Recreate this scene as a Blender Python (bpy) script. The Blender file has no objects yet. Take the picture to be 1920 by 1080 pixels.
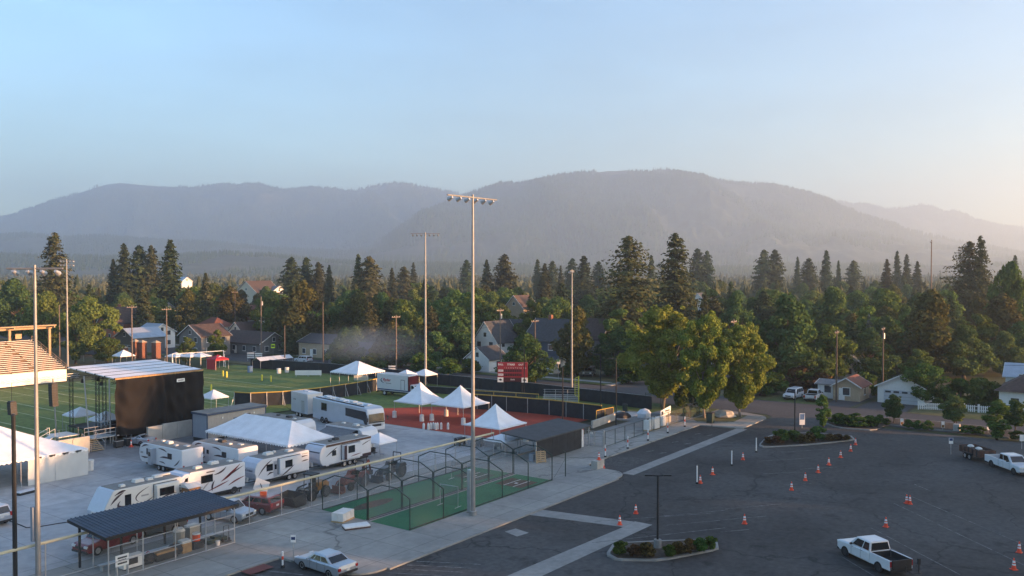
import bpy, bmesh, math, random
import numpy as np
from mathutils import Vector, Matrix

R = math.radians
rng = random.Random(7)
nrs = np.random.RandomState(11)
scene = bpy.context.scene
COL = scene.collection

# ------------------------------------------------------------------ camera
# world X runs along the kerb away from the camera, Y runs to the left across the venue
FPX, CAMH = 1640.0, 22.0
K = 22.0 / 19.0
PITCH = math.atan(35 / FPX)
HEAD = math.atan2(.59, .807)
cam = bpy.data.cameras.new('camera')
cam.sensor_width = 36.0
cam.lens = FPX / 1920 * 36.0
cam.clip_start = 0.5
cam.clip_end = 40000
cam_ob = bpy.data.objects.new('camera', cam)
COL.objects.link(cam_ob)
cam_ob.location = (0, 0, CAMH)
cam_ob.rotation_euler = (math.pi / 2 - PITCH, 0, HEAD - math.pi / 2)
scene.camera = cam_ob

# ------------------------------------------------------------------ sky and sun
SUN_EL = 7.5
SUN_AZ = 158.8          # clockwise from +Y
world = bpy.data.worlds.new('World')
scene.world = world
world.use_nodes = True
wn, wl = world.node_tree.nodes, world.node_tree.links
sky = wn.new('ShaderNodeTexSky')
sky.sky_type = 'NISHITA'
sky.sun_disc = False
sky.sun_elevation = R(SUN_EL)
sky.sun_rotation = R(SUN_AZ)
sky.altitude = 600
sky.air_density = 1.18
sky.dust_density = 2.0
sky.ozone_density = 3.1
# faint uneven streaks of high smoke over the whole dome
wtc = wn.new('ShaderNodeTexCoord')
wmp = wn.new('ShaderNodeMapping')
wmp.inputs['Scale'].default_value = (1.3, 1.3, 5.0)
wl.new(wtc.outputs['Generated'], wmp.inputs[0])
wnz = wn.new('ShaderNodeTexNoise')
wnz.inputs['Scale'].default_value = 2.2
wnz.inputs['Detail'].default_value = 5
wnz.inputs['Roughness'].default_value = .55
wl.new(wmp.outputs[0], wnz.inputs['Vector'])
wmr = wn.new('ShaderNodeMapRange')
wmr.inputs[1].default_value = .35
wmr.inputs[2].default_value = .7
wmr.inputs[3].default_value = .88
wmr.inputs[4].default_value = 1.07
wl.new(wnz.outputs['Fac'], wmr.inputs[0])
wmx = wn.new('ShaderNodeVectorMath')
wmx.operation = 'SCALE'
wl.new(sky.outputs[0], wmx.inputs[0])
wl.new(wmr.outputs[0], wmx.inputs['Scale'])
wl.new(wmx.outputs[0], wn['Background'].inputs[0])
wn['Background'].inputs[1].default_value = 0.15
sun = bpy.data.lights.new('sun', 'SUN')
sun.energy = 3.4
sun.angle = R(0.6)
sun.color = (1.0, 0.52, 0.24)
sun_ob = bpy.data.objects.new('sun', sun)
COL.objects.link(sun_ob)
sdir = Vector((math.sin(R(SUN_AZ)) * math.cos(R(SUN_EL)), math.cos(R(SUN_AZ)) * math.cos(R(SUN_EL)), math.sin(R(SUN_EL))))
sun_ob.rotation_euler = sdir.to_track_quat('Z', 'Y').to_euler()
sun_ob.location = (60, -60, 80)
scene.view_settings.view_transform = 'Standard'
scene.view_settings.look = 'None'
scene.view_settings.gamma = 1
scene.view_settings.exposure = 1.76
scene.cycles.max_bounces = 5
scene.cycles.diffuse_bounces = 3
scene.cycles.glossy_bounces = 2
scene.cycles.transparent_max_bounces = 12
scene.cycles.volume_bounces = 2
scene.cycles.use_denoising = True

# ------------------------------------------------------------------ helpers
def G(px, py, z=0.0):
    """photo pixel -> (u, w) on the horizontal plane z"""
    a = (px - 960) / FPX
    b = (540 - py) / FPX
    fy = math.cos(PITCH) + b * math.sin(PITCH)
    dz = -math.sin(PITCH) + b * math.cos(PITCH)
    t = (z - CAMH) / dz
    x, y = a * t, fy * t
    return cw(x, y)

def cw(x, y):
    """camera ground frame (right, forward) -> world"""
    c, s = math.cos(HEAD), math.sin(HEAD)
    return (x * s + y * c, -x * c + y * s)

def col_at(px, dist):
    """world (x, y) of a photo column at forward distance dist"""
    return cw((px - 960) / FPX * dist, dist)

def height_at(py, dist):
    return CAMH + (505 - py) / FPX * dist

MATS = {}
def mat(name, color, rough=.6, metal=0.0, var=.12, scale=3.0, bump=0.0, color2=None, detail=3.0, spec=.4, coat=0.0, emit=None, emit_s=0.0, alpha=None, objvar=0.0):
    """procedural material: two tones mixed by noise, optional relief"""
    if name in MATS:
        return MATS[name]
    m = bpy.data.materials.new(name)
    m.use_nodes = True
    nt = m.node_tree
    N, L = nt.nodes, nt.links
    b = N['Principled BSDF']
    b.inputs['Roughness'].default_value = rough
    b.inputs['Metallic'].default_value = metal
    b.inputs['Specular IOR Level'].default_value = spec
    b.inputs['Coat Weight'].default_value = coat
    tc = N.new('ShaderNodeTexCoord')
    nz = N.new('ShaderNodeTexNoise')
    nz.inputs['Scale'].default_value = scale
    nz.inputs['Detail'].default_value = detail
    L.new(tc.outputs['Object'], nz.inputs['Vector'])
    mr = N.new('ShaderNodeMapRange')
    mr.inputs[1].default_value = .3
    mr.inputs[2].default_value = .7
    L.new(nz.outputs['Fac'], mr.inputs[0])
    mx = N.new('ShaderNodeMix')
    mx.data_type = 'RGBA'
    c1 = tuple(max(0, c * (1 - var)) for c in color)
    c2 = tuple(min(1, c * (1 + var)) for c in color) if color2 is None else color2
    mx.inputs[6].default_value = (*c1, 1)
    mx.inputs[7].default_value = (*c2, 1)
    L.new(mr.outputs[0], mx.inputs[0])
    out = mx.outputs[2]
    if objvar:
        oi = N.new('ShaderNodeObjectInfo')
        hv = N.new('ShaderNodeHueSaturation')
        m1 = N.new('ShaderNodeMapRange')
        m1.inputs[3].default_value = 1 - objvar
        m1.inputs[4].default_value = 1 + objvar
        L.new(oi.outputs['Random'], m1.inputs[0])
        L.new(m1.outputs[0], hv.inputs['Value'])
        L.new(out, hv.inputs['Color'])
        out = hv.outputs[0]
    L.new(out, b.inputs['Base Color'])
    if bump:
        bp = N.new('ShaderNodeBump')
        bp.inputs['Strength'].default_value = bump
        bp.inputs['Distance'].default_value = .05
        n2 = N.new('ShaderNodeTexNoise')
        n2.inputs['Scale'].default_value = scale * 6
        n2.inputs['Detail'].default_value = 4
        L.new(tc.outputs['Object'], n2.inputs['Vector'])
        L.new(n2.outputs['Fac'], bp.inputs['Height'])
        L.new(bp.outputs[0], b.inputs['Normal'])
    if emit:
        b.inputs['Emission Color'].default_value = (*emit, 1)
        b.inputs['Emission Strength'].default_value = emit_s
    if alpha is not None:
        b.inputs['Alpha'].default_value = alpha
    MATS[name] = m
    return m

class MB:
    """collects faces and builds one mesh object"""
    def __init__(s):
        s.v, s.f, s.m, s.names = [], [], [], []
    def mi(s, m):
        if m not in s.names:
            s.names.append(m)
        return s.names.index(m)
    def poly(s, pts, m):
        i = len(s.v)
        s.v += [tuple(p) for p in pts]
        s.f.append(list(range(i, i + len(pts))))
        s.m.append(s.mi(m))
        return s
    def mesh(s, verts, faces, m):
        i = len(s.v)
        k = s.mi(m)
        s.v += [tuple(p) for p in verts]
        for f in faces:
            s.f.append([a + i for a in f])
            s.m.append(k)
        return s
    def box(s, c, d, m, rz=0.0, taper=1.0):
        x, y, z = (a / 2 for a in d)
        vs = []
        for zz, k in ((-z, 1), (z, taper)):
            for a, b in ((-x, -y), (x, -y), (x, y), (-x, y)):
                a *= k; b *= k
                vs.append((c[0] + a * math.cos(rz) - b * math.sin(rz), c[1] + a * math.sin(rz) + b * math.cos(rz), c[2] + zz))
        return s.mesh(vs, [(3, 2, 1, 0), (4, 5, 6, 7), (0, 1, 5, 4), (1, 2, 6, 5), (2, 3, 7, 6), (3, 0, 4, 7)], m)
    def bx(s, x0, x1, y0, y1, z0, z1, m):
        return s.box(((x0 + x1) / 2, (y0 + y1) / 2, (z0 + z1) / 2), (abs(x1 - x0), abs(y1 - y0), abs(z1 - z0)), m)
    def cyl(s, p0, p1, r0, m, r1=None, n=8, caps=True):
        r1 = r0 if r1 is None else r1
        p0, p1 = Vector(p0), Vector(p1)
        d = (p1 - p0)
        if d.length < 1e-6:
            return s
        d.normalize()
        a = d.orthogonal().normalized()
        b = d.cross(a)
        vs = []
        for p, r in ((p0, r0), (p1, r1)):
            for k in range(n):
                t = 2 * math.pi * k / n
                vs.append(p + a * (r * math.cos(t)) + b * (r * math.sin(t)))
        fs = [(k, (k + 1) % n, n + (k + 1) % n, n + k) for k in range(n)]
        if caps:
            fs += [tuple(reversed(range(n))), tuple(range(n, 2 * n))]
        return s.mesh(vs, fs, m)
    def tube(s, pts, r, m, n=6):
        for a, b in zip(pts[:-1], pts[1:]):
            s.cyl(a, b, r, m, n=n)
        return s
    def prism(s, prof, y0, y1, m, inset=0.0):
        """profile in (x, z), extruded along y"""
        n = len(prof)
        vs = [(p[0], y0, p[1]) for p in prof] + [(p[0], y1, p[1]) for p in prof]
        fs = [(k, (k + 1) % n, n + (k + 1) % n, n + k) for k in range(n)] + [tuple(reversed(range(n))), tuple(range(n, 2 * n))]
        return s.mesh(vs, fs, m)
    def loft(s, rings, m, caps=True):
        n = len(rings[0])
        vs = [p for r in rings for p in r]
        fs = []
        for i in range(len(rings) - 1):
            for k in range(n):
                fs.append((i * n + k, i * n + (k + 1) % n, (i + 1) * n + (k + 1) % n, (i + 1) * n + k))
        if caps:
            fs += [tuple(reversed(range(n))), tuple(range((len(rings) - 1) * n, len(rings) * n))]
        return s.mesh(vs, fs, m)
    def build(s, name, parent=None, smooth=False, bevel=0.0, loc=None, rz=0.0, fix=True):
        me = bpy.data.meshes.new(name)
        me.from_pydata(s.v, [], s.f)
        for nm in s.names:
            me.materials.append(MATS[nm])
        me.polygons.foreach_set('material_index', s.m)
        if smooth:
            me.polygons.foreach_set('use_smooth', [True] * len(s.f))
        if fix:
            bm = bmesh.new(); bm.from_mesh(me)
            bmesh.ops.recalc_face_normals(bm, faces=bm.faces)
            bm.to_mesh(me); bm.free()
        me.update()
        o = bpy.data.objects.new(name, me)
        COL.objects.link(o)
        if parent is not None:
            o.parent = parent
        if loc is not None:
            o.location = loc
        if rz:
            o.rotation_euler = (0, 0, rz)
        if bevel:
            b = o.modifiers.new('bevel', 'BEVEL')
            b.width = bevel
            b.segments = 2
            b.limit_method = 'ANGLE'
        return o

def share(o, parent=None, loc=None, rz=None):
    """another object with the same mesh"""
    c = o.copy()
    COL.objects.link(c)
    c.parent = parent if parent is not None else o.parent
    if loc is not None:
        c.location = loc
    if rz is not None:
        c.rotation_euler = (0, 0, rz)
    return c

def tag(o, label=None, cat=None, group=None, kind=None):
    if label: o['label'] = label
    if cat: o['category'] = cat
    if group: o['group'] = group
    if kind: o['kind'] = kind
    return o

def thing(name, label, cat, loc=(0, 0, 0), rz=0.0, group=None):
    o = bpy.data.objects.new(name, None)
    COL.objects.link(o)
    o.empty_display_size = .3
    o.location = loc
    o.rotation_euler = (0, 0, rz)
    return tag(o, label, cat, group)

KIDS = {}
def copy_tree(o, label=None, group=None, loc=None, rz=None, scale=None, parent=None):
    c = o.copy()
    COL.objects.link(c)
    c.parent = parent
    if label: c['label'] = label
    if group: c['group'] = group
    if loc is not None: c.location = loc
    if rz is not None: c.rotation_euler = (0, 0, rz)
    if scale is not None: c.scale = scale
    for ch in [x for x in bpy.data.objects if x.parent == o] if o.name not in KIDS else KIDS[o.name]:
        copy_tree(ch, parent=c)
    return c

def structure(o):
    return tag(o, kind='structure')

def smoothnoise(x, y, seed=0):
    """cheap value noise for mesh shaping"""
    xi, yi = np.floor(x).astype(int), np.floor(y).astype(int)
    fx, fy = x - xi, y - yi
    fx, fy = fx * fx * (3 - 2 * fx), fy * fy * (3 - 2 * fy)
    def h(a, b):
        n = (a * 374761393 + b * 668265263 + seed * 982451653) & 0x7fffffff
        n = ((n ^ (n >> 13)) * 1274126177) & 0x7fffffff
        return (n & 0xffff) / 65535.0
    return (h(xi, yi) * (1 - fx) + h(xi + 1, yi) * fx) * (1 - fy) + (h(xi, yi + 1) * (1 - fx) + h(xi + 1, yi + 1) * fx) * fy

def fbm(x, y, seed=0, o=5, gain=.5):
    v, a, t = 0, 1.0, 0
    for k in range(o):
        v = v + a * smoothnoise(x * 2 ** k, y * 2 ** k, seed + k)
        t += a
        a *= gain
    return v / t
# ------------------------------------------------------------------ ground materials
def ground_mat(name, c1, c2, rough=.9, scale=.15, fine=2.0, fine_amt=.25, bump=.3, joints=None, c3=None, stretch=None, spec=.25, cracks=0.0, stripes=None, c3lo=.5, c3hi=.62, stains=0.0):
    m = bpy.data.materials.new(name)
    m.use_nodes = True
    N, L = m.node_tree.nodes, m.node_tree.links
    b = N['Principled BSDF']
    b.inputs['Roughness'].default_value = rough
    b.inputs['Specular IOR Level'].default_value = spec
    tc = N.new('ShaderNodeTexCoord')
    vec = tc.outputs['Object']
    if stretch:
        mp = N.new('ShaderNodeMapping')
        mp.inputs['Scale'].default_value = stretch
        L.new(vec, mp.inputs[0])
        svec = mp.outputs[0]
    else:
        svec = vec
    def noise(sc, det, v):
        n = N.new('ShaderNodeTexNoise')
        n.inputs['Scale'].default_value = sc
        n.inputs['Detail'].default_value = det
        n.inputs['Roughness'].default_value = .6
        L.new(v, n.inputs['Vector'])
        r = N.new('ShaderNodeMapRange')
        r.inputs[1].default_value = .32
        r.inputs[2].default_value = .68
        L.new(n.outputs['Fac'], r.inputs[0])
        return r.outputs[0]
    def mix(f, a, bb, mode='MIX'):
        x = N.new('ShaderNodeMix')
        x.data_type = 'RGBA'
        x.blend_type = mode
        for s, k in ((f, 0), (a, 6), (bb, 7)):
            if hasattr(s, 'is_output'):
                L.new(s, x.inputs[k])
            elif k == 0:
                x.inputs[0].default_value = s
            else:
                x.inputs[k].default_value = (*s, 1)
        return x.outputs[2]
    col = mix(noise(scale, 5, svec), c1, c2)
    if c3:
        n3 = N.new('ShaderNodeTexNoise')
        n3.inputs['Scale'].default_value = scale * .37
        n3.inputs['Detail'].default_value = 6
        L.new(svec, n3.inputs['Vector'])
        r3 = N.new('ShaderNodeMapRange')
        r3.inputs[1].default_value = c3lo
        r3.inputs[2].default_value = c3hi
        L.new(n3.outputs['Fac'], r3.inputs[0])
        col = mix(r3.outputs[0], col, c3)
    if stripes:
        wv = N.new('ShaderNodeTexWave')
        wv.wave_type = 'BANDS'
        wv.bands_direction = stripes[0]
        wv.inputs['Scale'].default_value = stripes[1]
        wv.inputs['Distortion'].default_value = .6
        L.new(vec, wv.inputs['Vector'])
        col = mix(wv.outputs['Fac'], col, mix(.5, col, stripes[2]))
    fn = noise(fine, 4, vec)
    g = N.new('ShaderNodeMapRange')
    g.inputs[3].default_value = 1 - fine_amt
    g.inputs[4].default_value = 1 + fine_amt
    L.new(fn, g.inputs[0])
    hv = N.new('ShaderNodeHueSaturation')
    L.new(g.outputs[0], hv.inputs['Value'])
    L.new(col, hv.inputs['Color'])
    col = hv.outputs[0]
    if joints:
        bk = N.new('ShaderNodeTexBrick')
        bk.offset = 0
        bk.inputs['Scale'].default_value = 1.0
        bk.inputs['Brick Width'].default_value = joints
        bk.inputs['Row Height'].default_value = joints
        bk.inputs['Mortar Size'].default_value = .035
        bk.inputs['Mortar Smooth'].default_value = .3
        bk.inputs['Color1'].default_value = (.92, .92, .92, 1)
        bk.inputs['Color2'].default_value = (1.06, 1.06, 1.05, 1)
        bk.inputs['Mortar'].default_value = (.55, .55, .55, 1)
        L.new(vec, bk.inputs['Vector'])
        col = mix(1.0, col, bk.outputs['Color'], 'MULTIPLY')
    if cracks:
        vo = N.new('ShaderNodeTexVoronoi')
        vo.feature = 'DISTANCE_TO_EDGE'
        vo.inputs['Scale'].default_value = cracks
        dn = N.new('ShaderNodeTexNoise')
        dn.inputs['Scale'].default_value = .35
        dn.inputs['Detail'].default_value = 6
        L.new(vec, dn.inputs['Vector'])
        av = N.new('ShaderNodeVectorMath')
        av.operation = 'MULTIPLY_ADD'
        av.inputs[1].default_value = (6, 6, 0)
        L.new(dn.outputs['Color'], av.inputs[0])
        L.new(vec, av.inputs[2])
        L.new(av.outputs[0], vo.inputs['Vector'])
        lt = N.new('ShaderNodeMapRange')
        lt.inputs[1].default_value = 0.0
        lt.inputs[2].default_value = .008
        lt.inputs[3].default_value = .7
        lt.inputs[4].default_value = 0.0
        L.new(vo.outputs['Distance'], lt.inputs[0])
        col = mix(lt.outputs[0], col, tuple(c * .35 for c in c1))
    if stains:
        sn = N.new('ShaderNodeTexNoise')
        sn.inputs['Scale'].default_value = .38
        sn.inputs['Detail'].default_value = 5
        sn.inputs['Roughness'].default_value = .65
        L.new(vec, sn.inputs['Vector'])
        sr = N.new('ShaderNodeMapRange')
        sr.inputs[1].default_value = .58
        sr.inputs[2].default_value = .72
        sr.inputs[4].default_value = stains
        L.new(sn.outputs['Fac'], sr.inputs[0])
        col = mix(sr.outputs[0], col, tuple(c * .45 for c in c1))
    L.new(col, b.inputs['Base Color'])
    bp = N.new('ShaderNodeBump')
    bp.inputs['Strength'].default_value = bump
    bp.inputs['Distance'].default_value = .04
    nb = N.new('ShaderNodeTexNoise')
    nb.inputs['Scale'].default_value = fine * 5
    nb.inputs['Detail'].default_value = 4
    L.new(vec, nb.inputs['Vector'])
    L.new(nb.outputs['Fac'], bp.inputs['Height'])
    L.new(bp.outputs[0], b.inputs['Normal'])
    MATS[name] = m
    return m

ground_mat('earth', (.035, .05, .018), (.075, .08, .035), scale=.06, fine=.9, c3=(.08, .07, .045))
ground_mat('asphalt', (.044, .042, .041), (.068, .065, .062), rough=.88, scale=.11, fine=2.2, fine_amt=.22, cracks=.06, c3=(.078, .077, .076), stains=.8)
ground_mat('road_asphalt', (.055, .055, .058), (.078, .076, .075), rough=.88, scale=.1, fine=2.5, fine_amt=.15, stretch=(1, .2, 1))
ground_mat('concrete', (.24, .238, .222), (.33, .325, .30), rough=.85, scale=.12, fine=1.2, fine_amt=.10, joints=3.6, c3=(.22, .216, .205), cracks=.03, stains=.35)
ground_mat('yard_concrete', (.32, .325, .33), (.45, .45, .45), rough=.85, scale=.09, fine=.8, fine_amt=.14, joints=5.5, c3=(.17, .175, .18), stretch=(1, .45, 1), stains=.3)
ground_mat('kerb_concrete', (.22, .22, .21), (.29, .285, .27), rough=.85, scale=.3, fine=2, fine_amt=.12)
ground_mat('infield', (.27, .040, .020), (.37, .062, .032), scale=.12, fine=1.6, fine_amt=.14, c3=(.21, .05, .028))
ground_mat('clay_dull', (.075, .045, .03), (.11, .06, .04), scale=.5, fine=2, c3=(.05, .08, .045))
ground_mat('field_grass', (.085, .13, .03), (.13, .175, .045), scale=.2, fine=1.2, fine_amt=.25, stripes=('X', .07, (.14, .18, .045)))
ground_mat('lawn', (.05, .08, .02), (.09, .105, .035), scale=.15, fine=1.2, fine_amt=.3, c3=(.12, .105, .05))
ground_mat('cage_turf', (.022, .115, .05), (.034, .15, .068), scale=.4, fine=3, fine_amt=.12, c3=(.026, .15, .06))
ground_mat('mountain_forest', (.012, .020, .012), (.055, .065, .034), scale=.006, fine=.028, fine_amt=.6, bump=.0, c3=(.12, .11, .07), c3lo=.60, c3hi=.72)
ground_mat('road_paint', (.5, .5, .48), (.62, .62, .6), scale=2, fine=4, fine_amt=.3)
ground_mat('worn_paint', (.075, .076, .078), (.19, .19, .185), scale=1.2, fine=4, fine_amt=.5)
ground_mat('field_paint', (.30, .34, .16), (.50, .50, .30), scale=.6, fine=3, fine_amt=.3)

ZG, ZL = -.16, -.13      # base ground, asphalt
def sheet(name, pts, z, m, thick=None):
    b = MB()
    if thick:
        n = len(pts)
        vs = [(p[0], p[1], z) for p in pts] + [(p[0], p[1], z - thick) for p in pts]
        b.mesh(vs, [tuple(range(n)), tuple(reversed(range(n, 2 * n)))] + [(k, n + k, n + (k + 1) % n, (k + 1) % n) for k in range(n)], m)
    else:
        b.poly([(p[0], p[1], z) for p in pts], m)
    o = b.build(name)
    for f in o.data.polygons:
        pass
    if not thick and o.data.polygons[0].normal.z < 0:
        o.data.flip_normals()
    return structure(o)
def kk(*pts):
    return [(a * K, b * K) for a, b in pts]
def rect(u0, u1, w0, w1):
    return kk((u0, w0), (u1, w0), (u1, w1), (u0, w1))

# ------------------------------------------------------------------ ground sheets
b = MB()
AIR = HEAD - R(30.5)          # ground and haze turned to end close on the right, shaped to spare the sunlight
def air(x, y):
    c, s = math.cos(AIR), math.sin(AIR)
    return (x * s + y * c, -x * c + y * s)
gx = [air(x, y) for x, y in ((-9000, -900), (640, -900), (640, 10900), (-9000, 10900))]
b.poly([(p[0], p[1], ZG) for p in gx], 'earth')
structure(b.build('ground'))
sheet('parking_lot', kk((8, -60), (111, -60), (111, 39.4), (100, 39.4), (100, 46), (70, 46), (70, 39.3), (40, 39.3), (38, 46.3), (8, 46.3)), ZL, 'asphalt')
sheet('street', rect(112.6, 124.5, -140, 420), ZL + .006, 'road_asphalt')
sheet('side_street', rect(124.5, 420, 62, 71), ZL + .006, 'road_asphalt')
sheet('driveway', kk((111, 31.5), (111, 39.4), (113.5, 41.5), (113.5, 29.5)), ZL + .003, 'asphalt')
# paved yard: raised slab whose edge is the kerb
def arc(cx, cy, r, a0, a1, n=6):
    return [(cx + r * math.cos(R(a0 + (a1 - a0) * k / n)), cy + r * math.sin(R(a0 + (a1 - a0) * k / n))) for k in range(n + 1)]
pave = [(8, 46.2)] + [(37.2, 46.2)] + arc(39.6, 41.1, 2.0, 180, 270) + [(69.6, 39.1)] + arc(70.2, 41.2, 2.1, -90, 0) + arc(73.5, 43.0, 1.2, 180, 90, 4) + [(99.6, 44.4), (100.6, 39.3), (108, 39.4)] + arc(108.3, 42.4, 3.0, -90, -10, 5) + [(111.8, 43.2), (111.8, 47.2), (104, 47.2), (104, 56.5), (97, 56.5), (97.2, 52.5), (79, 52.5), (79, 58.6), (77.6, 60), (77.4, 90), (68, 93.5), (8, 93.5)]
sheet('pavement', kk(*pave), 0.0, 'concrete', .15)
sheet('event_yard', kk((10, 56), (77.3, 56), (77.3, 89.8), (66, 93.3), (10, 93.3)), .004, 'yard_concrete')
sheet('corner_lawn', kk((101.5, 45.6), (104, 41.8), (109.6, 42.2), (109.6, 46.6), (103, 46.9)), .012, 'lawn')
sheet('infield_clay', kk((77.5, 60), (79.2, 58.2), (96.5, 57), (97.5, 62), (96, 72), (91, 80), (84, 86), (77.5, 87)), .010, 'infield')
sheet('football_field', kk((30, 96.5), (77.5, 93.8), (80, 98.5), (108, 98.5), (108, 147), (30, 147)), -.02, 'field_grass')
sheet('outfield_lawn', kk((77.5, 60), (97, 56.6), (111, 47.2), (111, 98.5), (80, 98.5), (77.5, 93.5)), -.01, 'field_grass')
sheet('verge', rect(109.8, 112.4, 47.3, 260), -.02, 'lawn', .14)
sheet('far_verge', kk((124.7, 72), (129, 72), (129, 330), (124.7, 330)), -.03, 'lawn')
sheet('far_pavement', kk((127, 73), (128.6, 73), (128.6, 330), (127, 330)), -.02, 'kerb_concrete', .1)
sheet('side_pavement', kk((124.8, 71.2), (170, 71.2), (170, 72.4), (124.8, 72.4)), -.02, 'kerb_concrete', .1)
sheet('side_pavement', kk((124.8, 60.2), (170, 60.2), (170, 61.6), (124.8, 61.6)), -.02, 'kerb_concrete', .1)
sheet('alley', kk((124.3, 33.5), (150, 33.0), (150, 36.2), (124.3, 37.4)), ZL + .012, 'road_asphalt')
sheet('garage_apron', kk((124.4, 26.4), (132.5, 26.4), (132.5, 32.6), (124.4, 32.6)), ZL + .010, 'road_asphalt')
for u0, u1, w0, w1 in ((124.6, 132, 9, 26), (124.6, 131, 38, 59)):
    sheet('yard_lawn', rect(u0, u1, w0, w1), -.12, 'lawn')
# flush concrete gutters across the lot
gz = ZL + .014
sheet('gutter_strip', kk((71.9, 38.6), (100.5, 38.7), (100.5, 40.0), (71.9, 39.8)), gz, 'kerb_concrete')
sheet('gutter_strip', kk((55.4, 39.0), (57.2, 39.0), (58.6, 31.4), (56.9, 31.4)), gz, 'kerb_concrete')
sheet('gutter_strip', kk((56.85, 31.38), (58.7, 31.38), (58.7, 29.9), (40, 30.6), (30, 30.9), (30, 32.6), (40, 32.4)), gz + .004, 'kerb_concrete')
sheet('drain_cover', kk((50.4, 36.4), (51.6, 36.2), (51.9, 37.6), (50.8, 37.8)), gz, 'kerb_concrete')
for (u0, u1, w0, w1) in ((30.0, 38.0, 39.15, 39.45), (40, 69.6, 38.85, 39.15)):
    sheet('kerb', rect(u0, u1, w0, w1), -.005, 'kerb_concrete', .14) if u0 > 39 else None
# painted bay lines
def line(u0, w0, u1, w1, wd=.05, m='worn_paint', z=ZL + .02, name='bay_line', parent=None):
    d = math.hypot(u1 - u0, w1 - w0)
    nx, ny = -(w1 - w0) / d * wd, (u1 - u0) / d * wd
    return sheet(name, kk((u0 + nx, w0 + ny), (u1 + nx, w1 + ny), (u1 - nx, w1 - ny), (u0 - nx, w0 - ny)), z, m)
for q in ((1360, 955, 1466, 945), (1355, 975, 1437, 968), (1350, 998, 1405, 993), (1240, 968, 1360, 957), (1250, 985, 1350, 976), (1115, 978, 1340, 962), (1470, 909, 1522, 907), (1430, 889, 1500, 885),
          (1465, 848, 1560, 842), (1420, 865, 1520, 859), (1500, 880, 1570, 876), (1110, 1018, 1360, 990), (1600, 838, 1625, 839), (1714, 908, 1745, 921), (1697, 926, 1920, 1022), (1676, 944, 1920, 1060), (1633, 990, 1800, 1078), (1640, 1012, 1700, 1044), (1578, 1044, 1640, 1081)):
    a, c = G(q[0], q[1], ZL), G(q[2], q[3], ZL)
    line(a[0] / K, a[1] / K, c[0] / K, c[1] / K)
for k in range(8):                      # hatched no-parking patch by the concrete blocks
    line(74.0 + k * .55, 44.0, 75.0 + k * .55, 40.6, .06, z=ZL + .02)
for k in range(5):
    line(38.6 + k * .9, 38.6, 40.6 + k * .9, 34.8, .07, z=ZL + .02)
for k in range(6):                      # stall by the silver saloon
    line(30.5 + k * .9, 45.8, 31.6 + k * .9, 42.6, .08, z=ZL + .02)
for u in (82, 88, 94):
    for w in (41, 42.5):
        line(u, w, u + .9, w - .35, .12, z=ZL + .02)
for k in range(11):
    line(50 + k * 4.2 + (.6 if k % 2 else 0), 97, 50 + k * 4.2 + (.6 if k % 2 else 0), 146, .07 if k % 2 else .11, 'field_paint', -.012, 'yard_line')
for w in (104, 137):
    line(48, w, 107, w, .09, 'field_paint', -.010, 'yard_line')
mat('pad_red', (.16, .05, .04), .8)
sheet('tactile_pad', kk((34.0, 45.0), (35.8, 45.0), (35.8, 46.0), (34.0, 46.0)), .01, 'pad_red')

# batting lanes: turf, centre kerb, clay circles
sheet('cage_turf', rect(46.6, 65.4, 43.3, 47.3), .012, 'cage_turf')
sheet('cage_turf', rect(46.6, 65.4, 47.9, 52.6), .012, 'cage_turf')
sheet('lane_kerb', rect(46.6, 65.4, 47.3, 47.9), .03, 'kerb_concrete', .03)
sheet('clay_patch', [(x * K, y * K) for x, y in [(50.2 + 2.2 * math.cos(t * .3142), 50.6 + .75 * math.sin(t * .3142)) for t in range(20)]], .018, 'clay_dull')
sheet('clay_patch', rect(61.4, 64.0, 43.9, 46.8), .018, 'clay_dull')
sheet('clay_patch', rect(61.4, 64.0, 48.6, 51.6), .018, 'clay_dull')
for w0 in (43.9, 48.6):
    for q in ((61.4, w0 + .9, 64, w0 + .9), (61.4, w0 + 1.9, 64, w0 + 1.9), (62.6, w0 + 1.25, 62.6, w0 + 1.55)):
        line(*q, .05 if q[0] < 62 else .18, 'road_paint', .024)

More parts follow.
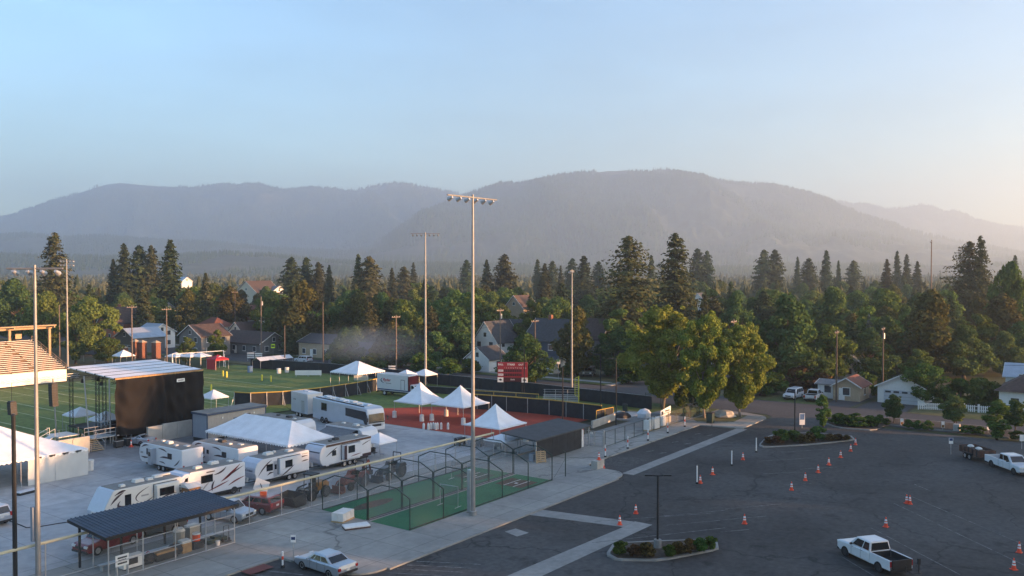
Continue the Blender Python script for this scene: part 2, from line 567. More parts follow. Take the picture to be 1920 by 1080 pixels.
# ------------------------------------------------------------------ mountains
def interp(pts, x):
    return np.interp(x, [p[0] for p in pts], [p[1] for p in pts])
def ridge(name, prof, d_crest, d_foot, nx=560, ny=80, seed=1, amp=.16, x0=-90, x1=2010, foot_z=-2):
    px = np.linspace(x0, x1, nx)
    py = interp(prof, px)
    py = py - (fbm(px / 42.0, px * 0 + .5, seed, 4) - .5) * 4.0
    crest = CAMH + (505 - py) / FPX * d_crest
    t = np.concatenate([np.linspace(0, 1, ny), [1.06, 1.18, 1.3]])
    vs = np.zeros((len(t), nx, 3))
    for j, tt in enumerate(t):
        d = d_foot + (d_crest - d_foot) * tt
        x = (px - 960) / FPX * d_crest * (.72 + .28 * tt)
        if tt <= 1:
            base = (3 * tt ** 2 - 2 * tt ** 3) * .75 + .25 * tt
            rel = fbm(x / 800.0, d / 1300.0 + x * 0, seed + 9, 7, .66) - .5
            spur = 1 - np.abs(2 * fbm(x / 650.0 + d / 4000, d / 2600.0 + x * 0, seed + 20, 3) - 1) * 2
            z = crest * base + crest * (rel * 2.2 + (spur - .5) * .5) * amp * 4 * tt * (1 - tt) * 1.2
            z = np.minimum(z, CAMH + (crest - CAMH) * (d / d_crest) * .985) if tt < .985 else z
        else:
            z = crest * (1 - (tt - 1) * 2.6)
        X, Y = x * math.sin(HEAD) + d * math.cos(HEAD), -x * math.cos(HEAD) + d * math.sin(HEAD)
        vs[j, :, 0], vs[j, :, 1], vs[j, :, 2] = X, Y, np.maximum(z, foot_z)
    M = len(t)
    fs = [(j * nx + i, j * nx + i + 1, (j + 1) * nx + i + 1, (j + 1) * nx + i) for j in range(M - 1) for i in range(nx - 1)]
    me = bpy.data.meshes.new(name)
    me.from_pydata(vs.reshape(-1, 3).tolist(), [], fs)
    me.polygons.foreach_set('use_smooth', [True] * len(fs))
    me.materials.append(MATS['mountain_forest'])
    o = bpy.data.objects.new(name, me)
    COL.objects.link(o)
    RIDGES.append((vs[:ny], nx))
    return structure(o)
RIDGES = []
ridge('mountain', [(-420, 430), (-200, 425), (0, 405), (50, 398), (100, 380), (150, 362), (200, 347), (225, 344), (260, 347), (350, 352), (400, 349), (430, 346), (445, 350), (465, 346), (490, 347), (512, 354), (535, 359), (560, 355), (590, 352), (665, 358), (690, 352), (730, 346), (760, 346), (790, 352), (840, 361), (900, 372), (1000, 400), (2400, 470)], 8000, 5200, seed=3, amp=.26)
ridge('mountain', [(-420, 500), (500, 500), (680, 470), (740, 440), (800, 402), (850, 376), (890, 360), (940, 345), (980, 345), (1030, 335), (1080, 327), (1140, 322), (1200, 325), (1250, 322), (1300, 331), (1350, 342), (1400, 347), (1450, 348), (1500, 362), (1540, 380), (1580, 400), (1620, 415), (1700, 440), (1760, 455), (1900, 480), (2400, 500)], 6200, 3300, seed=8, amp=.32)
ridge('mountain', [(-420, 500), (1200, 470), (1450, 386), (1500, 380), (1540, 379), (1575, 379), (1600, 384), (1620, 383), (1660, 393), (1690, 391), (1720, 385), (1740, 386), (1770, 398), (1790, 397), (1810, 404), (1830, 414), (1870, 423), (1920, 429), (2000, 440), (2400, 452)], 8800, 6500, seed=14, amp=.24)
ridge('hill', [(-420, 440), (0, 442), (60, 438), (120, 446), (200, 444), (300, 452), (400, 455), (500, 466), (620, 470), (760, 478), (900, 484), (1100, 492), (1500, 494), (1800, 490), (2400, 486)], 5000, 3500, seed=22, amp=.1, ny=30)
ridge('hill', [(-420, 480), (0, 478), (200, 484), (330, 480), (430, 474), (540, 482), (640, 492), (900, 497), (2400, 497)], 3000, 2100, seed=31, amp=.08, ny=24)

# ------------------------------------------------------------------ haze: smoky morning air
hz = bpy.data.materials.new('haze_air')
hz.use_nodes = True
hn, hl = hz.node_tree.nodes, hz.node_tree.links
hn.remove(hn['Principled BSDF'])
pv = hn.new('ShaderNodeVolumePrincipled')
pv.inputs['Color'].default_value = (.75, .88, 1.0, 1)
pv.inputs['Density'].default_value = 2.05e-4
pv.inputs['Anisotropy'].default_value = .50
hl.new(pv.outputs[0], hn['Material Output'].inputs['Volume'])
MATS['haze_air'] = hz
b = MB()
b.bx(-9100, 700, -1000, 11000, -3.6, 900, 'haze_air')
o = b.build('haze', rz=AIR - math.pi / 2)
tag(o, 'pale smoky haze lying between the town and the mountains', 'haze', kind='stuff')
# ------------------------------------------------------------------ trees
def leaf_mat(name, c1, c2, trans=.25, objvar=.25, warm=0.0):
    m = bpy.data.materials.new(name)
    m.use_nodes = True
    N, L = m.node_tree.nodes, m.node_tree.links
    N.remove(N['Principled BSDF'])
    out = N['Material Output']
    geo = N.new('ShaderNodeNewGeometry')
    oi = N.new('ShaderNodeObjectInfo')
    tc = N.new('ShaderNodeTexCoord')
    nz = N.new('ShaderNodeTexNoise')
    nz.inputs['Scale'].default_value = .45
    nz.inputs['Detail'].default_value = 3
    L.new(tc.outputs['Object'], nz.inputs['Vector'])
    ad = N.new('ShaderNodeMath')
    ad.operation = 'MULTIPLY_ADD'
    ad.inputs[1].default_value = .5
    L.new(geo.outputs['Random Per Island'], ad.inputs[0])
    L.new(nz.outputs['Fac'], ad.inputs[2])
    mr = N.new('ShaderNodeMapRange')
    mr.inputs[1].default_value = .45
    mr.inputs[2].default_value = 1.05
    L.new(ad.outputs[0], mr.inputs[0])
    mx = N.new('ShaderNodeMix')
    mx.data_type = 'RGBA'
    mx.inputs[6].default_value = (*c1, 1)
    mx.inputs[7].default_value = (*c2, 1)
    L.new(mr.outputs[0], mx.inputs[0])
    hs = N.new('ShaderNodeHueSaturation')
    m1 = N.new('ShaderNodeMapRange')
    m1.inputs[3].default_value = 1 - objvar
    m1.inputs[4].default_value = 1 + objvar
    L.new(oi.outputs['Random'], m1.inputs[0])
    L.new(m1.outputs[0], hs.inputs['Value'])
    sp = N.new('ShaderNodeMath')
    sp.operation = 'FRACT'
    ml = N.new('ShaderNodeMath')
    ml.operation = 'MULTIPLY'
    ml.inputs[1].default_value = 7.31
    L.new(oi.outputs['Random'], ml.inputs[0])
    L.new(ml.outputs[0], sp.inputs[0])
    m2 = N.new('ShaderNodeMapRange')
    m2.inputs[3].default_value = .472
    m2.inputs[4].default_value = .528
    L.new(sp.outputs[0], m2.inputs[0])
    L.new(m2.outputs[0], hs.inputs['Hue'])
    L.new(mx.outputs[2], hs.inputs['Color'])
    df = N.new('ShaderNodeBsdfDiffuse')
    tr = N.new('ShaderNodeBsdfTranslucent')
    ms = N.new('ShaderNodeMixShader')
    ms.inputs[0].default_value = trans
    L.new(hs.outputs[0], df.inputs[0])
    L.new(hs.outputs[0], tr.inputs[0])
    L.new(df.outputs[0], ms.inputs[1])
    L.new(tr.outputs[0], ms.inputs[2])
    L.new(ms.outputs[0], out.inputs['Surface'])
    MATS[name] = m
leaf_mat('leaf_green', (0.054, 0.094, 0.022), (0.153, 0.207, 0.054))
leaf_mat('leaf_bright', (0.083, 0.140, 0.025), (0.252, 0.308, 0.066), objvar=.1)
leaf_mat('leaf_dark', (0.042, 0.081, 0.029), (0.118, 0.172, 0.053))
leaf_mat('leaf_rust', (0.051, 0.058, 0.019), (0.128, 0.116, 0.041))
leaf_mat('needle_green', (0.024, 0.046, 0.022), (0.089, 0.115, 0.049), trans=.1)
leaf_mat('needle_brown', (0.030, 0.044, 0.020), (0.110, 0.105, 0.049), trans=.1)
leaf_mat('needle_blue', (.035, .06, .055), (.09, .13, .12), trans=.1, objvar=.1)
leaf_mat('shrub_green', (0.036, 0.072, 0.016), (0.104, 0.156, 0.039))
leaf_mat('shrub_russet', (0.052, 0.036, 0.018), (0.143, 0.091, 0.039))
mat('bark', (.085, .065, .05), .9, var=.35, scale=4, bump=.5)
mat('bark_pale', (.20, .17, .14), .9, var=.3, scale=4, bump=.4)

def quads_mesh(name, C, Nn, S, m, asp=1.0, drop=0.0):
    """one leaf-clump quad per row: centres C, normals Nn, sizes S"""
    n = len(C)
    r = nrs.normal(size=(n, 3))
    A = np.cross(Nn, r); A /= np.linalg.norm(A, axis=1, keepdims=True) + 1e-9
    B = np.cross(Nn, A); B /= np.linalg.norm(B, axis=1, keepdims=True) + 1e-9
    A = A * S[:, None] * .5
    B = B * S[:, None] * .5 * asp
    V = np.empty((n, 4, 3))
    j = nrs.uniform(.6, 1.25, size=(n, 4, 1))
    V[:, 0], V[:, 1], V[:, 2], V[:, 3] = C - A - B * .4, C + A * .6 - B, C + A + B * .5, C - A * .5 + B
    V = C[:, None] + (V - C[:, None]) * j
    me = bpy.data.meshes.new(name)
    me.vertices.add(n * 4)
    me.vertices.foreach_set('co', V.reshape(-1))
    me.loops.add(n * 4)
    me.loops.foreach_set('vertex_index', np.arange(n * 4, dtype=np.int32))
    me.polygons.add(n)
    me.polygons.foreach_set('loop_start', np.arange(n, dtype=np.int32) * 4)
    me.update(calc_edges=True)
    me.materials.append(MATS[m])
    return me

def unit(v):
    return v / (np.linalg.norm(v, axis=1, keepdims=True) + 1e-9)

def broad_crown(seed, h=1.0, w=.8, lobes=22, n=5200, leaf=.036, base=.22, shape='round', lob=1.0, spikes=6):
    """crown of a unit-height tree: overlapping leaf clumps round scattered lobes"""
    rs = np.random.RandomState(seed)
    cz0, cz1 = base, 1.0
    L_, Rr = [], []
    for k in range(lobes):
        t = rs.uniform(0, 1)
        ring = rs.uniform(0, 1) ** .55
        if shape == 'round':
            rad = math.sqrt(max(.02, 1 - (2 * t - .92) ** 2)) * w / 2
        elif shape == 'egg':
            rad = (min(1, .45 + t * 2.6)) * (1 - max(0, t - .22) ** 1.6 / .72) * w / 2
        elif shape == 'cone':
            rad = (1 - t) ** .7 * w / 2 * min(1, t * 5 + .3)
        else:
            rad = (min(1, t * 2.4) ** .7) * math.sqrt(max(.03, 1 - max(0, t - .35) ** 2 / .45)) * w / 2
        a = rs.uniform(0, 2 * math.pi)
        lr = rs.uniform(.11, .2) * w * (.75 if shape == 'cone' else 1) * lob
        rr = max(0, rad - lr * .7) * ring
        z = cz0 + lr * .6 + t * (cz1 - cz0 - lr * 1.3)
        L_.append((rr * math.cos(a), rr * math.sin(a), z)); Rr.append(lr)
    for k in range(spikes):               # shoots that break the outline
        i = rs.randint(lobes)
        x, y, z = L_[i]
        q = rs.uniform(.06, .13)
        L_.append((x * 1.12 + rs.normal() * .02, y * 1.12 + rs.normal() * .02, z + q * (1.0 if z > .5 else .3))); Rr.append(Rr[i] * rs.uniform(.35, .6))
    lobes = len(L_)
    L_, Rr = np.array(L_), np.array(Rr)
    L_[:, 2] = np.minimum(L_[:, 2], 1.0)
    p = Rr ** 2 / (Rr ** 2).sum()
    idx = rs.choice(lobes, n, p=p)
    d = unit(rs.normal(size=(n, 3)))
    d[:, 2] = d[:, 2] * .9 + .1
    rad = rs.uniform(.35, 1.0, n) ** .45 * rs.choice([1, 1, 1, 1.14], n)
    C = L_[idx] + d * (Rr[idx] * rad)[:, None] * np.array([1, 1, .82])
    Nn = unit(d * .9 + rs.normal(size=(n, 3)) * .55 + np.array([0, 0, .25]))
    S = rs.uniform(.6, 1.35, n) * leaf
    return C, Nn, S

def trunk_mb(h, r, crown_base, limbs=5, m='bark', seed=0, lean=.02, spread=.25):
    b = MB()
    rs = random.Random(seed)
    p = Vector((0, 0, 0))
    pts = [p.copy()]
    steps = 5
    for k in range(steps):
        p = p + Vector((rs.uniform(-lean, lean), rs.uniform(-lean, lean), (crown_base + .28) / steps))
        pts.append(p.copy())
    for k in range(steps):
        b.cyl(pts[k] * h, pts[k + 1] * h, r * (1 - .14 * k) * (1.35 if k == 0 else 1), m, r * (1 - .14 * (k + 1)), n=7, caps=k in (0, steps - 1))
    for k in range(limbs):
        a = 2 * math.pi * (k + rs.random() * .6) / limbs
        s = pts[3] if k % 2 else pts[4]
        mid = s + Vector((math.cos(a) * spread * .5, math.sin(a) * spread * .5, .14))
        e = s + Vector((math.cos(a) * spread * .95, math.sin(a) * spread * .95, .30))
        b.cyl(s * h, mid * h, r * .42, m, r * .3, n=5)
        b.cyl(mid * h, e * h, r * .3, m, r * .1, n=5)
    return b

def conifer_crown(seed, w=.32, n_whorl=34, sp=9, base=.1, ragged=.3, droop=.28, power=1.0, leaf=.030, top='point'):
    rs = np.random.RandomState(seed)
    C, Nn, S = [], [], []
    for k in range(n_whorl):
        t = (k + rs.uniform(-.3, .3)) / n_whorl
        t = min(max(t, 0), .995)
        z = base + (1 - base) * t
        if top == 'flat':
            rad = w / 2 * (min(1, (1 - t) * 2.6) ** .6) * (.55 + .45 * min(1, t * 2.2))
        else:
            rad = w / 2 * (1 - t) ** power * (1 if t > .08 else .75)
        nb = max(6, int(13 * (.35 + .65 * (1 - t))))
        for i in range(nb):
            a = rs.uniform(0, 2 * math.pi)
            ln = rad * rs.uniform(1 - ragged * 1.6, 1 + ragged * .5) + .008
            ns = max(3, int(sp * (.4 + ln / (w / 2) * .8)))
            dr = droop * rs.uniform(.4, 1.4)
            for s in range(ns):
                q = (s + rs.uniform(.1, .9)) / ns
                q = q ** .8
                spread = (.16 + .2 * q) * ln * rs.normal() * .6
                x = ln * q
                zz = z - dr * x * (1 - .35 * q) + rs.normal() * .006
                C.append((x * math.cos(a) - spread * math.sin(a), x * math.sin(a) + spread * math.cos(a), zz))
                Nn.append((math.cos(a) * .55 + rs.normal() * .35, math.sin(a) * .55 + rs.normal() * .35, .75 + rs.normal() * .3))
                S.append(leaf * rs.uniform(.6, 1.3) * (1 - .25 * t))
    for k in range(14):
        C.append((rs.normal() * .004, rs.normal() * .004, .97 + .03 * k / 14)); Nn.append(tuple(rs.normal(size=3))); S.append(leaf * .55)
    C, Nn, S = np.array(C), np.array(Nn), np.array(S)
    C[:, 2] = np.clip(C[:, 2], .01, 1.01)
    return C, unit(Nn), S

def register_tree(kind, crown_me, trunk_b):
    tr = trunk_b.build('trunk', smooth=True)
    co = bpy.data.objects.new('crown', crown_me)
    TREES[kind] = (crown_me, tr.data)
    bpy.data.objects.remove(co)
    bpy.data.objects.remove(tr)
TREES = {}
# unit-height species; scaled to the size of each tree
for i in range(4):
    C, Nn, S = broad_crown(40 + i, w=.95, lobes=58, n=12500, leaf=.036, base=.05, shape=('round', 'egg', 'round', 'egg')[i], lob=.75)
    register_tree('round%d' % i, quads_mesh('crown', C, Nn, S, ('leaf_green', 'leaf_dark', 'leaf_green', 'leaf_rust')[i]), trunk_mb(1, .024, .22, 6, seed=i))
for i in range(2):
    C, Nn, S = broad_crown(60 + i, w=.74, lobes=48, n=9500, leaf=.036, base=.06, shape='oval', lob=.75)
    register_tree('oval%d' % i, quads_mesh('crown', C, Nn, S, ('leaf_green', 'leaf_dark')[i]), trunk_mb(1, .02, .25, 5, seed=9 + i))
for i in range(3):   # the street trees: closer, finer leaves
    C, Nn, S = broad_crown(75 + i, w=.86, lobes=120, n=32000, leaf=.021, base=.10, shape='oval', lob=.52, spikes=30)
    register_tree('street%d' % i, quads_mesh('crown', C, Nn, S, 'leaf_bright'), trunk_mb(1, .015, .25, 7, 'bark_pale', seed=20 + i, spread=.22))
C, Nn, S = broad_crown(90, w=.62, lobes=36, n=7500, leaf=.038, base=.2, shape='round', lob=1.0)
register_tree('small0', quads_mesh('crown', C, Nn, S, 'leaf_dark'), trunk_mb(1, .018, .3, 4, seed=31, spread=.15))
C, Nn, S = broad_crown(91, w=.5, lobes=44, n=7500, leaf=.036, base=.06, shape='oval', lob=1.0)
register_tree('small1', quads_mesh('crown', C, Nn, S, 'leaf_green'), trunk_mb(1, .018, .3, 4, seed=32, spread=.1))
C, Nn, S = broad_crown(92, w=1.05, lobes=70, n=14000, leaf=.034, base=.12, shape='round', lob=.7)
register_tree('small2', quads_mesh('crown', C, Nn, S, 'leaf_green'), trunk_mb(1, .03, .2, 6, seed=33, spread=.3))
for i in range(3):
    C, Nn, S = conifer_crown(100 + i, w=.34 + .03 * i, n_whorl=60, sp=15, base=.03, ragged=.30, power=.62, leaf=.044)
    register_tree('spruce%d' % i, quads_mesh('crown', C, Nn, S, ('needle_green', 'needle_brown', 'needle_green')[i], asp=.6), trunk_mb(1, .014, .6, 0, seed=40 + i, lean=.003))
for i in range(2):
    C, Nn, S = conifer_crown(110 + i, w=.36, n_whorl=46, sp=16, base=.10, ragged=.36, power=.6, leaf=.050, top='flat', droop=.12)
    register_tree('pine%d' % i, quads_mesh('crown', C, Nn, S, ('needle_brown', 'needle_green')[i], asp=.7), trunk_mb(1, .014, .6, 0, seed=50 + i, lean=.004))
C, Nn, S = conifer_crown(120, w=.46, n_whorl=70, sp=24, base=.03, ragged=.30, power=.58, leaf=.030, droop=.3)
register_tree('bigfir0', quads_mesh('crown', C, Nn, S, 'needle_brown', asp=.6), trunk_mb(1, .014, .6, 0, seed=60, lean=.003))
C, Nn, S = conifer_crown(121, w=.46, n_whorl=58, sp=24, base=.06, ragged=.40, power=.5, leaf=.030, droop=.16, top='flat')
register_tree('bigpine0', quads_mesh('crown', C, Nn, S, 'needle_brown', asp=.65), trunk_mb(1, .014, .6, 0, seed=61, lean=.004))
C, Nn, S = conifer_crown(122, w=.55, n_whorl=34, sp=10, base=.04, ragged=.2, power=.85, leaf=.04, droop=.2)
register_tree('bluespruce0', quads_mesh('crown', C, Nn, S, 'needle_blue', asp=.6), trunk_mb(1, .014, .6, 0, seed=62, lean=.003))

def tree(kind, loc, h, wf=1.0, name='tree', label='', group=None, rz=None, depth=None):
    t = thing(name, label, 'tree', (loc[0], loc[1], loc[2] if len(loc) > 2 else ZG), rng.uniform(0, 6.28) if rz is None else rz, group)
    t.scale = (h * wf, h * (depth or wf), h)
    cme, tme = TREES[kind]
    for nm, me in (('trunk', tme), ('crown', cme)):
        o = bpy.data.objects.new(nm, me)
        COL.objects.link(o)
        o.parent = t
    return t

def tree_px(kind, px, top, dist, width, name, label, group=None):
    """tree from its column, top row, distance and crown width in photo pixels"""
    x, y = col_at(px, dist)
    h = height_at(top, dist) - ZG
    wm = width / FPX * dist
    base_w = {'round': .92, 'oval': .72, 'street': .82, 'small': .8, 'spruc': .36, 'pine0': .36, 'pine1': .36, 'bigfi': .46, 'bigpi': .46, 'blues': .55}
    bw = base_w.get(kind[:5], base_w.get(kind[:-1], .8))
    if kind == 'small0': bw = .62
    if kind == 'small1': bw = .5
    if kind == 'small2': bw = 1.05
    return tree(kind, (x, y), h, wm / (bw * h) * (1.18 if name == 'fir_tree' and width < 60 else 1.0), name, label, group)

F, D = 'fir_tree', 'leafy_tree'
GF, GD = 'conifers standing above the town', 'leafy trees of the neighbourhood'
T_LIST = [
    ('bigfir0', 103, 436, 290, 104, F, 'tall broad fir behind the grandstand, tallest tree at far left', GF),
    ('spruce0', 232, 456, 345, 50, F, 'dark fir at the left of the tight cluster of firs left of the lone spire', GF),
    ('pine1', 262, 460, 350, 44, F, 'dark fir in the middle of the tight cluster left of the lone spire', GF),
    ('pine0', 284, 461, 350, 34, F, 'slim fir at the right of the tight cluster left of the lone spire', GF),
    ('spruce1', 213, 486, 350, 34, F, 'shorter fir at the left foot of the tight fir cluster', GF),
    ('spruce2', 320, 450, 300, 70, F, 'lone dark spire of a fir above the two storey grey house', GF),
    ('spruce1', 268, 522, 255, 42, F, 'brownish fir below the tight cluster, rising over the tin roofed houses', GF),
    ('spruce1', 386, 512, 270, 38, F, 'reddish brown spruce right of the lone fir spire', GF),
    ('pine1', 547, 482, 370, 40, F, 'tall pine, leftmost of the four above the big elm', GF),
    ('pine1', 574, 482, 375, 32, F, 'tall pine, second of the four above the big elm', GF),
    ('pine0', 597, 492, 370, 32, F, 'tall pine, third of the four above the big elm', GF),
    ('spruce1', 617, 497, 350, 28, F, 'tall narrow fir, rightmost of the four above the big elm', GF),
    ('spruce0', 672, 476, 345, 34, F, 'slim dark fir leaning against a broad pine, left of the second light mast', GF),
    ('pine0', 693, 481, 345, 52, F, 'broad pine beside a slim dark fir, left of the second light mast', GF),
    ('spruce1', 735, 502, 400, 26, F, 'small fir with brown tint just right of the broad pine', GF),
    ('pine0', 757, 500, 420, 34, F, 'small round topped pine left of the second light mast', GF),
    ('pine1', 875, 487, 520, 26, F, 'distant fir hard against the tall light mast', GF),
    ('spruce1', 912, 487, 380, 34, F, 'narrow brown fir just right of the tall light mast', GF),
    ('pine0', 946, 477, 380, 42, F, 'shaggy pine, second conifer right of the tall light mast', GF),
    ('spruce0', 1008, 486, 520, 28, F, 'hazy dark pine above the white gabled house', GF),
    ('spruce1', 1021, 494, 350, 40, F, 'brown fir over the dark roofed house behind the scoreboard', GF),
    ('pine1', 1036, 489, 520, 24, F, 'hazy slim pine left of the slender lamp mast', GF),
    ('spruce1', 1051, 498, 450, 20, F, 'little brown spire left of the slender lamp mast', GF),
    ('pine1', 1073, 484, 540, 28, F, 'hazy dark pine right behind the slender lamp mast top', GF),
    ('spruce2', 1095, 480, 390, 50, F, 'broad fir between the slender lamp mast and the two giant firs', GF),
    ('pine1', 1122, 490, 540, 26, F, 'hazy pine against the left giant fir', GF),
    ('bigpine0', 1178, 442, 215, 128, F, 'giant open crowned pine with bare upper limbs, left of the two giants', GF),
    ('bigfir0', 1266, 437, 230, 132, F, 'giant pointed fir, right of the two giants', GF),
    ('spruce0', 1221, 478, 500, 28, F, 'hazy fir in the gap between the two giants', GF),
    ('pine1', 1308, 466, 520, 34, F, 'hazy fir at the right shoulder of the giant pointed fir', GF),
    ('pine1', 1326, 470, 520, 24, F, 'second hazy fir at the right shoulder of the giant pointed fir', GF),
    ('pine1', 1432, 468, 500, 34, F, 'hazy pine, left of a dense clump on the skyline', GF),
    ('pine1', 1453, 468, 500, 32, F, 'hazy pine, right of a dense clump on the skyline', GF),
    ('spruce0', 1495, 481, 560, 20, F, 'small hazy spire right of the skyline clump', GF),
    ('pine1', 1516, 484, 520, 30, F, 'hazy pine left of the skyline spire', GF),
    ('spruce0', 1549, 469, 500, 34, F, 'pointed hazy fir on the skyline over the big dark maple', GF),
    ('spruce0', 1572, 488, 520, 18, F, 'tiny dark spire right of the pointed skyline fir', GF),
    ('pine1', 1600, 488, 520, 28, F, 'round topped hazy pine midway to the flag mast', GF),
    ('spruce1', 1663, 486, 400, 32, F, 'brown tinged fir left of the twin hazy firs', GF),
    ('spruce0', 1682, 470, 520, 26, F, 'taller of the twin hazy firs left of the flag mast', GF),
    ('spruce0', 1700, 476, 520, 26, F, 'shorter of the twin hazy firs left of the flag mast', GF),
    ('spruce1', 1720, 490, 440, 30, F, 'brown fir just left of the flag mast', GF),
    ('bigpine0', 1818, 452, 265, 92, F, 'broad dark fir, left half of the tall pair at far right', GF),
    ('bigfir0', 1838, 442, 262, 66, F, 'pointed dark fir, right half of the tall pair at far right', GF),
    ('spruce0', 1903, 478, 480, 26, F, 'hazy fir at the right border above the leafy trees', GF),
    ('bluespruce0', 1630, 588, 196, 42, F, 'small blue spruce behind the utility pole with cables', GF),
    ('spruce2', 1602, 604, 190, 62, F, 'small dark spruce left of the blue spruce', GF),
    ('spruce1', 775, 492, 520, 22, F, 'hazy small fir left of the second light mast', GF),
    # leafy trees one can tell apart
    ('round1', 25, 520, 270, 110, D, 'big leafy tree behind the grandstand roof at the left border', GD),
    ('round2', 85, 545, 235, 90, D, 'leafy tree right behind the end of the grandstand roof', GD),
    ('round0', 168, 556, 225, 108, D, 'wide leafy tree between the grandstand and the red gable', GD),
    ('oval1', 140, 585, 205, 70, D, 'dark leafy tree beside the grandstand end post', GD),
    ('small2', 200, 632, 205, 70, D, 'low bushy tree left of the brick gate piers', GD),
    ('oval0', 347, 632, 205, 42, D, 'young pale leafed tree in front of the two storey grey house', GD),
    ('oval0', 408, 618, 207, 40, D, 'young golden green tree at the right of the two storey grey house', GD),
    ('round3', 565, 530, 232, 150, D, 'big spreading elm with bronze crown by the street', GD),
    ('round2', 512, 545, 262, 90, D, 'leafy tree at the left shoulder of the big bronze elm', GD),
    ('round3', 672, 548, 235, 95, D, 'dark bronze leafy tree above the drifting smoke', GD),
    ('round2', 757, 560, 222, 88, D, 'bright yellow green maple left of the second light mast', GD),
    ('round1', 818, 562, 228, 70, D, 'dark round tree right of the second light mast', GD),
    ('oval1', 752, 612, 196, 96, D, 'dark shrubby tree under the yellow green maple', GD),
    ('round1', 860, 600, 205, 80, D, 'dark leafy tree left of the white gabled house', GD),
    ('round1', 985, 622, 168, 118, D, 'dense dark tree behind the scoreboard', GD),
    ('round3', 1083, 578, 182, 100, D, 'reddish maple beside the slender lamp mast', GD),
    ('round1', 1160, 612, 180, 110, D, 'dark leafy tree at the foot of the giant pine', GD),
    ('round1', 1380, 544, 215, 86, D, 'round green tree above the right street tree', GD),
    ('round1', 1478, 548, 172, 168, D, 'huge dark maple over the two parked white vehicles', GD),
    ('round1', 1562, 535, 215, 120, D, 'leafy tree at the right shoulder of the huge dark maple', GD),
    ('round3', 1745, 548, 178, 160, D, 'huge bronze maple over the white garage', GD),
    ('round3', 1880, 555, 205, 150, D, 'large shadowed maple at the right border', GD),
    ('round2', 1893, 488, 215, 84, D, 'tall leafy tree in the upper right corner of the tree line', GD),
    ('round2', 1660, 540, 240, 110, D, 'leafy tree behind the blue spruce', GD),
    ('oval0', 1720, 655, 163, 72, D, 'grey green bushy tree left behind the white garage', GD),
    ('oval0', 1655, 662, 165, 60, D, 'grey green bushy tree by the cabled utility pole', GD),
    ('round0', 1520, 660, 160, 90, D, 'low leafy tree behind the small brown shed', GD),
    ('small2', 1735, 680, 143, 102, D, 'round clipped tree in front of the white garage', GD),
    ('round2', 1820, 640, 190, 100, D, 'leafy tree behind the fenced garden', GD),
    ('street0', 1243, 578, 138, 172, D, 'leafy street tree beside the chain link fence, largest of the three', GD),
    ('street1', 1322, 588, 129, 128, D, 'leafy street tree by the litter bin, middle of the three', GD),
    ('street2', 1390, 610, 130, 130, D, 'golden green street tree on the corner lawn, rightmost of the three', GD),
    ('small1', 1545, 742, 122, 36, D, 'little upright tree at the tip of the hedge island', GD),
    ('small0', 1677, 740, 125, 40, D, 'little round tree by the garage drive', GD),
    ('small0', 1791, 742, 122, 52, D, 'little bronze tree beside the utility box', GD),
    ('small1', 1873, 752, 113, 58, D, 'little tree behind the white pickup with trailer', GD),
    ('small0', 1905, 750, 118, 50, D, 'little dark tree in front of the white house at the right border', GD),
]
for a in T_LIST:
    tree_px(a[0], *a[1:5], *a[5:8])

# background trees of the town that nothing tells apart
r2 = random.Random(5)
used = []
BG = []
for k in range(2200):
    dist = r2.uniform(235, 520) if k % 3 else r2.uniform(200, 300)
    px = r2.uniform(-60, 1980)
    x, y = col_at(px, dist)
    if x < 140 * K and y > -30:           # keep the venue, street and first houses clear
        if x < 128 * K + max(0, (y - 150)) * .0:
            continue
    if 62 * K - 2 < y < 71 * K + 2 and x < 230:
        continue
    if any((x - a) ** 2 + (y - c) ** 2 < 62 for a, c in used):
        continue
    if 185 < px < 520 and dist < 265:
        continue
    if 880 < px < 1130 and dist < 215:
        continue
    used.append((x, y))
    con = r2.random() < .16
    BG.append((px, dist, x, y, con, r2.uniform(13, 19) if con else r2.uniform(9.5, 16.5), r2.uniform(.95, 1.3)))
    if len(BG) >= 255:
        break
# rows of garden trees close behind the first houses on the right
for k in range(26):
    px = 1385 + k * 21 + r2.uniform(-8, 8)
    dist = (176, 190, 205, 222)[k % 4] + r2.uniform(-5, 5)
    x, y = col_at(px, dist)
    BG.append((px, dist, x, y, False, r2.uniform(8.5, 12.5), r2.uniform(1.0, 1.35)))
for k in range(9):
    px = 640 + k * 30 + r2.uniform(-8, 8)
    dist = (196, 208, 220)[k % 3]
    x, y = col_at(px, dist)
    BG.append((px, dist, x, y, False, r2.uniform(8.0, 10.5), r2.uniform(1.0, 1.3)))
ZONES = [(-100, 'the grandstand'), (150, 'the stage roof'), (300, 'the two storey grey house'), (440, 'the long ranch house'), (560, 'the big bronze elm'), (680, 'the marquee'), (800, 'the box truck'), (900, 'the white gabled house'), (1010, 'the slender lamp mast'), (1130, 'the giant open pine'), (1230, 'the giant pointed fir'), (1340, 'the golden street tree'), (1440, 'the parked white vehicles'), (1560, 'the brown shed'), (1640, 'the white garage'), (1720, 'the picket fence'), (1810, 'the right border house')]
ORD = ['first', 'second', 'third', 'fourth', 'fifth', 'sixth', 'seventh', 'eighth', 'ninth', 'tenth', 'eleventh', 'twelfth', 'thirteenth', 'fourteenth', 'fifteenth', 'sixteenth', 'seventeenth', 'eighteenth', 'nineteenth', 'twentieth', 'last but one', 'last']
cnt = {}
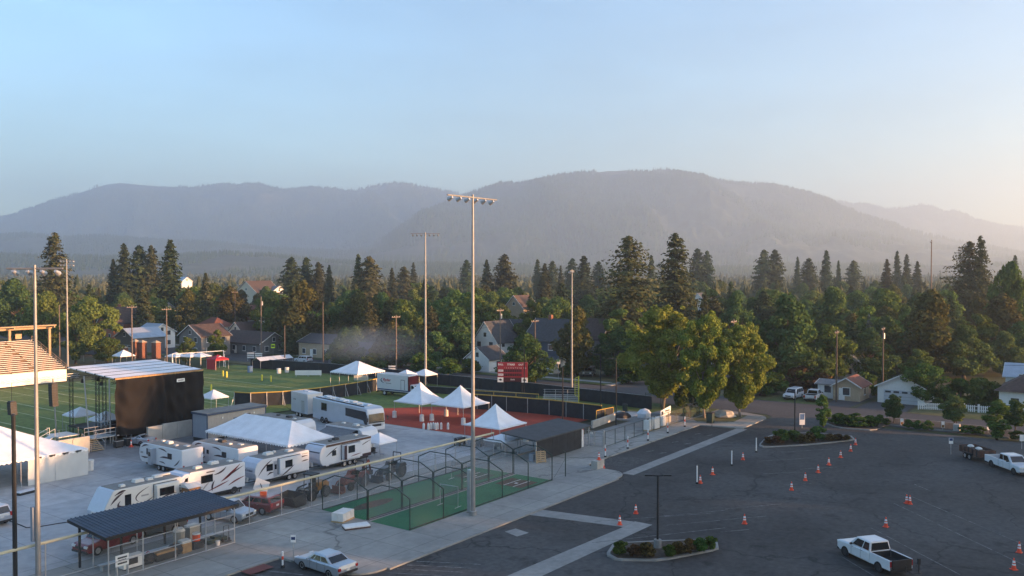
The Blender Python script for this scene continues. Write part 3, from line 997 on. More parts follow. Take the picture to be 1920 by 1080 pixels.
for px, dist, x, y, con, h, wf in sorted(BG):
    zn = [z for z in ZONES if z[0] <= px][-1][1]
    row = 'front' if dist < 265 else ('middle' if dist < 370 else 'back')
    key = (zn, row, con)
    cnt[key] = cnt.get(key, -1) + 1
    kd = 'conifer' if con else 'leafy tree'
    lab = '%s %s from left in the %s rank behind %s' % (ORD[min(cnt[key], 19)], kd, row, zn)
    if con:
        tree(r2.choice(('spruce0', 'spruce1', 'spruce2', 'pine0', 'pine1')), (x, y), h, wf, F, lab, 'conifers among the far town trees')
    else:
        tree(r2.choice(('round0', 'round1', 'round1', 'round2', 'round3', 'oval0', 'oval1')), (x, y), h, wf, D, lab, 'leafy trees massed beyond the street')

# trees along the eastern side, outside the picture: they keep the morning sun off the car park
E_LIST = [(20 + 11.5 * k, -96 - r2.uniform(0, 12)) for k in range(-8, 13)]
for x, y in E_LIST:
    h = r2.uniform(29, 33) if 70 < x < 150 else (r2.uniform(27, 30) if x <= 70 else r2.uniform(13, 17))
    tree(r2.choice(('round1', 'round0', 'oval1')), (x, y), h, r2.uniform(.7, .85), D, 'leafy tree number %s from the south along the eastern car park edge' % (ORD + ['twenty first'])[E_LIST.index((x, y)) if E_LIST.index((x, y)) < 20 else 22], 'trees east of the car park')
for k, (x, y, h) in enumerate(((147, -99, 41), (154, -104, 42), (161, -99, 40), (168, -103, 33))):  # unseen tall trees, added to throw shade on most of the stage curtain
    tree('round1', (x, y), h, .62, D, '%s very tall added tree out of view, shading the stage curtain' % ORD[k], 'added unseen trees shading the stage curtain')

# far woods on the plain and the lower slopes: one mass
def far_woods():
    rs = np.random.RandomState(77)
    V, Fc = [], []
    def add(x, y, z, h, w, con):
        i = len(V)
        ls = 3 if con else 3
        prof = ((.0, .5), (.18, 1.0), (.5, .62), (.52, .74), (.78, .3), (.80, .36), (1.0, .02)) if con else ((0, .35), (.25, .95), (.5, 1.0), (.75, .82), (.93, .4), (1.0, .05))
        n = 6
        ph = rs.uniform(0, 6.28)
        for q, r in prof:
            for k in range(n):
                a = ph + 2 * math.pi * k / n
                j = rs.uniform(.7, 1.25)
                V.append((x + math.cos(a) * r * w * j, y + math.sin(a) * r * w * j, z + h * (q + rs.uniform(-.03, .03))))
        for s in range(len(prof) - 1):
            for k in range(n):
                Fc.append((i + s * n + k, i + s * n + (k + 1) % n, i + (s + 1) * n + (k + 1) % n, i + (s + 1) * n + k))
    for k in range(6200):
        d = 430 + (rs.uniform(0, 1) ** 1.7) * 1900
        px = rs.uniform(-80, 2000)
        x, y = col_at(px, d)
        con = rs.uniform() < .4
        h = (rs.uniform(7, 15) + (6 * rs.uniform() if rs.uniform() < .12 else 0)) if con else rs.uniform(6, 12)
        add(x, y, -.5, h, h * (.19 if con else .42), con)
    me = bpy.data.meshes.new('far_woods')
    me.from_pydata(V, [], Fc)
    me.materials.append(MATS['needle_brown'])
    o = bpy.data.objects.new('far_woods', me)
    COL.objects.link(o)
    tag(o, 'distant woods spreading over the plain below the mountains', 'woods', kind='stuff')
far_woods()

# forest on the hills and mountain faces, too far to tell the trees apart
def slope_forest(k, n, h0, h1, seed):
    vs, nx = RIDGES[k]
    rs = np.random.RandomState(seed)
    ny = vs.shape[0]
    j = rs.uniform(.04, 1, n) ** .8 * (ny - 1.01)
    i = rs.uniform(0, nx - 1.01, n)
    j0, i0 = j.astype(int), i.astype(int)
    fj, fi = (j - j0)[:, None], (i - i0)[:, None]
    p = (vs[j0, i0] * (1 - fi) + vs[j0, i0 + 1] * fi) * (1 - fj) + (vs[j0 + 1, i0] * (1 - fi) + vs[j0 + 1, i0 + 1] * fi) * fj
    dens = fbm(p[:, 0] / 420.0, p[:, 1] / 420.0, seed + 3, 4)
    keep = dens > .40
    p = p[keep]
    n = len(p)
    h = rs.uniform(h0, h1, n)
    r = h * rs.uniform(.17, .3, n)
    V = np.empty((n, 4, 3))
    ph = rs.uniform(0, 6.28, n)
    for q in range(3):
        a = ph + q * 2.094
        V[:, q, 0] = p[:, 0] + np.cos(a) * r
        V[:, q, 1] = p[:, 1] + np.sin(a) * r
        V[:, q, 2] = p[:, 2] - 2
    V[:, 3] = p
    V[:, 3, 2] += h
    me = bpy.data.meshes.new('slope_forest')
    me.vertices.add(n * 4)
    me.vertices.foreach_set('co', V.reshape(-1))
    idx = (np.arange(n) * 4)[:, None]
    tri = np.concatenate([idx + np.array([[0, 1, 3]]), idx + np.array([[1, 2, 3]]), idx + np.array([[2, 0, 3]])], 1).reshape(-1)
    me.loops.add(len(tri))
    me.loops.foreach_set('vertex_index', tri.astype(np.int32))
    me.polygons.add(n * 3)
    me.polygons.foreach_set('loop_start', np.arange(n * 3, dtype=np.int32) * 3)
    me.update(calc_edges=True)
    me.materials.append(MATS['needle_green'])
    o = bpy.data.objects.new('slope_forest', me)
    COL.objects.link(o)
    tag(o, 'conifer forest covering the %s' % ('left mountain', 'big middle mountain', 'far right mountain', 'low hills at the left', 'nearest rise below the hills')[k], 'forest', kind='stuff')
for k, n, h0, h1 in ((0, 52000, 20, 38), (1, 60000, 18, 34), (2, 26000, 22, 40), (3, 26000, 12, 24), (4, 14000, 8, 16)):
    slope_forest(k, n, h0, h1, 300 + k)
# ------------------------------------------------------------------ materials for built things
mat('white_paint', (.60, .61, .63), .3, var=.03, scale=1.2, coat=.4)
mat('cream_paint', (.62, .61, .57), .38, var=.04, scale=1.0, coat=.2)
mat('silver_paint', (.42, .45, .50), .3, .5, var=.04, coat=.5)
mat('coach_silver', (.50, .54, .60), .32, .3, var=.05, scale=.8, coat=.3)
mat('grey_paint', (.16, .17, .18), .35, .3, var=.05, coat=.5)
mat('red_paint', (.18, .018, .022), .28, .1, var=.06, coat=.7)
mat('maroon_paint', (.11, .014, .02), .28, .1, var=.06, coat=.7)
mat('tan_paint', (.22, .19, .14), .4, .2, var=.05, coat=.4)
mat('black_paint', (.018, .018, .02), .4, var=.1, coat=.3)
mat('glass_dark', (.012, .014, .016), .06, var=.1, spec=.7)
mat('glass_warm', (.25, .2, .13), .12, .6, var=.3, scale=2)
mat('rubber', (.016, .016, .017), .85, var=.2, scale=6)
mat('rim_metal', (.45, .45, .46), .35, .8, var=.1)
mat('chrome', (.6, .6, .6), .2, .9, var=.05)
mat('tail_red', (.35, .012, .012), .3, var=.1)
mat('lamp_clear', (.7, .7, .68), .15, var=.05)
mat('plate', (.55, .55, .55), .5, var=.05)
mat('black_plastic', (.022, .022, .024), .6, var=.15)
mat('dark_metal', (.035, .037, .04), .5, .4, var=.15)
mat('swoosh_dark', (.045, .025, .032), .35, var=.1)
mat('swoosh_red', (.16, .018, .022), .35, var=.1)
mat('swoosh_grey', (.30, .29, .28), .4, var=.1)
mat('rv_roof', (.20, .195, .18), .8, var=.18, scale=.8)
mat('rv_nose', (.48, .52, .60), .3, var=.04, coat=.3)
mat('rv_dark_nose', (.07, .075, .09), .4, var=.1)
mat('ac_white', (.55, .55, .53), .5, var=.08)
mat('awning_grey', (.13, .14, .15), .7, var=.15)
mat('awning_pale', (.55, .58, .62), .6, var=.08)
mat('signal_orange', (.75, .10, .02), .5, var=.08)
mat('ink_blue', (.03, .05, .14), .5)
mat('ink_red', (.45, .02, .03), .5)
mat('ink_dark', (.03, .03, .035), .5)
mat('loader_orange', (.22, .10, .02), .5, var=.15)
mat('tractor_orange', (.16, .035, .018), .5, var=.2)
mat('rust_brown', (.09, .045, .03), .7, var=.3)

def text_part(parent, s, size, loc, rot, m, name='lettering', align='CENTER', shear=0.0, bold=0.0):
    cu = bpy.data.curves.new(name, 'FONT')
    cu.body = s
    cu.size = size
    cu.align_x = align
    cu.align_y = 'CENTER'
    cu.shear = shear
    cu.offset = bold
    cu.extrude = .004
    cu.resolution_u = 2
    cu.materials.append(MATS[m])
    tmp = bpy.data.objects.new(name, cu)
    me = bpy.data.meshes.new_from_object(tmp)
    me.name = name
    bpy.data.objects.remove(tmp)
    bpy.data.curves.remove(cu)
    o = bpy.data.objects.new(name, me)
    COL.objects.link(o)
    o.parent = parent
    o.location = loc
    o.rotation_euler = rot
    return o
SIDE_L = (math.pi / 2, 0, math.pi)     # reads from the +y side
SIDE_R = (math.pi / 2, 0, 0)           # reads from the -y side

WHEELS = {}
def wheel(parent, x, y, r, wd, rim='rim_metal'):
    key = (round(r, 3), round(wd, 3), rim)
    if key not in WHEELS:
        b = MB()
        for a, c, rr in ((-.5, -.42, .9), ):
            pass
        b.loft([[(math.cos(t * math.pi / 8) * q, yy * wd, math.sin(t * math.pi / 8) * q) for t in range(16)] for yy, q in ((-.5, r * .62), (-.5, r * .93), (-.36, r), (.36, r), (.5, r * .93), (.5, r * .62))], 'rubber', caps=False)
        ty = b.build('wheel', smooth=False)
        b = MB()
        for sgn in (-1, 1):
            b.loft([[(math.cos(t * math.pi / 6) * q, sgn * yy * wd, math.sin(t * math.pi / 6) * q) for t in range(12)] for yy, q in ((.42, r * .64), (.50, r * .58), (.44, r * .2), (.47, r * .12))], rim)
        rm = b.build('rim')
        WHEELS[key] = (ty.data, rm.data)
        bpy.data.objects.remove(ty); bpy.data.objects.remove(rm)
    a, c = WHEELS[key]
    w = bpy.data.objects.new('wheel', a); COL.objects.link(w); w.parent = parent; w.location = (x, y, r)
    q = bpy.data.objects.new('rim', c); COL.objects.link(q); q.parent = w
    return w

def rounded(prof, w, m, b=None, e=.07, lift=.0):
    """profile (x,z) given width w with softened side edges"""
    b = b or MB()
    cx = sum(p[0] for p in prof) / len(prof)
    cz = sum(p[1] for p in prof) / len(prof)
    xs = [p[0] for p in prof]; zs = [p[1] for p in prof]
    lx, lz = max(xs) - min(xs), max(zs) - min(zs)
    def ring(y, ins):
        return [(cx + (p[0] - cx) * (1 - 2 * ins / lx), y, cz + (p[1] - cz) * (1 - 2 * ins / lz)) for p in prof]
    b.loft([ring(-w / 2, e), ring(-w / 2 + e * .35, e * .3), ring(-w / 2 + e, 0), ring(w / 2 - e, 0), ring(w / 2 - e * .35, e * .3), ring(w / 2, e)], m)
    return b

def greenhouse(t, xf0, xf1, xr1, xr0, zb, zt, wb, wt, paint, splits, rear_glass=True, front_glass=True, name='cabin'):
    """cabin with its panes; splits are x fractions of the side windows"""
    b = MB()
    ring = lambda xa, xb, z, w: [(xa, -w / 2, z), (xb, -w / 2, z), (xb, w / 2, z), (xa, w / 2, z)]
    b.loft([ring(xr0, xf0, zb, wb), ring(xr1 * .985 + xf1 * .015, xf1, zt - .05, wt + .04), ring(xr1 + .06, xf1 - .08, zt, wt - .12)], paint)
    cab = b.build(name, t, bevel=.06)
    def lerp(a, c, q): return a + (c - a) * q
    def side(f0, f1, z0, z1, s):
        q = []
        for f, zz in ((f0, z0), (f1, z0), (f1, z1), (f0, z1)):
            k = (zz - zb) / (zt - .05 - zb)
            xa, xb = lerp(xr0, xr1, k), lerp(xf0, xf1, k)
            q.append((lerp(xa, xb, f), s * (lerp(wb, wt + .04, k) / 2 + .008), zz))
        return q
    z0, z1 = zb + .06, zt - .11
    for s in (-1, 1):
        for f0, f1 in splits:
            MB().poly(side(f0, f1, z0, z1, s), 'glass_dark').build('side_window', cab, fix=False)
    def endq(front):
        q = []
        for yy, zz in ((-.88, z0), (.88, z0), (.86, z1), (-.86, z1)):
            k = (zz - zb) / (zt - .05 - zb)
            x = lerp(xf0, xf1, k) + .010 if front else lerp(xr0, xr1, k) - .010
            q.append((x, yy * lerp(wb, wt, k) / 2, zz))
        return q
    if front_glass: MB().poly(endq(True), 'glass_dark').build('windscreen', cab, fix=False)
    if rear_glass: MB().poly(endq(False), 'glass_dark').build('rear_window', cab, fix=False)
    return cab

def arches(t, xs, w, r, name='wheel_arch'):
    for x in xs:
        for s in (-1, 1):
            b = MB()
            n = 10
            pts = [(x + math.cos(math.pi * k / n) * r, s * (w / 2 + .006), max(.0, math.sin(math.pi * k / n)) * r + r * .72) for k in range(n + 1)]
            b.poly(pts + [(x - r, s * (w / 2 + .006), r * .5), (x + r, s * (w / 2 + .006), r * .5)], 'black_plastic')
            b.build(name, t, fix=False)

def lights_and_trim(t, L, w, zf, zr, plate=True, tail_h=.2, head_h=.16, bumper='black_plastic'):
    for s in (-1, 1):
        MB().box((L / 2 - .03, s * (w / 2 - .24), zf), (.12, .36, head_h), 'lamp_clear').build('headlight', t)
        MB().box((-L / 2 + .02, s * (w / 2 - .13), zr), (.1, .22, tail_h), 'tail_red').build('tail_light', t)
    MB().box((L / 2 - .02, 0, zf - .1), (.08, w * .5, .2), 'black_plastic').build('grille', t)
    MB().box((L / 2 - .02, 0, .42), (.16, w * .94, .18), bumper).build('bumper', t, bevel=.03)
    MB().box((-L / 2 + .02, 0, .45), (.16, w * .94, .18), bumper).build('bumper', t, bevel=.03)
    if plate:
        MB().box((-L / 2 - .025, 0, zr - .14), (.03, .34, .16), 'plate').build('number_plate', t)

def mirrors(t, x, z, w, m):
    for s in (-1, 1):
        MB().box((x, s * (w / 2 + .1), z), (.12, .2, .15), m).build('wing_mirror', t, bevel=.02)

def door_lines(t, xs, w, z0, z1):
    for x in xs:
        for s in (-1, 1):
            MB().box((x, s * (w / 2 + .001), (z0 + z1) / 2), (.018, .012, z1 - z0), 'black_plastic').build('door_seam', t)
            MB().box((x - .16 if x > -.5 else x + .16, s * (w / 2 + .012), z1 - .1), (.16, .03, .03), 'chrome').build('door_handle', t)

def saloon(label, loc, rz, paint, L=5.0, w=1.85, h=1.45, group=None):
    t = thing('saloon_car', label, 'car', loc, rz, group)
    a = L / 2
    rounded([(-a, .35), (-a - .02, .75), (-a + .05, 1.0), (-a + .9, 1.02), (a - 1.5, .98), (a - .3, .82), (a, .7), (a + .02, .38), (a - .3, .24), (-a + .3, .24)], w, paint, e=.12).build('body', t, bevel=.06)
    greenhouse(t, a - 1.35, a - 2.05, -a + 1.55, -a + .8, .97, h, w - .12, w - .42, paint, ((.10, .40), (.43, .70), (.73, .86)))
    arches(t, (a - .95, -a + 1.05), w, .37)
    for x in (a - .95, -a + 1.05):
        for s in (-1, 1): wheel(t, x, s * (w / 2 - .1), .33, .22)
    lights_and_trim(t, L, w, .68, .78)
    mirrors(t, a - 1.75, 1.02, w, paint)
    door_lines(t, (a - 1.85, -.15, -a + 1.45), w, .4, .95)
    return t

def suv(label, loc, rz, paint, L=4.7, w=1.9, h=1.75, group=None, name='suv', rack=False, cat='car'):
    t = thing(name, label, cat, loc, rz, group)
    a = L / 2
    rounded([(-a, .4), (-a - .02, .85), (-a + .03, 1.12), (a - 1.2, 1.08), (a - .2, .98), (a, .8), (a + .02, .42), (a - .25, .28), (-a + .25, .28)], w, paint, e=.12).build('body', t, bevel=.06)
    greenhouse(t, a - 1.1, a - 1.75, -a + .35, -a + .05, 1.07, h, w - .1, w - .34, paint, ((.06, .30), (.33, .62), (.65, .90)))
    arches(t, (a - .9, -a + .95), w, .41)
    for x in (a - .9, -a + .95):
        for s in (-1, 1): wheel(t, x, s * (w / 2 - .1), .37, .24)
    lights_and_trim(t, L, w, .8, .98, tail_h=.34)
    mirrors(t, a - 1.5, 1.12, w, 'black_plastic')
    door_lines(t, (a - 1.65, -.05, -a + 1.3), w, .45, 1.05)
    if rack:
        for s in (-1, 1): MB().cyl((a - 2.1, s * (w / 2 - .28), h + .06), (-a + .5, s * (w / 2 - .28), h + .06), .025, 'black_plastic').build('roof_rail', t)
    return t

def pickup(label, loc, rz, paint, L=5.8, w=2.0, h=1.9, cab=2.3, group=None, bedmat='black_plastic'):
    t = thing('pickup_truck', label, 'pickup', loc, rz, group)
    a = L / 2
    xc0 = a - 1.45                       # cowl
    xb = xc0 - cab                        # back of cab
    rounded([(xb, .5), (xb, 1.22), (xc0, 1.2), (a - .25, 1.12), (a, 1.0), (a + .02, .5), (a - .25, .36), (xb, .36)], w, paint, e=.12).build('body', t, bevel=.06)
    greenhouse(t, xc0 + .05, xc0 - .65, xb + .12, xb + .02, 1.2, h, w - .12, w - .4, paint, ((.05, .36), (.40, .86)))
    b = MB()                              # bed: floor, sides
    b.bx(-a, xb - .03, -w / 2 + .06, w / 2 - .06, .5, .72, bedmat)
    b.build('bed_floor', t)
    for s in (-1, 1):
        rounded([(-a, .5), (-a, 1.22), (xb - .03, 1.22), (xb - .03, .42)], .14, paint, e=.03).build('bed_side', t, loc=(0, s * (w / 2 - .07), 0))
        MB().bx(-a + .05, xb - .08, s * (w / 2 - .145), s * (w / 2 - .142), .72, 1.2, bedmat).build('bed_liner', t)
    MB().bx(-a, -a + .09, -w / 2 + .14, w / 2 - .14, .55, 1.2, paint if bedmat != 'tail_black' else 'black_plastic').build('tailgate', t, bevel=.02)
    MB().bx(xb - .06, xb - .03, -w / 2 + .14, w / 2 - .14, .7, 1.2, bedmat).build('bulkhead', t)
    arches(t, (a - .98, -a + 1.2), w, .46)
    for x in (a - .98, -a + 1.2):
        for s in (-1, 1): wheel(t, x, s * (w / 2 - .11), .41, .27, 'dark_metal')
    lights_and_trim(t, L, w, .95, .95, tail_h=.4)
    mirrors(t, xc0 - .4, 1.3, w + .06, 'black_plastic')
    door_lines(t, (xc0 - .25, xc0 - 1.3), w, .5, 1.18)
    return t

# ---- recreational vehicles -------------------------------------------------
def ribbon(t, pts, wds, y, s, m, name='stripe'):
    """curved decal on the side plane y*s: centre points (x, z) with half widths"""
    n = len(pts)
    up, dn = [], []
    for k in range(n):
        p0, p1 = pts[max(0, k - 1)], pts[min(n - 1, k + 1)]
        d = math.hypot(p1[0] - p0[0], p1[1] - p0[1]) or 1
        nx, nz = -(p1[1] - p0[1]) / d, (p1[0] - p0[0]) / d
        up.append((pts[k][0] + nx * wds[k], y * s, pts[k][1] + nz * wds[k]))
        dn.append((pts[k][0] - nx * wds[k], y * s, pts[k][1] - nz * wds[k]))
    b = MB()
    for k in range(n - 1):
        b.poly([up[k], up[k + 1], dn[k + 1], dn[k]], m)
    return b.build(name, t, fix=False)

def curve(p0, p1, p2, n=8):
    return [((1 - q) ** 2 * p0[0] + 2 * q * (1 - q) * p1[0] + q * q * p2[0], (1 - q) ** 2 * p0[1] + 2 * q * (1 - q) * p1[1] + q * q * p2[1]) for q in [k / n for k in range(n + 1)]]

def taper(w, n=8):
    return [w * math.sin(math.pi * (k + .35) / (n + .7)) for k in range(n + 1)]

def pane(t, x0, x1, z0, z1, y, s, m='glass_dark', name='window', frame=True):
    b = MB().box(((x0 + x1) / 2, y * s, (z0 + z1) / 2), (x1 - x0, .03, z1 - z0), m)
    o = b.build(name, t)
    if frame:
        f = MB()
        e = .04
        for a, c, d0, d1 in ((x0 - e, x1 + e, z1, z1 + e), (x0 - e, x1 + e, z0 - e, z0), (x0 - e, x0, z0, z1), (x1, x1 + e, z0, z1)):
            f.bx(a, c, y * s - .02, y * s + .02, d0, d1, 'black_plastic')
        f.build('frame', o)
    return o

def rv_box(label, loc, rz, L, H=2.8, w=2.6, nose='slope', paint='cream_paint', nosemat='rv_nose', name='travel_trailer', group='camper trailers parked in the event yard', floor=.62, wheels=(-.4, .55), hitch=True):
    """towed camper: x forward, body profile with shaped nose"""
    t = thing(name, label, 'camper', loc, rz, group)
    a = L / 2
    z0, z1 = floor, H
    if nose == 'slope':
        np_ = [(a - .05, z0 + .1), (a, z0 + .35), (a - .28, z0 + .95), (a - .95, z1 - .08), (a - 1.15, z1)]
    elif nose == 'round':
        np_ = [(a - .55, z0), (a - .18, z0 + .3), (a, z0 + .85), (a - .06, z0 + 1.35), (a - .3, z1 - .3), (a - .75, z1 - .05), (a - 1.1, z1)]
    elif nose == 'flat':
        np_ = [(a, z0 + .1), (a + .04, z0 + .9), (a - .06, z1 - .3), (a - .3, z1)]
    else:
        np_ = [(a, z0), (a, z1)]
    prof = [(-a + .03, z0), ] + np_ + [(-a + .12, z1), (-a, z1 - .12), (-a, z0 + .1)]
    rounded(prof, w, paint, e=.06).build('body', t)
    b = MB()                              # nose cap in its own colour
    q = [p for p in np_]
    if len(q) > 2:
        for k in range(len(q) - 1):
            (xa, za), (xb, zb) = q[k], q[k + 1]
            d = math.hypot(xb - xa, zb - za) or 1
            nx, nz = (zb - za) / d * .015, -(xb - xa) / d * .015
            b.poly([(xa + nx, -w / 2 + .05, za + nz), (xa + nx, w / 2 - .05, za + nz), (xb + nx, w / 2 - .05, zb + nz), (xb + nx, -w / 2 + .05, zb + nz)], nosemat)
        b.build('nose_cap', t, fix=False)
    MB().bx(-a + .2, q[-1][0] - .05, -w / 2 + .12, w / 2 - .12, z1 - .01, z1 + .035, 'rv_roof').build('roof_sheet', t)
    MB().bx(-a + .3, a - 1.1, -w / 2 + .15, w / 2 - .15, z0 - .22, z0 + .01, 'dark_metal').build('chassis', t)
    for x in wheels:
        for s in (-1, 1): wheel(t, x, s * (w / 2 - .14), .33, .22)
    if hitch:
        b = MB()
        for s in (-1, 1): b.cyl((a - .7, s * .5, .5), (a + .75, 0, .48), .05, 'dark_metal', n=6)
        b.cyl((a + .65, 0, .48), (a + .65, 0, .02), .04, 'dark_metal', n=6)
        b.build('hitch', t)
        for s in (-1, 1): MB().cyl((a + .12, s * .17, .55), (a + .12, s * .17, 1.0), .14, 'ac_white', n=10).build('gas_bottle', t)
    for s in (-1, 1):
        MB().cyl((-a + .5, s * (w / 2 - .25), .0), (-a + .5, s * (w / 2 - .25), z0 - .2), .04, 'dark_metal', n=6).build('stabiliser_leg', t)
    for s in (-1, 1): MB().box((-a - .01, s * (w / 2 - .2), z0 + .35), (.04, .16, .2), 'tail_red').build('tail_light', t)
    return t

def roof_unit(t, x, y, z, m='ac_white', d=(.95, .7, .28)):
    return MB().box((x, y, z + d[2] / 2 + .03), d, m, taper=.82).build('roof_unit', t, bevel=.04)

def slide_out(t, x0, x1, z0, z1, w, s, out=.55, paint='cream_paint'):
    o = MB().bx(x0, x1, s * (w / 2 - .02), s * (w / 2 + out), z0, z1, paint).build('slide_out', t, bevel=.03)
    b = MB()
    for xx in (x0 - .04, x1): b.bx(xx, xx + .04, s * (w / 2), s * (w / 2 + .06), z0 - .05, z1 + .05, 'black_plastic')
    b.bx(x0, x1, s * (w / 2), s * (w / 2 + .06), z1, z1 + .05, 'black_plastic')
    b.build('seal', o)
    return o
YN = 62.4 * K           # the near faces of the row of campers
def campers():
    # A: fifth-wheel style trailer nearest the camera
    L = 7.6
    t = rv_box('cream travel trailer with sloped pale nose, nearest the dark metal shelter', (37.3 * K + .05, YN + 1.3, .02), math.pi, L, 2.8, nose='slope', wheels=(-.9, -.1))
    y = 1.3 + .012
    slide_out(t, -3.2, -.95, 1.05, 2.6, 2.6, 1)
    pane(t, -2.6, -1.25, 1.65, 2.25, 1.3 + .56, 1)
    pane(t, 1.25, 1.75, 1.25, 2.2, y, 1)
    pane(t, -3.62, -3.45, 1.5, 2.1, y, 1, frame=False)
    ribbon(t, curve((2.75, 2.35), (2.0, 2.7), (1.7, 2.62)), taper(.10), y, 1, 'swoosh_dark')
    ribbon(t, curve((3.1, 1.6), (2.6, 2.2), (1.9, 2.5)), taper(.10), y, 1, 'swoosh_dark')
    ribbon(t, curve((2.2, 1.8), (3.1, 1.0), (.4, 1.25), 10), taper(.12, 10), y, 1, 'swoosh_dark')
    ribbon(t, curve((-.5, 2.55), (1.4, 1.9), (.45, 1.35), 10), taper(.06, 10), y, 1, 'swoosh_dark')
    ribbon(t, curve((1.6, .85), (.2, .95), (-.9, 1.55)), taper(.09), y, 1, 'swoosh_dark')
    ribbon(t, curve((-1.2, 1.35), (-2.0, 1.65), (-2.9, 1.62)), taper(.06), 1.3 + .565, 1, 'swoosh_dark')
    for z in (1.0, 1.2, 1.4):
        ribbon(t, [(-3.75, z + .1), (-3.3, z)], [.06, .03], y, 1, 'swoosh_dark')
    MB().bx(-.45, .25, y - .01, y + .012, 1.78, 1.92, 'swoosh_grey').build('badge', t)
    MB().poly([(L / 2 - .30, .35, 1.35), (L / 2 - .30, -.35, 1.35), (L / 2 - .46, -.32, 1.7), (L / 2 - .46, .32, 1.7)], 'rv_dark_nose').build('nose_badge', t, fix=False)
    roof_unit(t, 1.6, .5, 2.8, d=(.5, .5, .2)); roof_unit(t, -.2, 0, 2.8); roof_unit(t, -1.2, .2, 2.8, d=(.6, .5, .22)); roof_unit(t, -2.2, -.2, 2.8, d=(.9, .6, .24))
    b = MB()
    b.box((-3.0, -.3, 2.95), (1.0, .35, .14), 'ac_white'); b.build('folded_ladder', t)
    # B: motor home
    L = 6.4
    xb = 43.9 * K
    t = rv_box('white motorhome with dark red swooshes and rounded cab bunk behind a timber hut', (xb, YN + 1.3, .02), math.pi, L, 2.95, nose='flat', paint='white_paint', name='motorhome', hitch=False, wheels=(-1.9,), floor=.5)
    a = L / 2
    # over-cab bunk and cab
    rounded([(a - .7, 1.75), (a + .55, 1.85), (a + .85, 2.15), (a + .72, 2.6), (a + .3, 2.88), (a - .6, 2.93)], 2.5, 'rv_nose', e=.12).build('cab_bunk', t, bevel=.05)
    rounded([(a - .5, .5), (a - .5, 1.75), (a + .5, 1.7), (a + 1.0, 1.25), (a + 1.75, 1.1), (a + 1.85, .6), (a + 1.6, .42)], 2.1, 'white_paint', e=.1).build('cab', t, bevel=.04)
    MB().poly([(a + .53, -.85, 1.66), (a + .53, .85, 1.66), (a + 1.02, .85, 1.27), (a + 1.02, -.85, 1.27)], 'glass_dark').build('windscreen', t, fix=False)
    for s in (-1, 1):
        MB().poly([(a - .35, s * 1.06, 1.2), (a + .75, s * 1.06, 1.2), (a + .42, s * 1.06, 1.62), (a - .35, s * 1.06, 1.65)], 'glass_dark').build('cab_window', t, fix=False)
        wheel(t, a + 1.1, s * .95, .38, .24)
    y = 1.312
    MB().poly([(a - .45, 1.262, 2.15), (a + .35, 1.262, 2.2), (a + .2, 1.262, 2.5), (a - .45, 1.262, 2.62)], 'glass_dark').build('bunk_window', t, fix=False)
    pane(t, .55, 1.75, 1.75, 2.4, y, 1)
    arches(t, (-1.9,), 2.6, .42)
    ribbon(t, curve((.4, 2.3), (-.6, 2.35), (-1.0, 2.85)), taper(.09), y, 1, 'swoosh_dark')
    ribbon(t, curve((-.4, 1.5), (-1.4, 1.9), (-2.6, 2.85), 10), taper(.13, 10), y, 1, 'swoosh_red')
    ribbon(t, curve((-.9, 1.75), (-1.9, 2.2), (-2.95, 2.6)), taper(.07), y, 1, 'swoosh_dark')
    ribbon(t, curve((1.3, .8), (-.4, 1.2), (-1.3, 1.45)), taper(.07), y, 1, 'swoosh_red')
    ribbon(t, curve((-1.2, .95), (-2.0, 1.35), (-3.15, 1.55)), taper(.08), y, 1, 'swoosh_red')
    ribbon(t, curve((.55, .8), (.7, 1.3), (.3, 1.75)), taper(.1), y, 1, 'swoosh_dark')
    ribbon(t, curve((1.9, .8), (1.4, 1.4), (.9, 1.7)), taper(.08), y, 1, 'swoosh_grey')
    ribbon(t, curve((2.6, .8), (2.0, 1.3), (1.6, 1.4)), taper(.07), y, 1, 'swoosh_grey')
    MB().bx(.3, 1.2, y - .01, y + .012, 2.62, 2.72, 'swoosh_dark').build('badge', t)
    d = MB().bx(2.3, 2.95, y - .02, y + .02, .65, 2.05, 'white_paint').build('door', t)
    MB().bx(2.4, 2.85, y, y + .03, 1.35, 1.9, 'glass_dark').build('pane', d)
    roof_unit(t, 1.5, .3, 2.95, d=(.8, .6, .26)); roof_unit(t, -.6, -.2, 2.95); roof_unit(t, -2.2, .2, 2.95, d=(.5, .5, .15))
    # C: rounded trailer with open door
    L = 7.0
    t = rv_box('white rounded trailer with lettered nose, between the motorhome and the dark nosed trailer', (50.7 * K, YN + 1.3, .02), math.pi, L, 2.75, nose='round', paint='white_paint', wheels=(-.85, -1.6))
    slide_out(t, -2.2, .65, .95, 2.5, 2.6, 1, .35, 'white_paint')
    pane(t, -.9, -.05, 1.55, 2.2, 1.3 + .36, 1)
    pane(t, 1.35, 2.05, 1.5, 2.1, y, 1)
    d = MB().bx(.75, 1.2, y - .02, y + .03, .75, 2.35, 'silver_paint').build('door', t)
    MB().bx(.85, 1.1, y, y + .04, 1.5, 2.0, 'glass_dark').build('pane', d)
    ribbon(t, curve((3.1, 1.15), (2.4, 2.1), (1.4, 2.55)), taper(.08), y, 1, 'swoosh_dark')
    ribbon(t, [(2.0, 1.05), (1.65, 1.25), (1.2, 1.25)], [.02, .1, .02], y, 1, 'swoosh_dark')
    ribbon(t, curve((.5, .75), (-.3, 1.1), (-1.2, 1.65)), taper(.08), 1.665, 1, 'swoosh_dark')
    ribbon(t, curve((.4, 1.35), (-.4, 1.5), (-1.0, 1.7)), taper(.03), 1.665, 1, 'swoosh_grey')
    ribbon(t, curve((-1.0, 1.9), (-1.8, 2.25), (-3.3, 2.2)), taper(.09), y, 1, 'swoosh_dark')
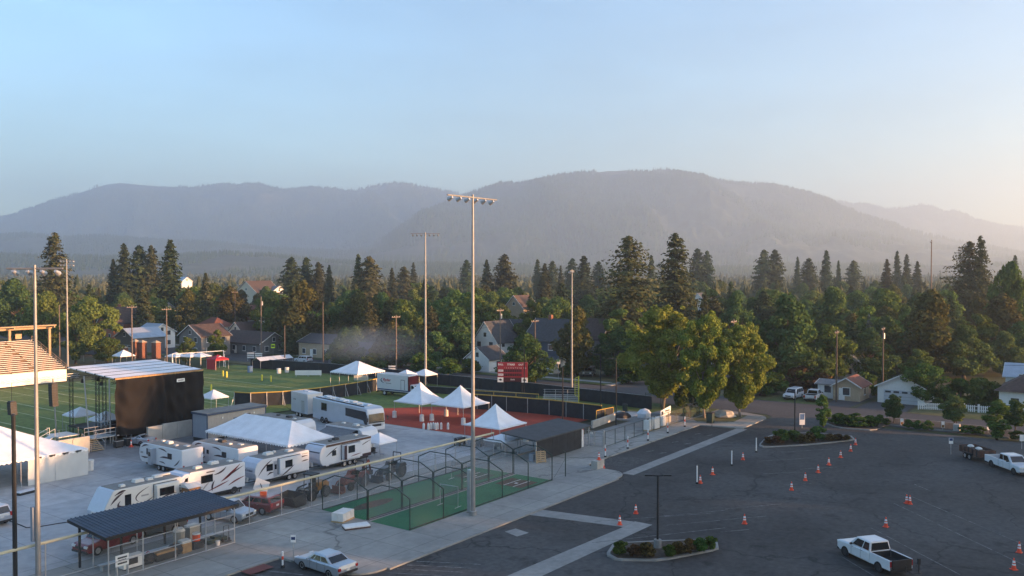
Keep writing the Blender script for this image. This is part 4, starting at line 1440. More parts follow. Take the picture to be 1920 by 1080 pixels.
    ribbon(t, curve((-2.4, 1.7), (-2.9, 1.75), (-3.4, 1.75)), taper(.06), y, 1, 'swoosh_dark')
    MB().bx(-3.3, -2.5, y - .01, y + .012, 2.42, 2.5, 'swoosh_grey').build('badge', t)
    text_part(t, 'RadioCruiser', .36, (L / 2 + .03, 0, 1.72), (math.pi / 2, 0, math.pi / 2), 'ink_dark', 'nose_lettering')
    roof_unit(t, .8, -.1, 2.75, d=(1.0, .7, .3)); roof_unit(t, -1.6, .3, 2.75, d=(.8, .6, .22)); roof_unit(t, -.3, -.5, 2.75, 'ac_white', (.3, .3, .2))
    # D: dark nosed trailer with slide
    L = 7.7
    t = rv_box('white travel trailer with dark grey nose and brown roof edge, last of the row', (58.3 * K, YN + 1.3, .02), math.pi, L, 2.85, nose='round', paint='white_paint', nosemat='rv_nose', wheels=(-.6, -1.4, .2))
    MB().poly([(L / 2 - .02, -1.2, 2.05), (L / 2 - .02, 1.2, 2.05), (L / 2 - .72, 1.2, 2.84), (L / 2 - .72, -1.2, 2.84)], 'rv_dark_nose').build('nose_shade', t, fix=False)
    for s in (-1, 1): MB().bx(-L / 2 + .02, L / 2 - .9, s * 1.305 - .01, s * 1.305 + .01, 2.58, 2.82, 'rust_brown').build('roof_edge', t)
    slide_out(t, -2.0, .75, .9, 2.5, 2.6, 1, .5, 'white_paint')
    MB().bx(.36, .76, 1.82, 1.83, .92, 2.48, 'swoosh_dark').build('slide_panel', t)
    pane(t, -.8, .1, 1.6, 2.3, 1.3 + .51, 1)
    pane(t, 1.55, 2.05, 1.55, 2.05, y, 1)
    ribbon(t, curve((3.0, 1.55), (2.2, 2.0), (1.3, 2.4)), taper(.07), y, 1, 'swoosh_dark')
    ribbon(t, curve((-2.1, 1.9), (-2.9, 2.2), (-3.75, 2.4)), taper(.05), y, 1, 'swoosh_dark')
    ribbon(t, curve((-.2, 1.15), (-1.0, 1.25), (-1.8, 1.3)), taper(.05), 1.815, 1, 'swoosh_red')
    MB().bx(-3.83, -2.1, y - .01, y + .015, .65, 1.0, 'swoosh_dark').build('skirt', t)
    MB().bx(2.55, 3.0, y, y + .03, .55, .95, 'white_paint').build('service_hatch', t)
    roof_unit(t, .4, 0, 2.85, 'black_plastic', (.75, .55, .26)); roof_unit(t, 1.4, .2, 2.85, 'black_plastic', (.4, .35, .16)); roof_unit(t, -2.9, -.2, 2.85, 'ac_white', (.5, .4, .14))
    # E and F stand crosswise behind the first two
    for lab, u, wc, Lx in (('white travel trailer with open door and crescent stripes, beside the left concrete wall end', 46.6, 75.1, 8.2),
                           ('white travel trailer with black roof unit, tucked behind the motorhome and the big white tent', 50.0, 71.6, 8.6)):
        t = rv_box(lab, (u * K + 1.3, wc * K, .02), math.pi / 2, Lx, 2.75, nose='round', paint='white_paint', wheels=(-.5, .35))
        pane(t, 1.75, 2.55, 1.55, 2.15, y, 1); pane(t, -2.2, -1.5, 1.6, 2.1, y, 1)
        d = MB().bx(.75, 1.35, y + .0, y + .6, .7, 2.4, 'silver_paint').build('door', t) if u < 48 else MB().bx(.75, 1.35, y, y + .03, .7, 2.4, 'white_paint').build('door', t)
        MB().bx(.85, 1.25, y, y + (.62 if u < 48 else .05), 1.6, 2.05, 'glass_dark').build('pane', d)
        for q in (((3.6, 2.2), (2.9, 2.65), (2.2, 2.55), .09), ((3.7, 1.2), (2.9, 1.1), (2.2, 1.25), .09), ((2.4, .9), (1.9, 1.0), (1.6, 1.3), .07), ((.3, 2.45), (-.8, 2.5), (-1.3, 2.2), .08), ((0, 1.5), (-1.0, 1.75), (-2.2, 1.5), .10), ((.2, 1.0), (-.6, 1.1), (-1.0, .9), .07), ((-2.6, .9), (-3.2, 1.1), (-3.7, 1.7), .08)):
            ribbon(t, curve(q[0], q[1], q[2]), taper(q[3]), y, 1, 'swoosh_dark')
        MB().bx(3.3, 3.75, y - .01, y + .012, 1.55, 1.75, 'swoosh_grey').build('badge', t)
        roof_unit(t, .3, 0, 2.75, 'ac_white' if u < 48 else 'black_plastic', (.9, .65, .28)); roof_unit(t, -1.5, .3, 2.75, d=(.45, .45, .15)); roof_unit(t, 1.9, -.3, 2.75, d=(.4, .4, .14)); roof_unit(t, -2.6, -.3, 2.75, d=(.7, .5, .1))
    # G and H: trailers with awnings out, by the coach
    for lab, u, wc, Lx, am in (('white trailer with dark awning stripe beside the silver coach and behind the big white tent', 62.8, 78.2, 9.0, 'awning_grey'),
                               ('white trailer with grey roof and awning out, right in front of the silver coach', 63.6, 68.4, 6.8, 'awning_pale')):
        t = rv_box(lab, (u * K + 1.25, wc * K, .02), -math.pi / 2, Lx, 2.8, nose='round', paint='white_paint', wheels=(-.5, .35), nosemat='white_paint')
        s = -1
        a = Lx / 2
        MB().bx(-a + .3, a - .9, -1.325, -1.30, 2.2, 2.62, 'black_plastic').build('side_band', t)
        pane(t, -2.4, -1.6, 1.5, 2.1, y, -1); pane(t, .6, 1.4, 1.5, 2.1, y, -1)
        b = MB()
        b.poly([(-a + .6, -1.34, 2.62), (a - 1.2, -1.34, 2.62), (a - 1.2, -3.2, 2.05), (-a + .6, -3.2, 2.05)], 'awning_grey')
        b.poly([(-a + .6, -3.0, 2.12), (a - 1.2, -3.0, 2.12), (a - 1.2, -3.2, 1.95), (-a + .6, -3.2, 1.95)], am)
        aw = b.build('awning', t, fix=False)
        b = MB()
        for x in (-a + .6, a - 1.2): b.cyl((x, -3.2, 2.03), (x, -1.33, .95), .03, 'dark_metal', n=5); b.cyl((x, -3.2, 2.03), (x, -1.4, 2.5), .02, 'dark_metal', n=5)
        b.build('strut', aw)
        ribbon(t, curve((a - .3, 1.4), (a - 1.4, 1.5), (a - 2.2, 1.7)), taper(.06), y, -1, 'swoosh_dark')
        roof_unit(t, .8, 0, 2.8, 'black_plastic' if u < 63 else 'ac_white', (.8, .6, .26)); roof_unit(t, -1.6, .2, 2.8, 'ac_white' if u > 63 else 'black_plastic', (.5, .4, .16)); roof_unit(t, 2.2, -.3, 2.8, d=(.5, .4, .12))
campers()

def coach():
    L, w, H = 14.6, 2.75, 3.45
    # near side runs from (71.1,72.5) to (73.7,85.4)
    dx, dy = 2.6, 12.9
    d = math.hypot(dx, dy)
    ux, uy = dx / d, dy / d
    cx = 71.1 * K + ux * L / 2 + uy * w / 2
    cy = 72.5 * K + uy * L / 2 - ux * w / 2
    rz = math.atan2(-uy, -ux)
    t = thing('coach', 'long silver motor coach with wrap windscreen parked beside the red infield', 'coach', (cx, cy, .01), rz)
    a = L / 2
    rounded([(-a, .45), (-a, H - .15), (-a + .15, H), (a - .9, H), (a - .35, H - .2), (a - .12, 2.6), (a, 1.6), (a + .02, .7), (a - .1, .42)], w, 'coach_silver', e=.12).build('body', t, bevel=.04)
    y = w / 2 + .012
    # near side is the -y side of a forward +x frame
    for s in (-1, 1):
        MB().poly([(a - .55, s * y, 2.95), (a - .2, s * y, 2.4), (a - .12, s * y, 1.15), (a - .7, s * y, 1.1), (a - 1.15, s * y, 1.75), (a - 5.6, s * y, 1.85), (a - 5.6, s * y, 2.95)], 'glass_dark').build('side_window', t, fix=False)
        pane(t, -a + 2.6, -a + 4.0, 1.9, 2.9, y, s)
        for x in (a - 2.6, -a + 3.9, -a + 2.8):
            wheel(t, x, s * (w / 2 - .14), .48, .3)
        arches(t, (a - 2.6, -a + 3.9, -a + 2.8), w, .55)
    MB().poly([(a + .035, -1.22, 1.62), (a + .035, 1.22, 1.62), (a - .085, 1.2, 2.62), (a - .085, -1.2, 2.62)], 'glass_warm').build('windscreen', t, fix=False)
    MB().poly([(a - .07, -1.18, 2.66), (a - .07, 1.18, 2.66), (a - .31, 1.15, 3.2), (a - .31, -1.15, 3.2)], 'white_paint').build('brow', t, fix=False)
    MB().bx(a - .05, a + .06, -1.25, 1.25, 1.42, 1.6, 'black_plastic').build('wiper_panel', t)
    MB().bx(a - .05, a + .07, -1.28, 1.28, .45, .95, 'white_paint').build('bumper', t, bevel=.04)
    MB().bx(a, a + .09, -.7, .7, .95, 1.25, 'black_plastic').build('grille', t)
    for s in (-1, 1):
        MB().box((a + .05, s * 1.05, .98), (.1, .3, .2), 'lamp_clear').build('headlight', t)
        MB().cyl((a - .05, s * 1.42, 2.1), (a + .25, s * 1.6, 2.3), .03, 'black_plastic').box((a + .26, s * 1.6, 1.95), (.1, .22, .5), 'black_plastic').build('wing_mirror', t)
    for k in range(7):
        roof_unit(t, -a + 1.6 + k * 1.75, .25 * (-1) ** k, H, 'ac_white' if k % 3 else 'coach_silver', (1.1, .9, .2))
    MB().bx(-a + .6, a - 1.4, -1.1, -1.02, H + .0, H + .12, 'black_plastic').build('roof_rail', t)
    # box trailer behind it
    bx_, by_ = 73.7 * K + ux * 3.0 + uy * 1.35, 85.4 * K + uy * 3.2 - ux * 1.35
    t = thing('box_trailer', 'tall pale box trailer with side door at the rear of the silver coach', 'trailer', (bx_, by_, 0), rz)
    MB().bx(-2.5, 2.3, -1.3, 1.3, .7, 3.6, 'coach_silver').build('body', t, bevel=.03)
    MB().bx(-2.52, 2.32, -1.32, 1.32, 3.55, 3.68, 'white_paint').build('roof', t, bevel=.02)
    d = MB().bx(.6, 1.5, -1.33, -1.29, .8, 2.5, 'silver_paint').build('door', t)
    MB().bx(.68, 1.42, -1.345, -1.32, 2.52, 2.56, 'black_plastic').build('drip_rail', d)
    MB().bx(2.28, 2.34, -1.2, 1.2, .75, 3.5, 'cream_paint').build('end_wall', t)
    for x in (-1.6, -1.2):
        MB().box((x, -1.31, 2.6), (.16, .03, .16), 'black_plastic').build('vent', t)
    for x in (-.9, .1):
        roof_unit(t, x, .2, 3.66, 'coach_silver', (.7, .6, .14))
        for s in (-1, 1): wheel(t, x, s * 1.12, .4, .25)
    MB().bx(-2.4, 2.2, -1.1, 1.1, .45, .72, 'dark_metal').build('chassis', t)
coach()

def box_truck():
    """white rental box truck: x forward towards the right (-y world)"""
    t = thing('box_truck', 'white rental box truck with red lettering behind the peaked tents', 'truck', (95.0 * K + 1.3, 90.8 * K, -.02), -math.pi / 2 + .05)
    MB().bx(-4.6, 2.6, -1.28, 1.28, 1.15, 3.75, 'white_paint').build('box_body', t, bevel=.03)
    MB().bx(-4.62, 2.62, -1.30, 1.30, 1.0, 1.18, 'ink_blue').build('blue_band', t)
    MB().bx(-4.62, 2.62, -1.26, 1.26, .86, 1.0, 'plate').build('floor_rail', t)
    MB().bx(2.45, 2.66, -1.295, 1.295, 1.18, 3.6, 'maroon_paint').build('front_post', t)
    o = MB().bx(-.1 + 1.0, 1.0 - .1 + .75, -1.30, -1.275, 1.3, 2.9, 'white_paint').build('door', t)
    b = MB()
    for x in (.87, 1.66): b.bx(x, x + .06, -1.315, -1.28, 1.28, 2.95, 'ink_dark')
    b.bx(.87, 1.72, -1.315, -1.28, 2.9, 2.98, 'ink_dark')
    b.build('frame', o)
    text_part(t, 'Ryder', .72, (-2.35, -1.30, 2.75), SIDE_R, 'ink_red', shear=.25, bold=.012)
    text_part(t, 'Ever better', .28, (-1.9, -1.30, 2.2), SIDE_R, 'ink_dark')
    ribbon(t, curve((-3.3, 3.05), (-4.2, 2.6), (-2.9, 2.15), 10), taper(.09, 10), 1.30, -1, 'ink_dark')
    rounded([(2.7, .5), (2.7, 2.2), (3.4, 2.15), (3.9, 1.6), (4.7, 1.45), (4.8, .6), (4.5, .42)], 2.0, 'white_paint', e=.1).build('cab', t, bevel=.04)
    for s in (-1, 1):
        MB().poly([(2.95, s * 1.006, 1.55), (3.75, s * 1.006, 1.55), (3.4, s * 1.006, 2.05), (2.95, s * 1.006, 2.1)], 'glass_dark').build('side_window', t, fix=False)
        for x, r in ((-3.0, .45), (3.95, .45)): wheel(t, x, s * (1.0 if x < 0 else .92), r, .28, 'ac_white')
        MB().box((4.75, s * .8, 1.0), (.12, .3, .2), 'lamp_clear').build('headlight', t)
    MB().poly([(3.44, -.85, 2.1), (3.44, .85, 2.1), (3.93, .85, 1.63), (3.93, -.85, 1.63)], 'glass_dark').build('windscreen', t, fix=False)
    MB().bx(-4.5, 4.6, -.5, .5, .5, .85, 'dark_metal').build('chassis', t)
    MB().bx(-4.75, -4.6, -1.2, 1.2, .5, .65, 'dark_metal').build('step_bumper', t)
box_truck()

# ------------------------------------------------------------------ cars
def veh_pose(rear, front, z, half):
    """rear and front wheel contact points on the visible side (photo pixels)"""
    r, f = Vector(G(*rear, z)), Vector(G(*front, z))
    d = (f - r).normalized()
    m = (r + f) / 2
    n = Vector((-d.y, d.x))
    if n.dot(m) < 0: n = -n
    return (m.x + n.x * half, m.y + n.y * half, z), math.atan2(d.y, d.x)
p, a = veh_pose((621, 1085), (567, 1067), ZL, .82)
saloon('silver saloon car parked at the kerb with its tail to the car park', p, a, 'silver_paint', L=5.0)
p, a = veh_pose((1648, 1073), (1590, 1045), ZL, .9)
t = pickup('white crew cab pickup with black cargo gear at its tailgate, alone on the asphalt', p, a, 'white_paint', L=5.9, bedmat='black_plastic')
MB().bx(-3.06, -2.97, -.85, .85, .6, 1.25, 'black_plastic').build('tailgate_cover', t, bevel=.03)
b = MB()
b.cyl((-2.9, -.2, .5), (-3.9, -.2, .5), .04, 'dark_metal').cyl((-3.9, -.9, .5), (-3.9, .5, .5), .04, 'dark_metal').cyl((-3.9, -.7, .5), (-3.9, -.7, 1.35), .045, 'dark_metal').cyl((-3.5, .1, .5), (-3.55, .1, 1.0), .04, 'dark_metal')
b.box((-3.9, -.7, 1.35), (.12, .2, .4), 'black_plastic')
b.build('bike_rack', t)
# white pickup towing the dump trailer
p, a = veh_pose((1852, 873), (1908, 893), ZL, .9)
tp = pickup('white crew cab pickup hitched to the dark dump trailer at the right border', p, a, 'white_paint', L=6.0, cab=2.2)
dx, dy = math.cos(a), math.sin(a)
t = thing('dump_trailer', 'dark high sided dump trailer loaded with bags behind the white pickup', 'trailer', (p[0] - dx * 5.9, p[1] - dy * 5.9, ZL), a)
b = MB().bx(-1.9, 1.9, -1.0, 1.0, .62, .72, 'dark_metal')
b.build('floor', t)
for s in (-1, 1):
    MB().bx(-1.9, 1.9, s * 1.0 - .03, s * 1.0 + .03, .6, 1.35, 'rust_brown').build('side_board', t)
    for x in (-1.5, -.75, 0, .75, 1.5): MB().bx(x - .04, x + .04, s * 1.03, s * 1.08, .6, 1.38, 'dark_metal').build('rib', t)
    for x in (-.45, .4): wheel(t, x, s * 1.13, .36, .22)
    MB().bx(-.95, .9, s * 1.0, s * 1.26, .74, .8, 'dark_metal').build('mudguard', t)
for x in (-1.9, 1.9): MB().bx(x - .03, x + .03, -1.0, 1.0, .6, 1.35, 'rust_brown').build('end_board', t)
b = MB()
for s in (-1, 1): b.cyl((1.9, s * .6, .55), (3.0, 0, .55), .05, 'dark_metal')
b.build('drawbar', t)
mat('sack_white', (.6, .6, .58), .8, var=.1)
mat('debris', (.06, .045, .035), .9, var=.5, scale=5, bump=.6)
b = MB()
r3 = random.Random(4)
def lump(b, c, r, m, n=10, sq=.7, seed=0):
    rr = random.Random(seed)
    rings = []
    for i in range(5):
        ph = -math.pi / 2 * .6 + (math.pi / 2 * 1.55) * i / 4
        q = max(.05, math.cos(ph))
        rings.append([(c[0] + math.cos(2 * math.pi * k / n) * r * q * rr.uniform(.82, 1.15), c[1] + math.sin(2 * math.pi * k / n) * r * q * rr.uniform(.82, 1.15), c[2] + math.sin(ph) * r * sq) for k in range(n)])
    return b.loft(rings, m)
for k in range(7): lump(b, (-1.5 + k * .5, r3.uniform(-.5, .5), .95), .55, 'debris', seed=k)
b.build('load', t)
for k, x in enumerate((-.9, .6)):
    lump(MB(), (x, -.2, 1.3), .38, 'sack_white', seed=20 + k).build('sack', t)
# parked beyond the street
p, a = veh_pose((1467, 747), (1489, 749), ZL, .85)
p = (p[0] + .6, p[1], p[2])
suv('white estate van parked left of the white pickup by the hedge', (128.9 * K, 42.6 * K, ZG), math.pi - .05, 'white_paint', L=4.9, h=1.85)
pickup('white pickup with open bed parked right of the white estate van', (129.0 * K, 39.6 * K, ZG), .05, 'white_paint', L=5.6)
# SUVs beyond the stadium fence
x0, y0 = G(1105, 704, ZL)
suv('tan four wheel drive with roof rack and blue bonnet on the side street', (x0, y0, ZL), math.pi + .35, 'tan_paint', L=5.0, h=1.8, rack=True)
o = bpy.data.objects
x0, y0 = G(566, 680, ZL)
suv('white estate car parked on the street beside the dark canopy', (x0 + .5, y0, ZL), math.pi / 2, 'white_paint', L=4.6, h=1.65)
# in the yard behind the fence
suv('dark red people carrier parked under the left end of the metal shelter', (31.6 * K, 57.2 * K, .01), math.pi / 2 * 1.02 + math.pi / 2 + .1, 'red_paint', L=5.0, h=1.75, name='minivan')
suv('silver grey four wheel drive facing the fence, left of the red one', (40.6 * K, 56.4 * K, .01), -math.pi / 2 + .25, 'silver_paint', L=4.6, h=1.75)
suv('dark red hatchback facing away by the fence, right of the grey one', (43.3 * K, 56.4 * K, .01), math.pi / 2 + .25, 'red_paint', L=4.4, h=1.6)
suv('charcoal van parked behind the bins under the metal shelter', (35.4 * K, 57.6 * K, .01), math.pi * .9, 'grey_paint', L=4.6, h=1.6)
x0, y0 = G(268, 835)
saloon('small pale car by the black stage curtain', (x0, y0 + .6, 0), 1.9, 'silver_paint', L=3.6, w=1.6, h=1.35)
x0, y0 = G(2, 975)
suv('grey vehicle cut by the left border in the event yard', (x0 - 1.2, y0, .01), 1.7, 'silver_paint', L=4.6)

# ---- plant machinery --------------------------------------------------------
def loader(label, loc, rz):
    t = thing('wheel_loader', label, 'loader', loc, rz)
    rounded([(-1.7, .7), (-1.75, 1.25), (-1.4, 1.5), (-.2, 1.5), (-.1, .7)], 1.1, 'loader_orange', e=.1).build('engine_cover', t, bevel=.04)
    MB().bx(-.2, 1.2, -.45, .45, .6, 1.05, 'black_plastic').build('chassis', t)
    b = MB()
    for x in (-.25, .75):
        for s in (-1, 1): b.cyl((x, s * .5, 1.0), (x + (.08 if x < 0 else -.08), s * .48, 2.35), .045, 'dark_metal', n=6)
    b.bx(-.3, .8, -.6, .6, 2.35, 2.45, 'black_plastic')
    b.build('canopy', t)
    MB().bx(-.05, .35, -.28, .28, 1.05, 1.5, 'black_plastic').bx(-.12, 0, -.28, .28, 1.3, 1.95, 'black_plastic').build('seat', t)
    for x in (-1.0, .95):
        for s in (-1, 1): wheel(t, x, s * .68, .55, .42, 'dark_metal')
    b = MB()
    for s in (-1, 1):
        b.cyl((.5, s * .4, 1.4), (1.6, s * .42, 1.3), .08, 'dark_metal').cyl((1.6, s * .42, 1.3), (2.3, s * .42, .5), .09, 'dark_metal')
        b.cyl((.6, s * .3, .95), (1.6, s * .34, 1.15), .05, 'chrome')
    b.build('lift_arm', t)
    b = MB()
    prof = [(2.2, .08), (3.5, .05), (3.9, .95), (3.84, .97), (3.42, .15), (2.3, .17), (2.32, 1.15), (2.22, 1.15)]
    b.prism(prof, -1.15, 1.15, 'black_plastic')
    for s in (-1, 1): b.prism([(2.25, .1), (3.48, .08), (3.86, .95), (2.27, 1.13)], s * 1.12 - .03, s * 1.12 + .03, 'black_plastic')
    b.build('bucket', t)
    return t
loader('compact loader with large black bucket behind the yellow topped fence', (48.6 * K, 56.0 * K, .01), math.pi + .12)
def tractor(label, loc, rz, m, mast=True):
    t = thing('tractor', label, 'tractor', loc, rz)
    rounded([(.2, .7), (.2, 1.35), (1.5, 1.25), (1.65, .8), (1.5, .6)], .8, m, e=.08).build('bonnet', t, bevel=.04)
    MB().bx(-1.2, 1.3, -.3, .3, .55, .85, 'dark_metal').build('chassis', t)
    for s in (-1, 1):
        wheel(t, -.8, s * .75, .72, .42, 'dark_metal'); wheel(t, 1.15, s * .62, .42, .28, 'dark_metal')
        MB().prism([(-1.5, 1.2), (-1.2, 1.55), (-.4, 1.55), (-.1, 1.1), (-.3, 1.1), (-.6, 1.42), (-1.1, 1.42), (-1.35, 1.15)], s * .55 - .02, s * .98, m).build('mudguard', t)
    b = MB()
    for s in (-1, 1): b.cyl((-1.0, s * .5, 1.2), (-1.05, s * .5, 2.5), .05, 'dark_metal')
    b.cyl((-1.05, -.5, 2.5), (-1.05, .5, 2.5), .05, 'dark_metal')
    b.build('roll_bar', t)
    MB().bx(-.75, -.35, -.25, .25, 1.0, 1.2, 'black_plastic').bx(-.85, -.72, -.25, .25, 1.1, 1.6, 'black_plastic').build('seat', t)
    MB().cyl((.05, 0, 1.2), (-.1, 0, 1.55), .03, 'dark_metal').cyl((-.1, 0, 1.55), (-.13, 0, 1.6), .2, 'black_plastic', n=12).build('steering_wheel', t)
    b = MB()
    for s in (-1, 1): b.cyl((.3, s * .48, 1.3), (1.9, s * .5, .9), .07, m).cyl((1.9, s * .5, .9), (2.3, s * .5, .35), .07, m)
    b.build('loader_arm', t)
    MB().prism([(2.2, .08), (2.9, .06), (3.05, .5), (2.85, .18), (2.32, .2), (2.3, .65), (2.22, .65)], -.8, .8, m if mast else 'black_plastic').build('bucket', t)
    if mast:
        b = MB()
        b.box((-1.9, 0, 1.1), (.35, .4, 1.3), m).cyl((-1.9, 0, 1.7), (-2.6, 0, 2.3), .11, m).cyl((-2.6, 0, 2.3), (-2.9, 0, 1.2), .09, m).box((-2.8, 0, 1.0), (.4, .5, .45), 'dark_metal')
        b.build('digger_arm', t)
    return t
tractor('orange tractor with digger arm, between the loader and the dark tractor', (53.0 * K, 55.9 * K, .01), math.pi + .15, 'tractor_orange')
tractor('black tractor behind the far batting lane', (57.6 * K, 55.8 * K, .01), math.pi + .1, 'black_paint', False)
# ------------------------------------------------------------------ venue materials
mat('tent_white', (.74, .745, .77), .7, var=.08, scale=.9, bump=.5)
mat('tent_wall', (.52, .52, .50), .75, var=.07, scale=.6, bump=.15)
mat('galv', (.42, .43, .44), .45, .6, var=.15, scale=2)
mat('mast_grey', (.27, .265, .26), .5, .35, var=.12, scale=1.5)
mat('aluminium', (.62, .60, .56), .42, .5, var=.08)
mat('black_steel', (.022, .023, .025), .5, .3, var=.15)
mat('green_steel', (.022, .042, .034), .5, .2, var=.15)
mat('roof_metal_blue', (.05, .062, .09), .5, .3, var=.15, scale=1.5)
mat('roof_felt', (.06, .065, .07), .9, var=.18, scale=1.2)
mat('curtain_black', (.017, .0155, .0145), .95, var=.12, scale=.6, bump=.2, spec=.08)
mat('concrete_wall', (.40, .38, .34), .85, var=.15, scale=.8, bump=.3)
mat('cap_yellow', (.50, .45, .30), .6, var=.12, scale=1)
mat('bright_yellow', (.62, .55, .05), .5, var=.08)
mat('rail_yellow', (.50, .32, .05), .55, var=.12)
mat('gs_steel', (.36, .23, .12), .55, var=.15)
mat('seat_board', (.74, .70, .62), .5, .2, var=.1, scale=3)
mat('timber', (.34, .20, .09), .7, var=.2, scale=3)
mat('pallet_wood', (.42, .29, .15), .8, var=.2, scale=4)
mat('office_grey', (.33, .31, .28), .7, var=.06, scale=2)
mat('office_end', (.24, .27, .32), .7, var=.06, scale=2)
mat('trim_blue', (.035, .06, .11), .5, var=.1)
mat('sb_red', (.26, .02, .03), .5, var=.06)
mat('sb_dark', (.05, .008, .012), .5, var=.1)
mat('ink_white', (.75, .75, .73), .5, var=.04)
mat('sign_white', (.74, .74, .72), .5, var=.04)
mat('sign_lime', (.55, .75, .03), .5, var=.05)
mat('screen_black', (.022, .024, .028), .9, var=.3, scale=1.2)
mat('plastic_white', (.68, .66, .62), .5, var=.07)
mat('tarp_blue', (.10, .18, .32), .6, var=.15)
mat('red_cloth', (.38, .02, .03), .65, var=.1)
mat('hut_brown', (.25, .13, .06), .7, var=.18, scale=2.5)
mat('purple_cloth', (.16, .05, .14), .7, var=.1)
def mesh_mat(name, color, alpha):
    m = bpy.data.materials.new(name)
    m.use_nodes = True
    N, L = m.node_tree.nodes, m.node_tree.links
    b = N['Principled BSDF']
    b.inputs['Base Color'].default_value = (*color, 1)
    b.inputs['Roughness'].default_value = .6
    tc = N.new('ShaderNodeTexCoord')
    nz = N.new('ShaderNodeTexNoise')
    nz.inputs['Scale'].default_value = 1.5
    nz.inputs['Detail'].default_value = 4
    L.new(tc.outputs['Object'], nz.inputs['Vector'])
    mr = N.new('ShaderNodeMapRange')
    mr.inputs[3].default_value = alpha * .7
    mr.inputs[4].default_value = alpha * 1.3
    L.new(nz.outputs['Fac'], mr.inputs[0])
    L.new(mr.outputs[0], b.inputs['Alpha'])
    MATS[name] = m
mesh_mat('chain_link', (.26, .27, .27), .11)
mesh_mat('chain_link_green', (.05, .09, .07), .30)
mesh_mat('net_white', (.34, .35, .35), .085)
mesh_mat('net_dark', (.12, .13, .13), .16)

# ------------------------------------------------------------------ tents
def frame_tent(label, u0, u1, w0, w1, ze, zr, walls=(), bays=4, group='white event tents', along='w', legs=True):
    u0, u1, w0, w1 = u0 * K, u1 * K, w0 * K, w1 * K
    cx, cy = (u0 + u1) / 2, (w0 + w1) / 2
    t = thing('frame_tent', label, 'tent', (cx, cy, 0), 0, group)
    A, B = ((w1 - w0) / 2, (u1 - u0) / 2) if along == 'w' else ((u1 - u0) / 2, (w1 - w0) / 2)
    def P(a, b, z):
        return (b, a, z) if along == 'w' else (a, b, z)
    rl = max(A - B, .4)
    n = bays
    for s in (-1, 1):
        for k in range(n):
            a0, a1 = -A + 2 * A * k / n, -A + 2 * A * (k + 1) / n
            r0, r1 = -rl + 2 * rl * k / n, -rl + 2 * rl * (k + 1) / n
            pts = []
            b = MB()
            m = 4
            for i in range(m):
                q0, q1 = i / m, (i + 1) / m
                f = lambda q, a, r: P(a + (r - a) * q, s * B * (1 - q), ze + (zr - ze) * (q ** 1.08) - .05 * math.sin(math.pi * q))
                mid = lambda q: P(((a0 + a1) / 2) * (1 - q) + ((r0 + r1) / 2) * q, s * B * (1 - q), ze + (zr - ze) * (q ** 1.08) - .05 * math.sin(math.pi * q) - .03)
                b.poly([f(q0, a0, r0), mid(q0), mid(q1), f(q1, a0, r0)], 'tent_white')
                b.poly([mid(q0), f(q0, a1, r1), f(q1, a1, r1), mid(q1)], 'tent_white')
            b.build('roof_panel', t, fix=False)
        b = MB()
        m = 4
        for i in range(m):
            q0, q1 = i / m, (i + 1) / m
            zz = lambda q: ze + (zr - ze) * (q ** 1.08) - .05 * math.sin(math.pi * q)
            b.poly([P(s * (A + (rl - A) * q0), -B * (1 - q0), zz(q0)), P(s * (A + (rl - A) * q0), B * (1 - q0), zz(q0)), P(s * (A + (rl - A) * q1), B * (1 - q1), zz(q1)), P(s * (A + (rl - A) * q1), -B * (1 - q1), zz(q1))], 'tent_white')
        b.build('roof_panel', t, fix=False)
    # scalloped valance
    b = MB()
    def valance(p, q):
        p, q = Vector(p), Vector(q)
        n = max(4, int((q - p).length / .45))
        for k in range(n):
            a, c = p + (q - p) * (k / n), p + (q - p) * ((k + 1) / n)
            md = (a + c) / 2
            b.poly([a, c, c - Vector((0, 0, .16)), md - Vector((0, 0, .30)), a - Vector((0, 0, .16))], 'tent_white')
    c4 = [P(-A, -B, ze), P(A, -B, ze), P(A, B, ze), P(-A, B, ze)]
    for k in range(4): valance(c4[k], c4[(k + 1) % 4])
    b.build('valance', t, fix=False)
    for i in range(n + 1):
        for s in (-1, 1):
            p = P(-A + .05 + (2 * A - .1) * i / n, s * (B - .05), 0)
            MB().cyl((p[0], p[1], 0), (p[0], p[1], ze), .04, 'galv', n=6).build('pole', t)
    for s, kind in walls:
        b = MB()
        if kind in ('a-', 'a+'):
            a = (-A if kind == 'a-' else A)
            m = 14
            for k in range(m):
                y0, y1 = -B + 2 * B * k / m, -B + 2 * B * (k + 1) / m
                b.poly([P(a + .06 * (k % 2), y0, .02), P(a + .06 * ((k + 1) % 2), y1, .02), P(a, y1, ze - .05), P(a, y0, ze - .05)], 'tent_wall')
        else:
            bb = (-B if kind == 'b-' else B)
            m = 20
            for k in range(int(m * s), m):
                y0, y1 = -A + 2 * A * k / m, -A + 2 * A * (k + 1) / m
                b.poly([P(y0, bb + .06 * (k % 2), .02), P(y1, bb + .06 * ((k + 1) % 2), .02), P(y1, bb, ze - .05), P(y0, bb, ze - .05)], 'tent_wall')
        b.build('side_wall', t, fix=False)
    return t

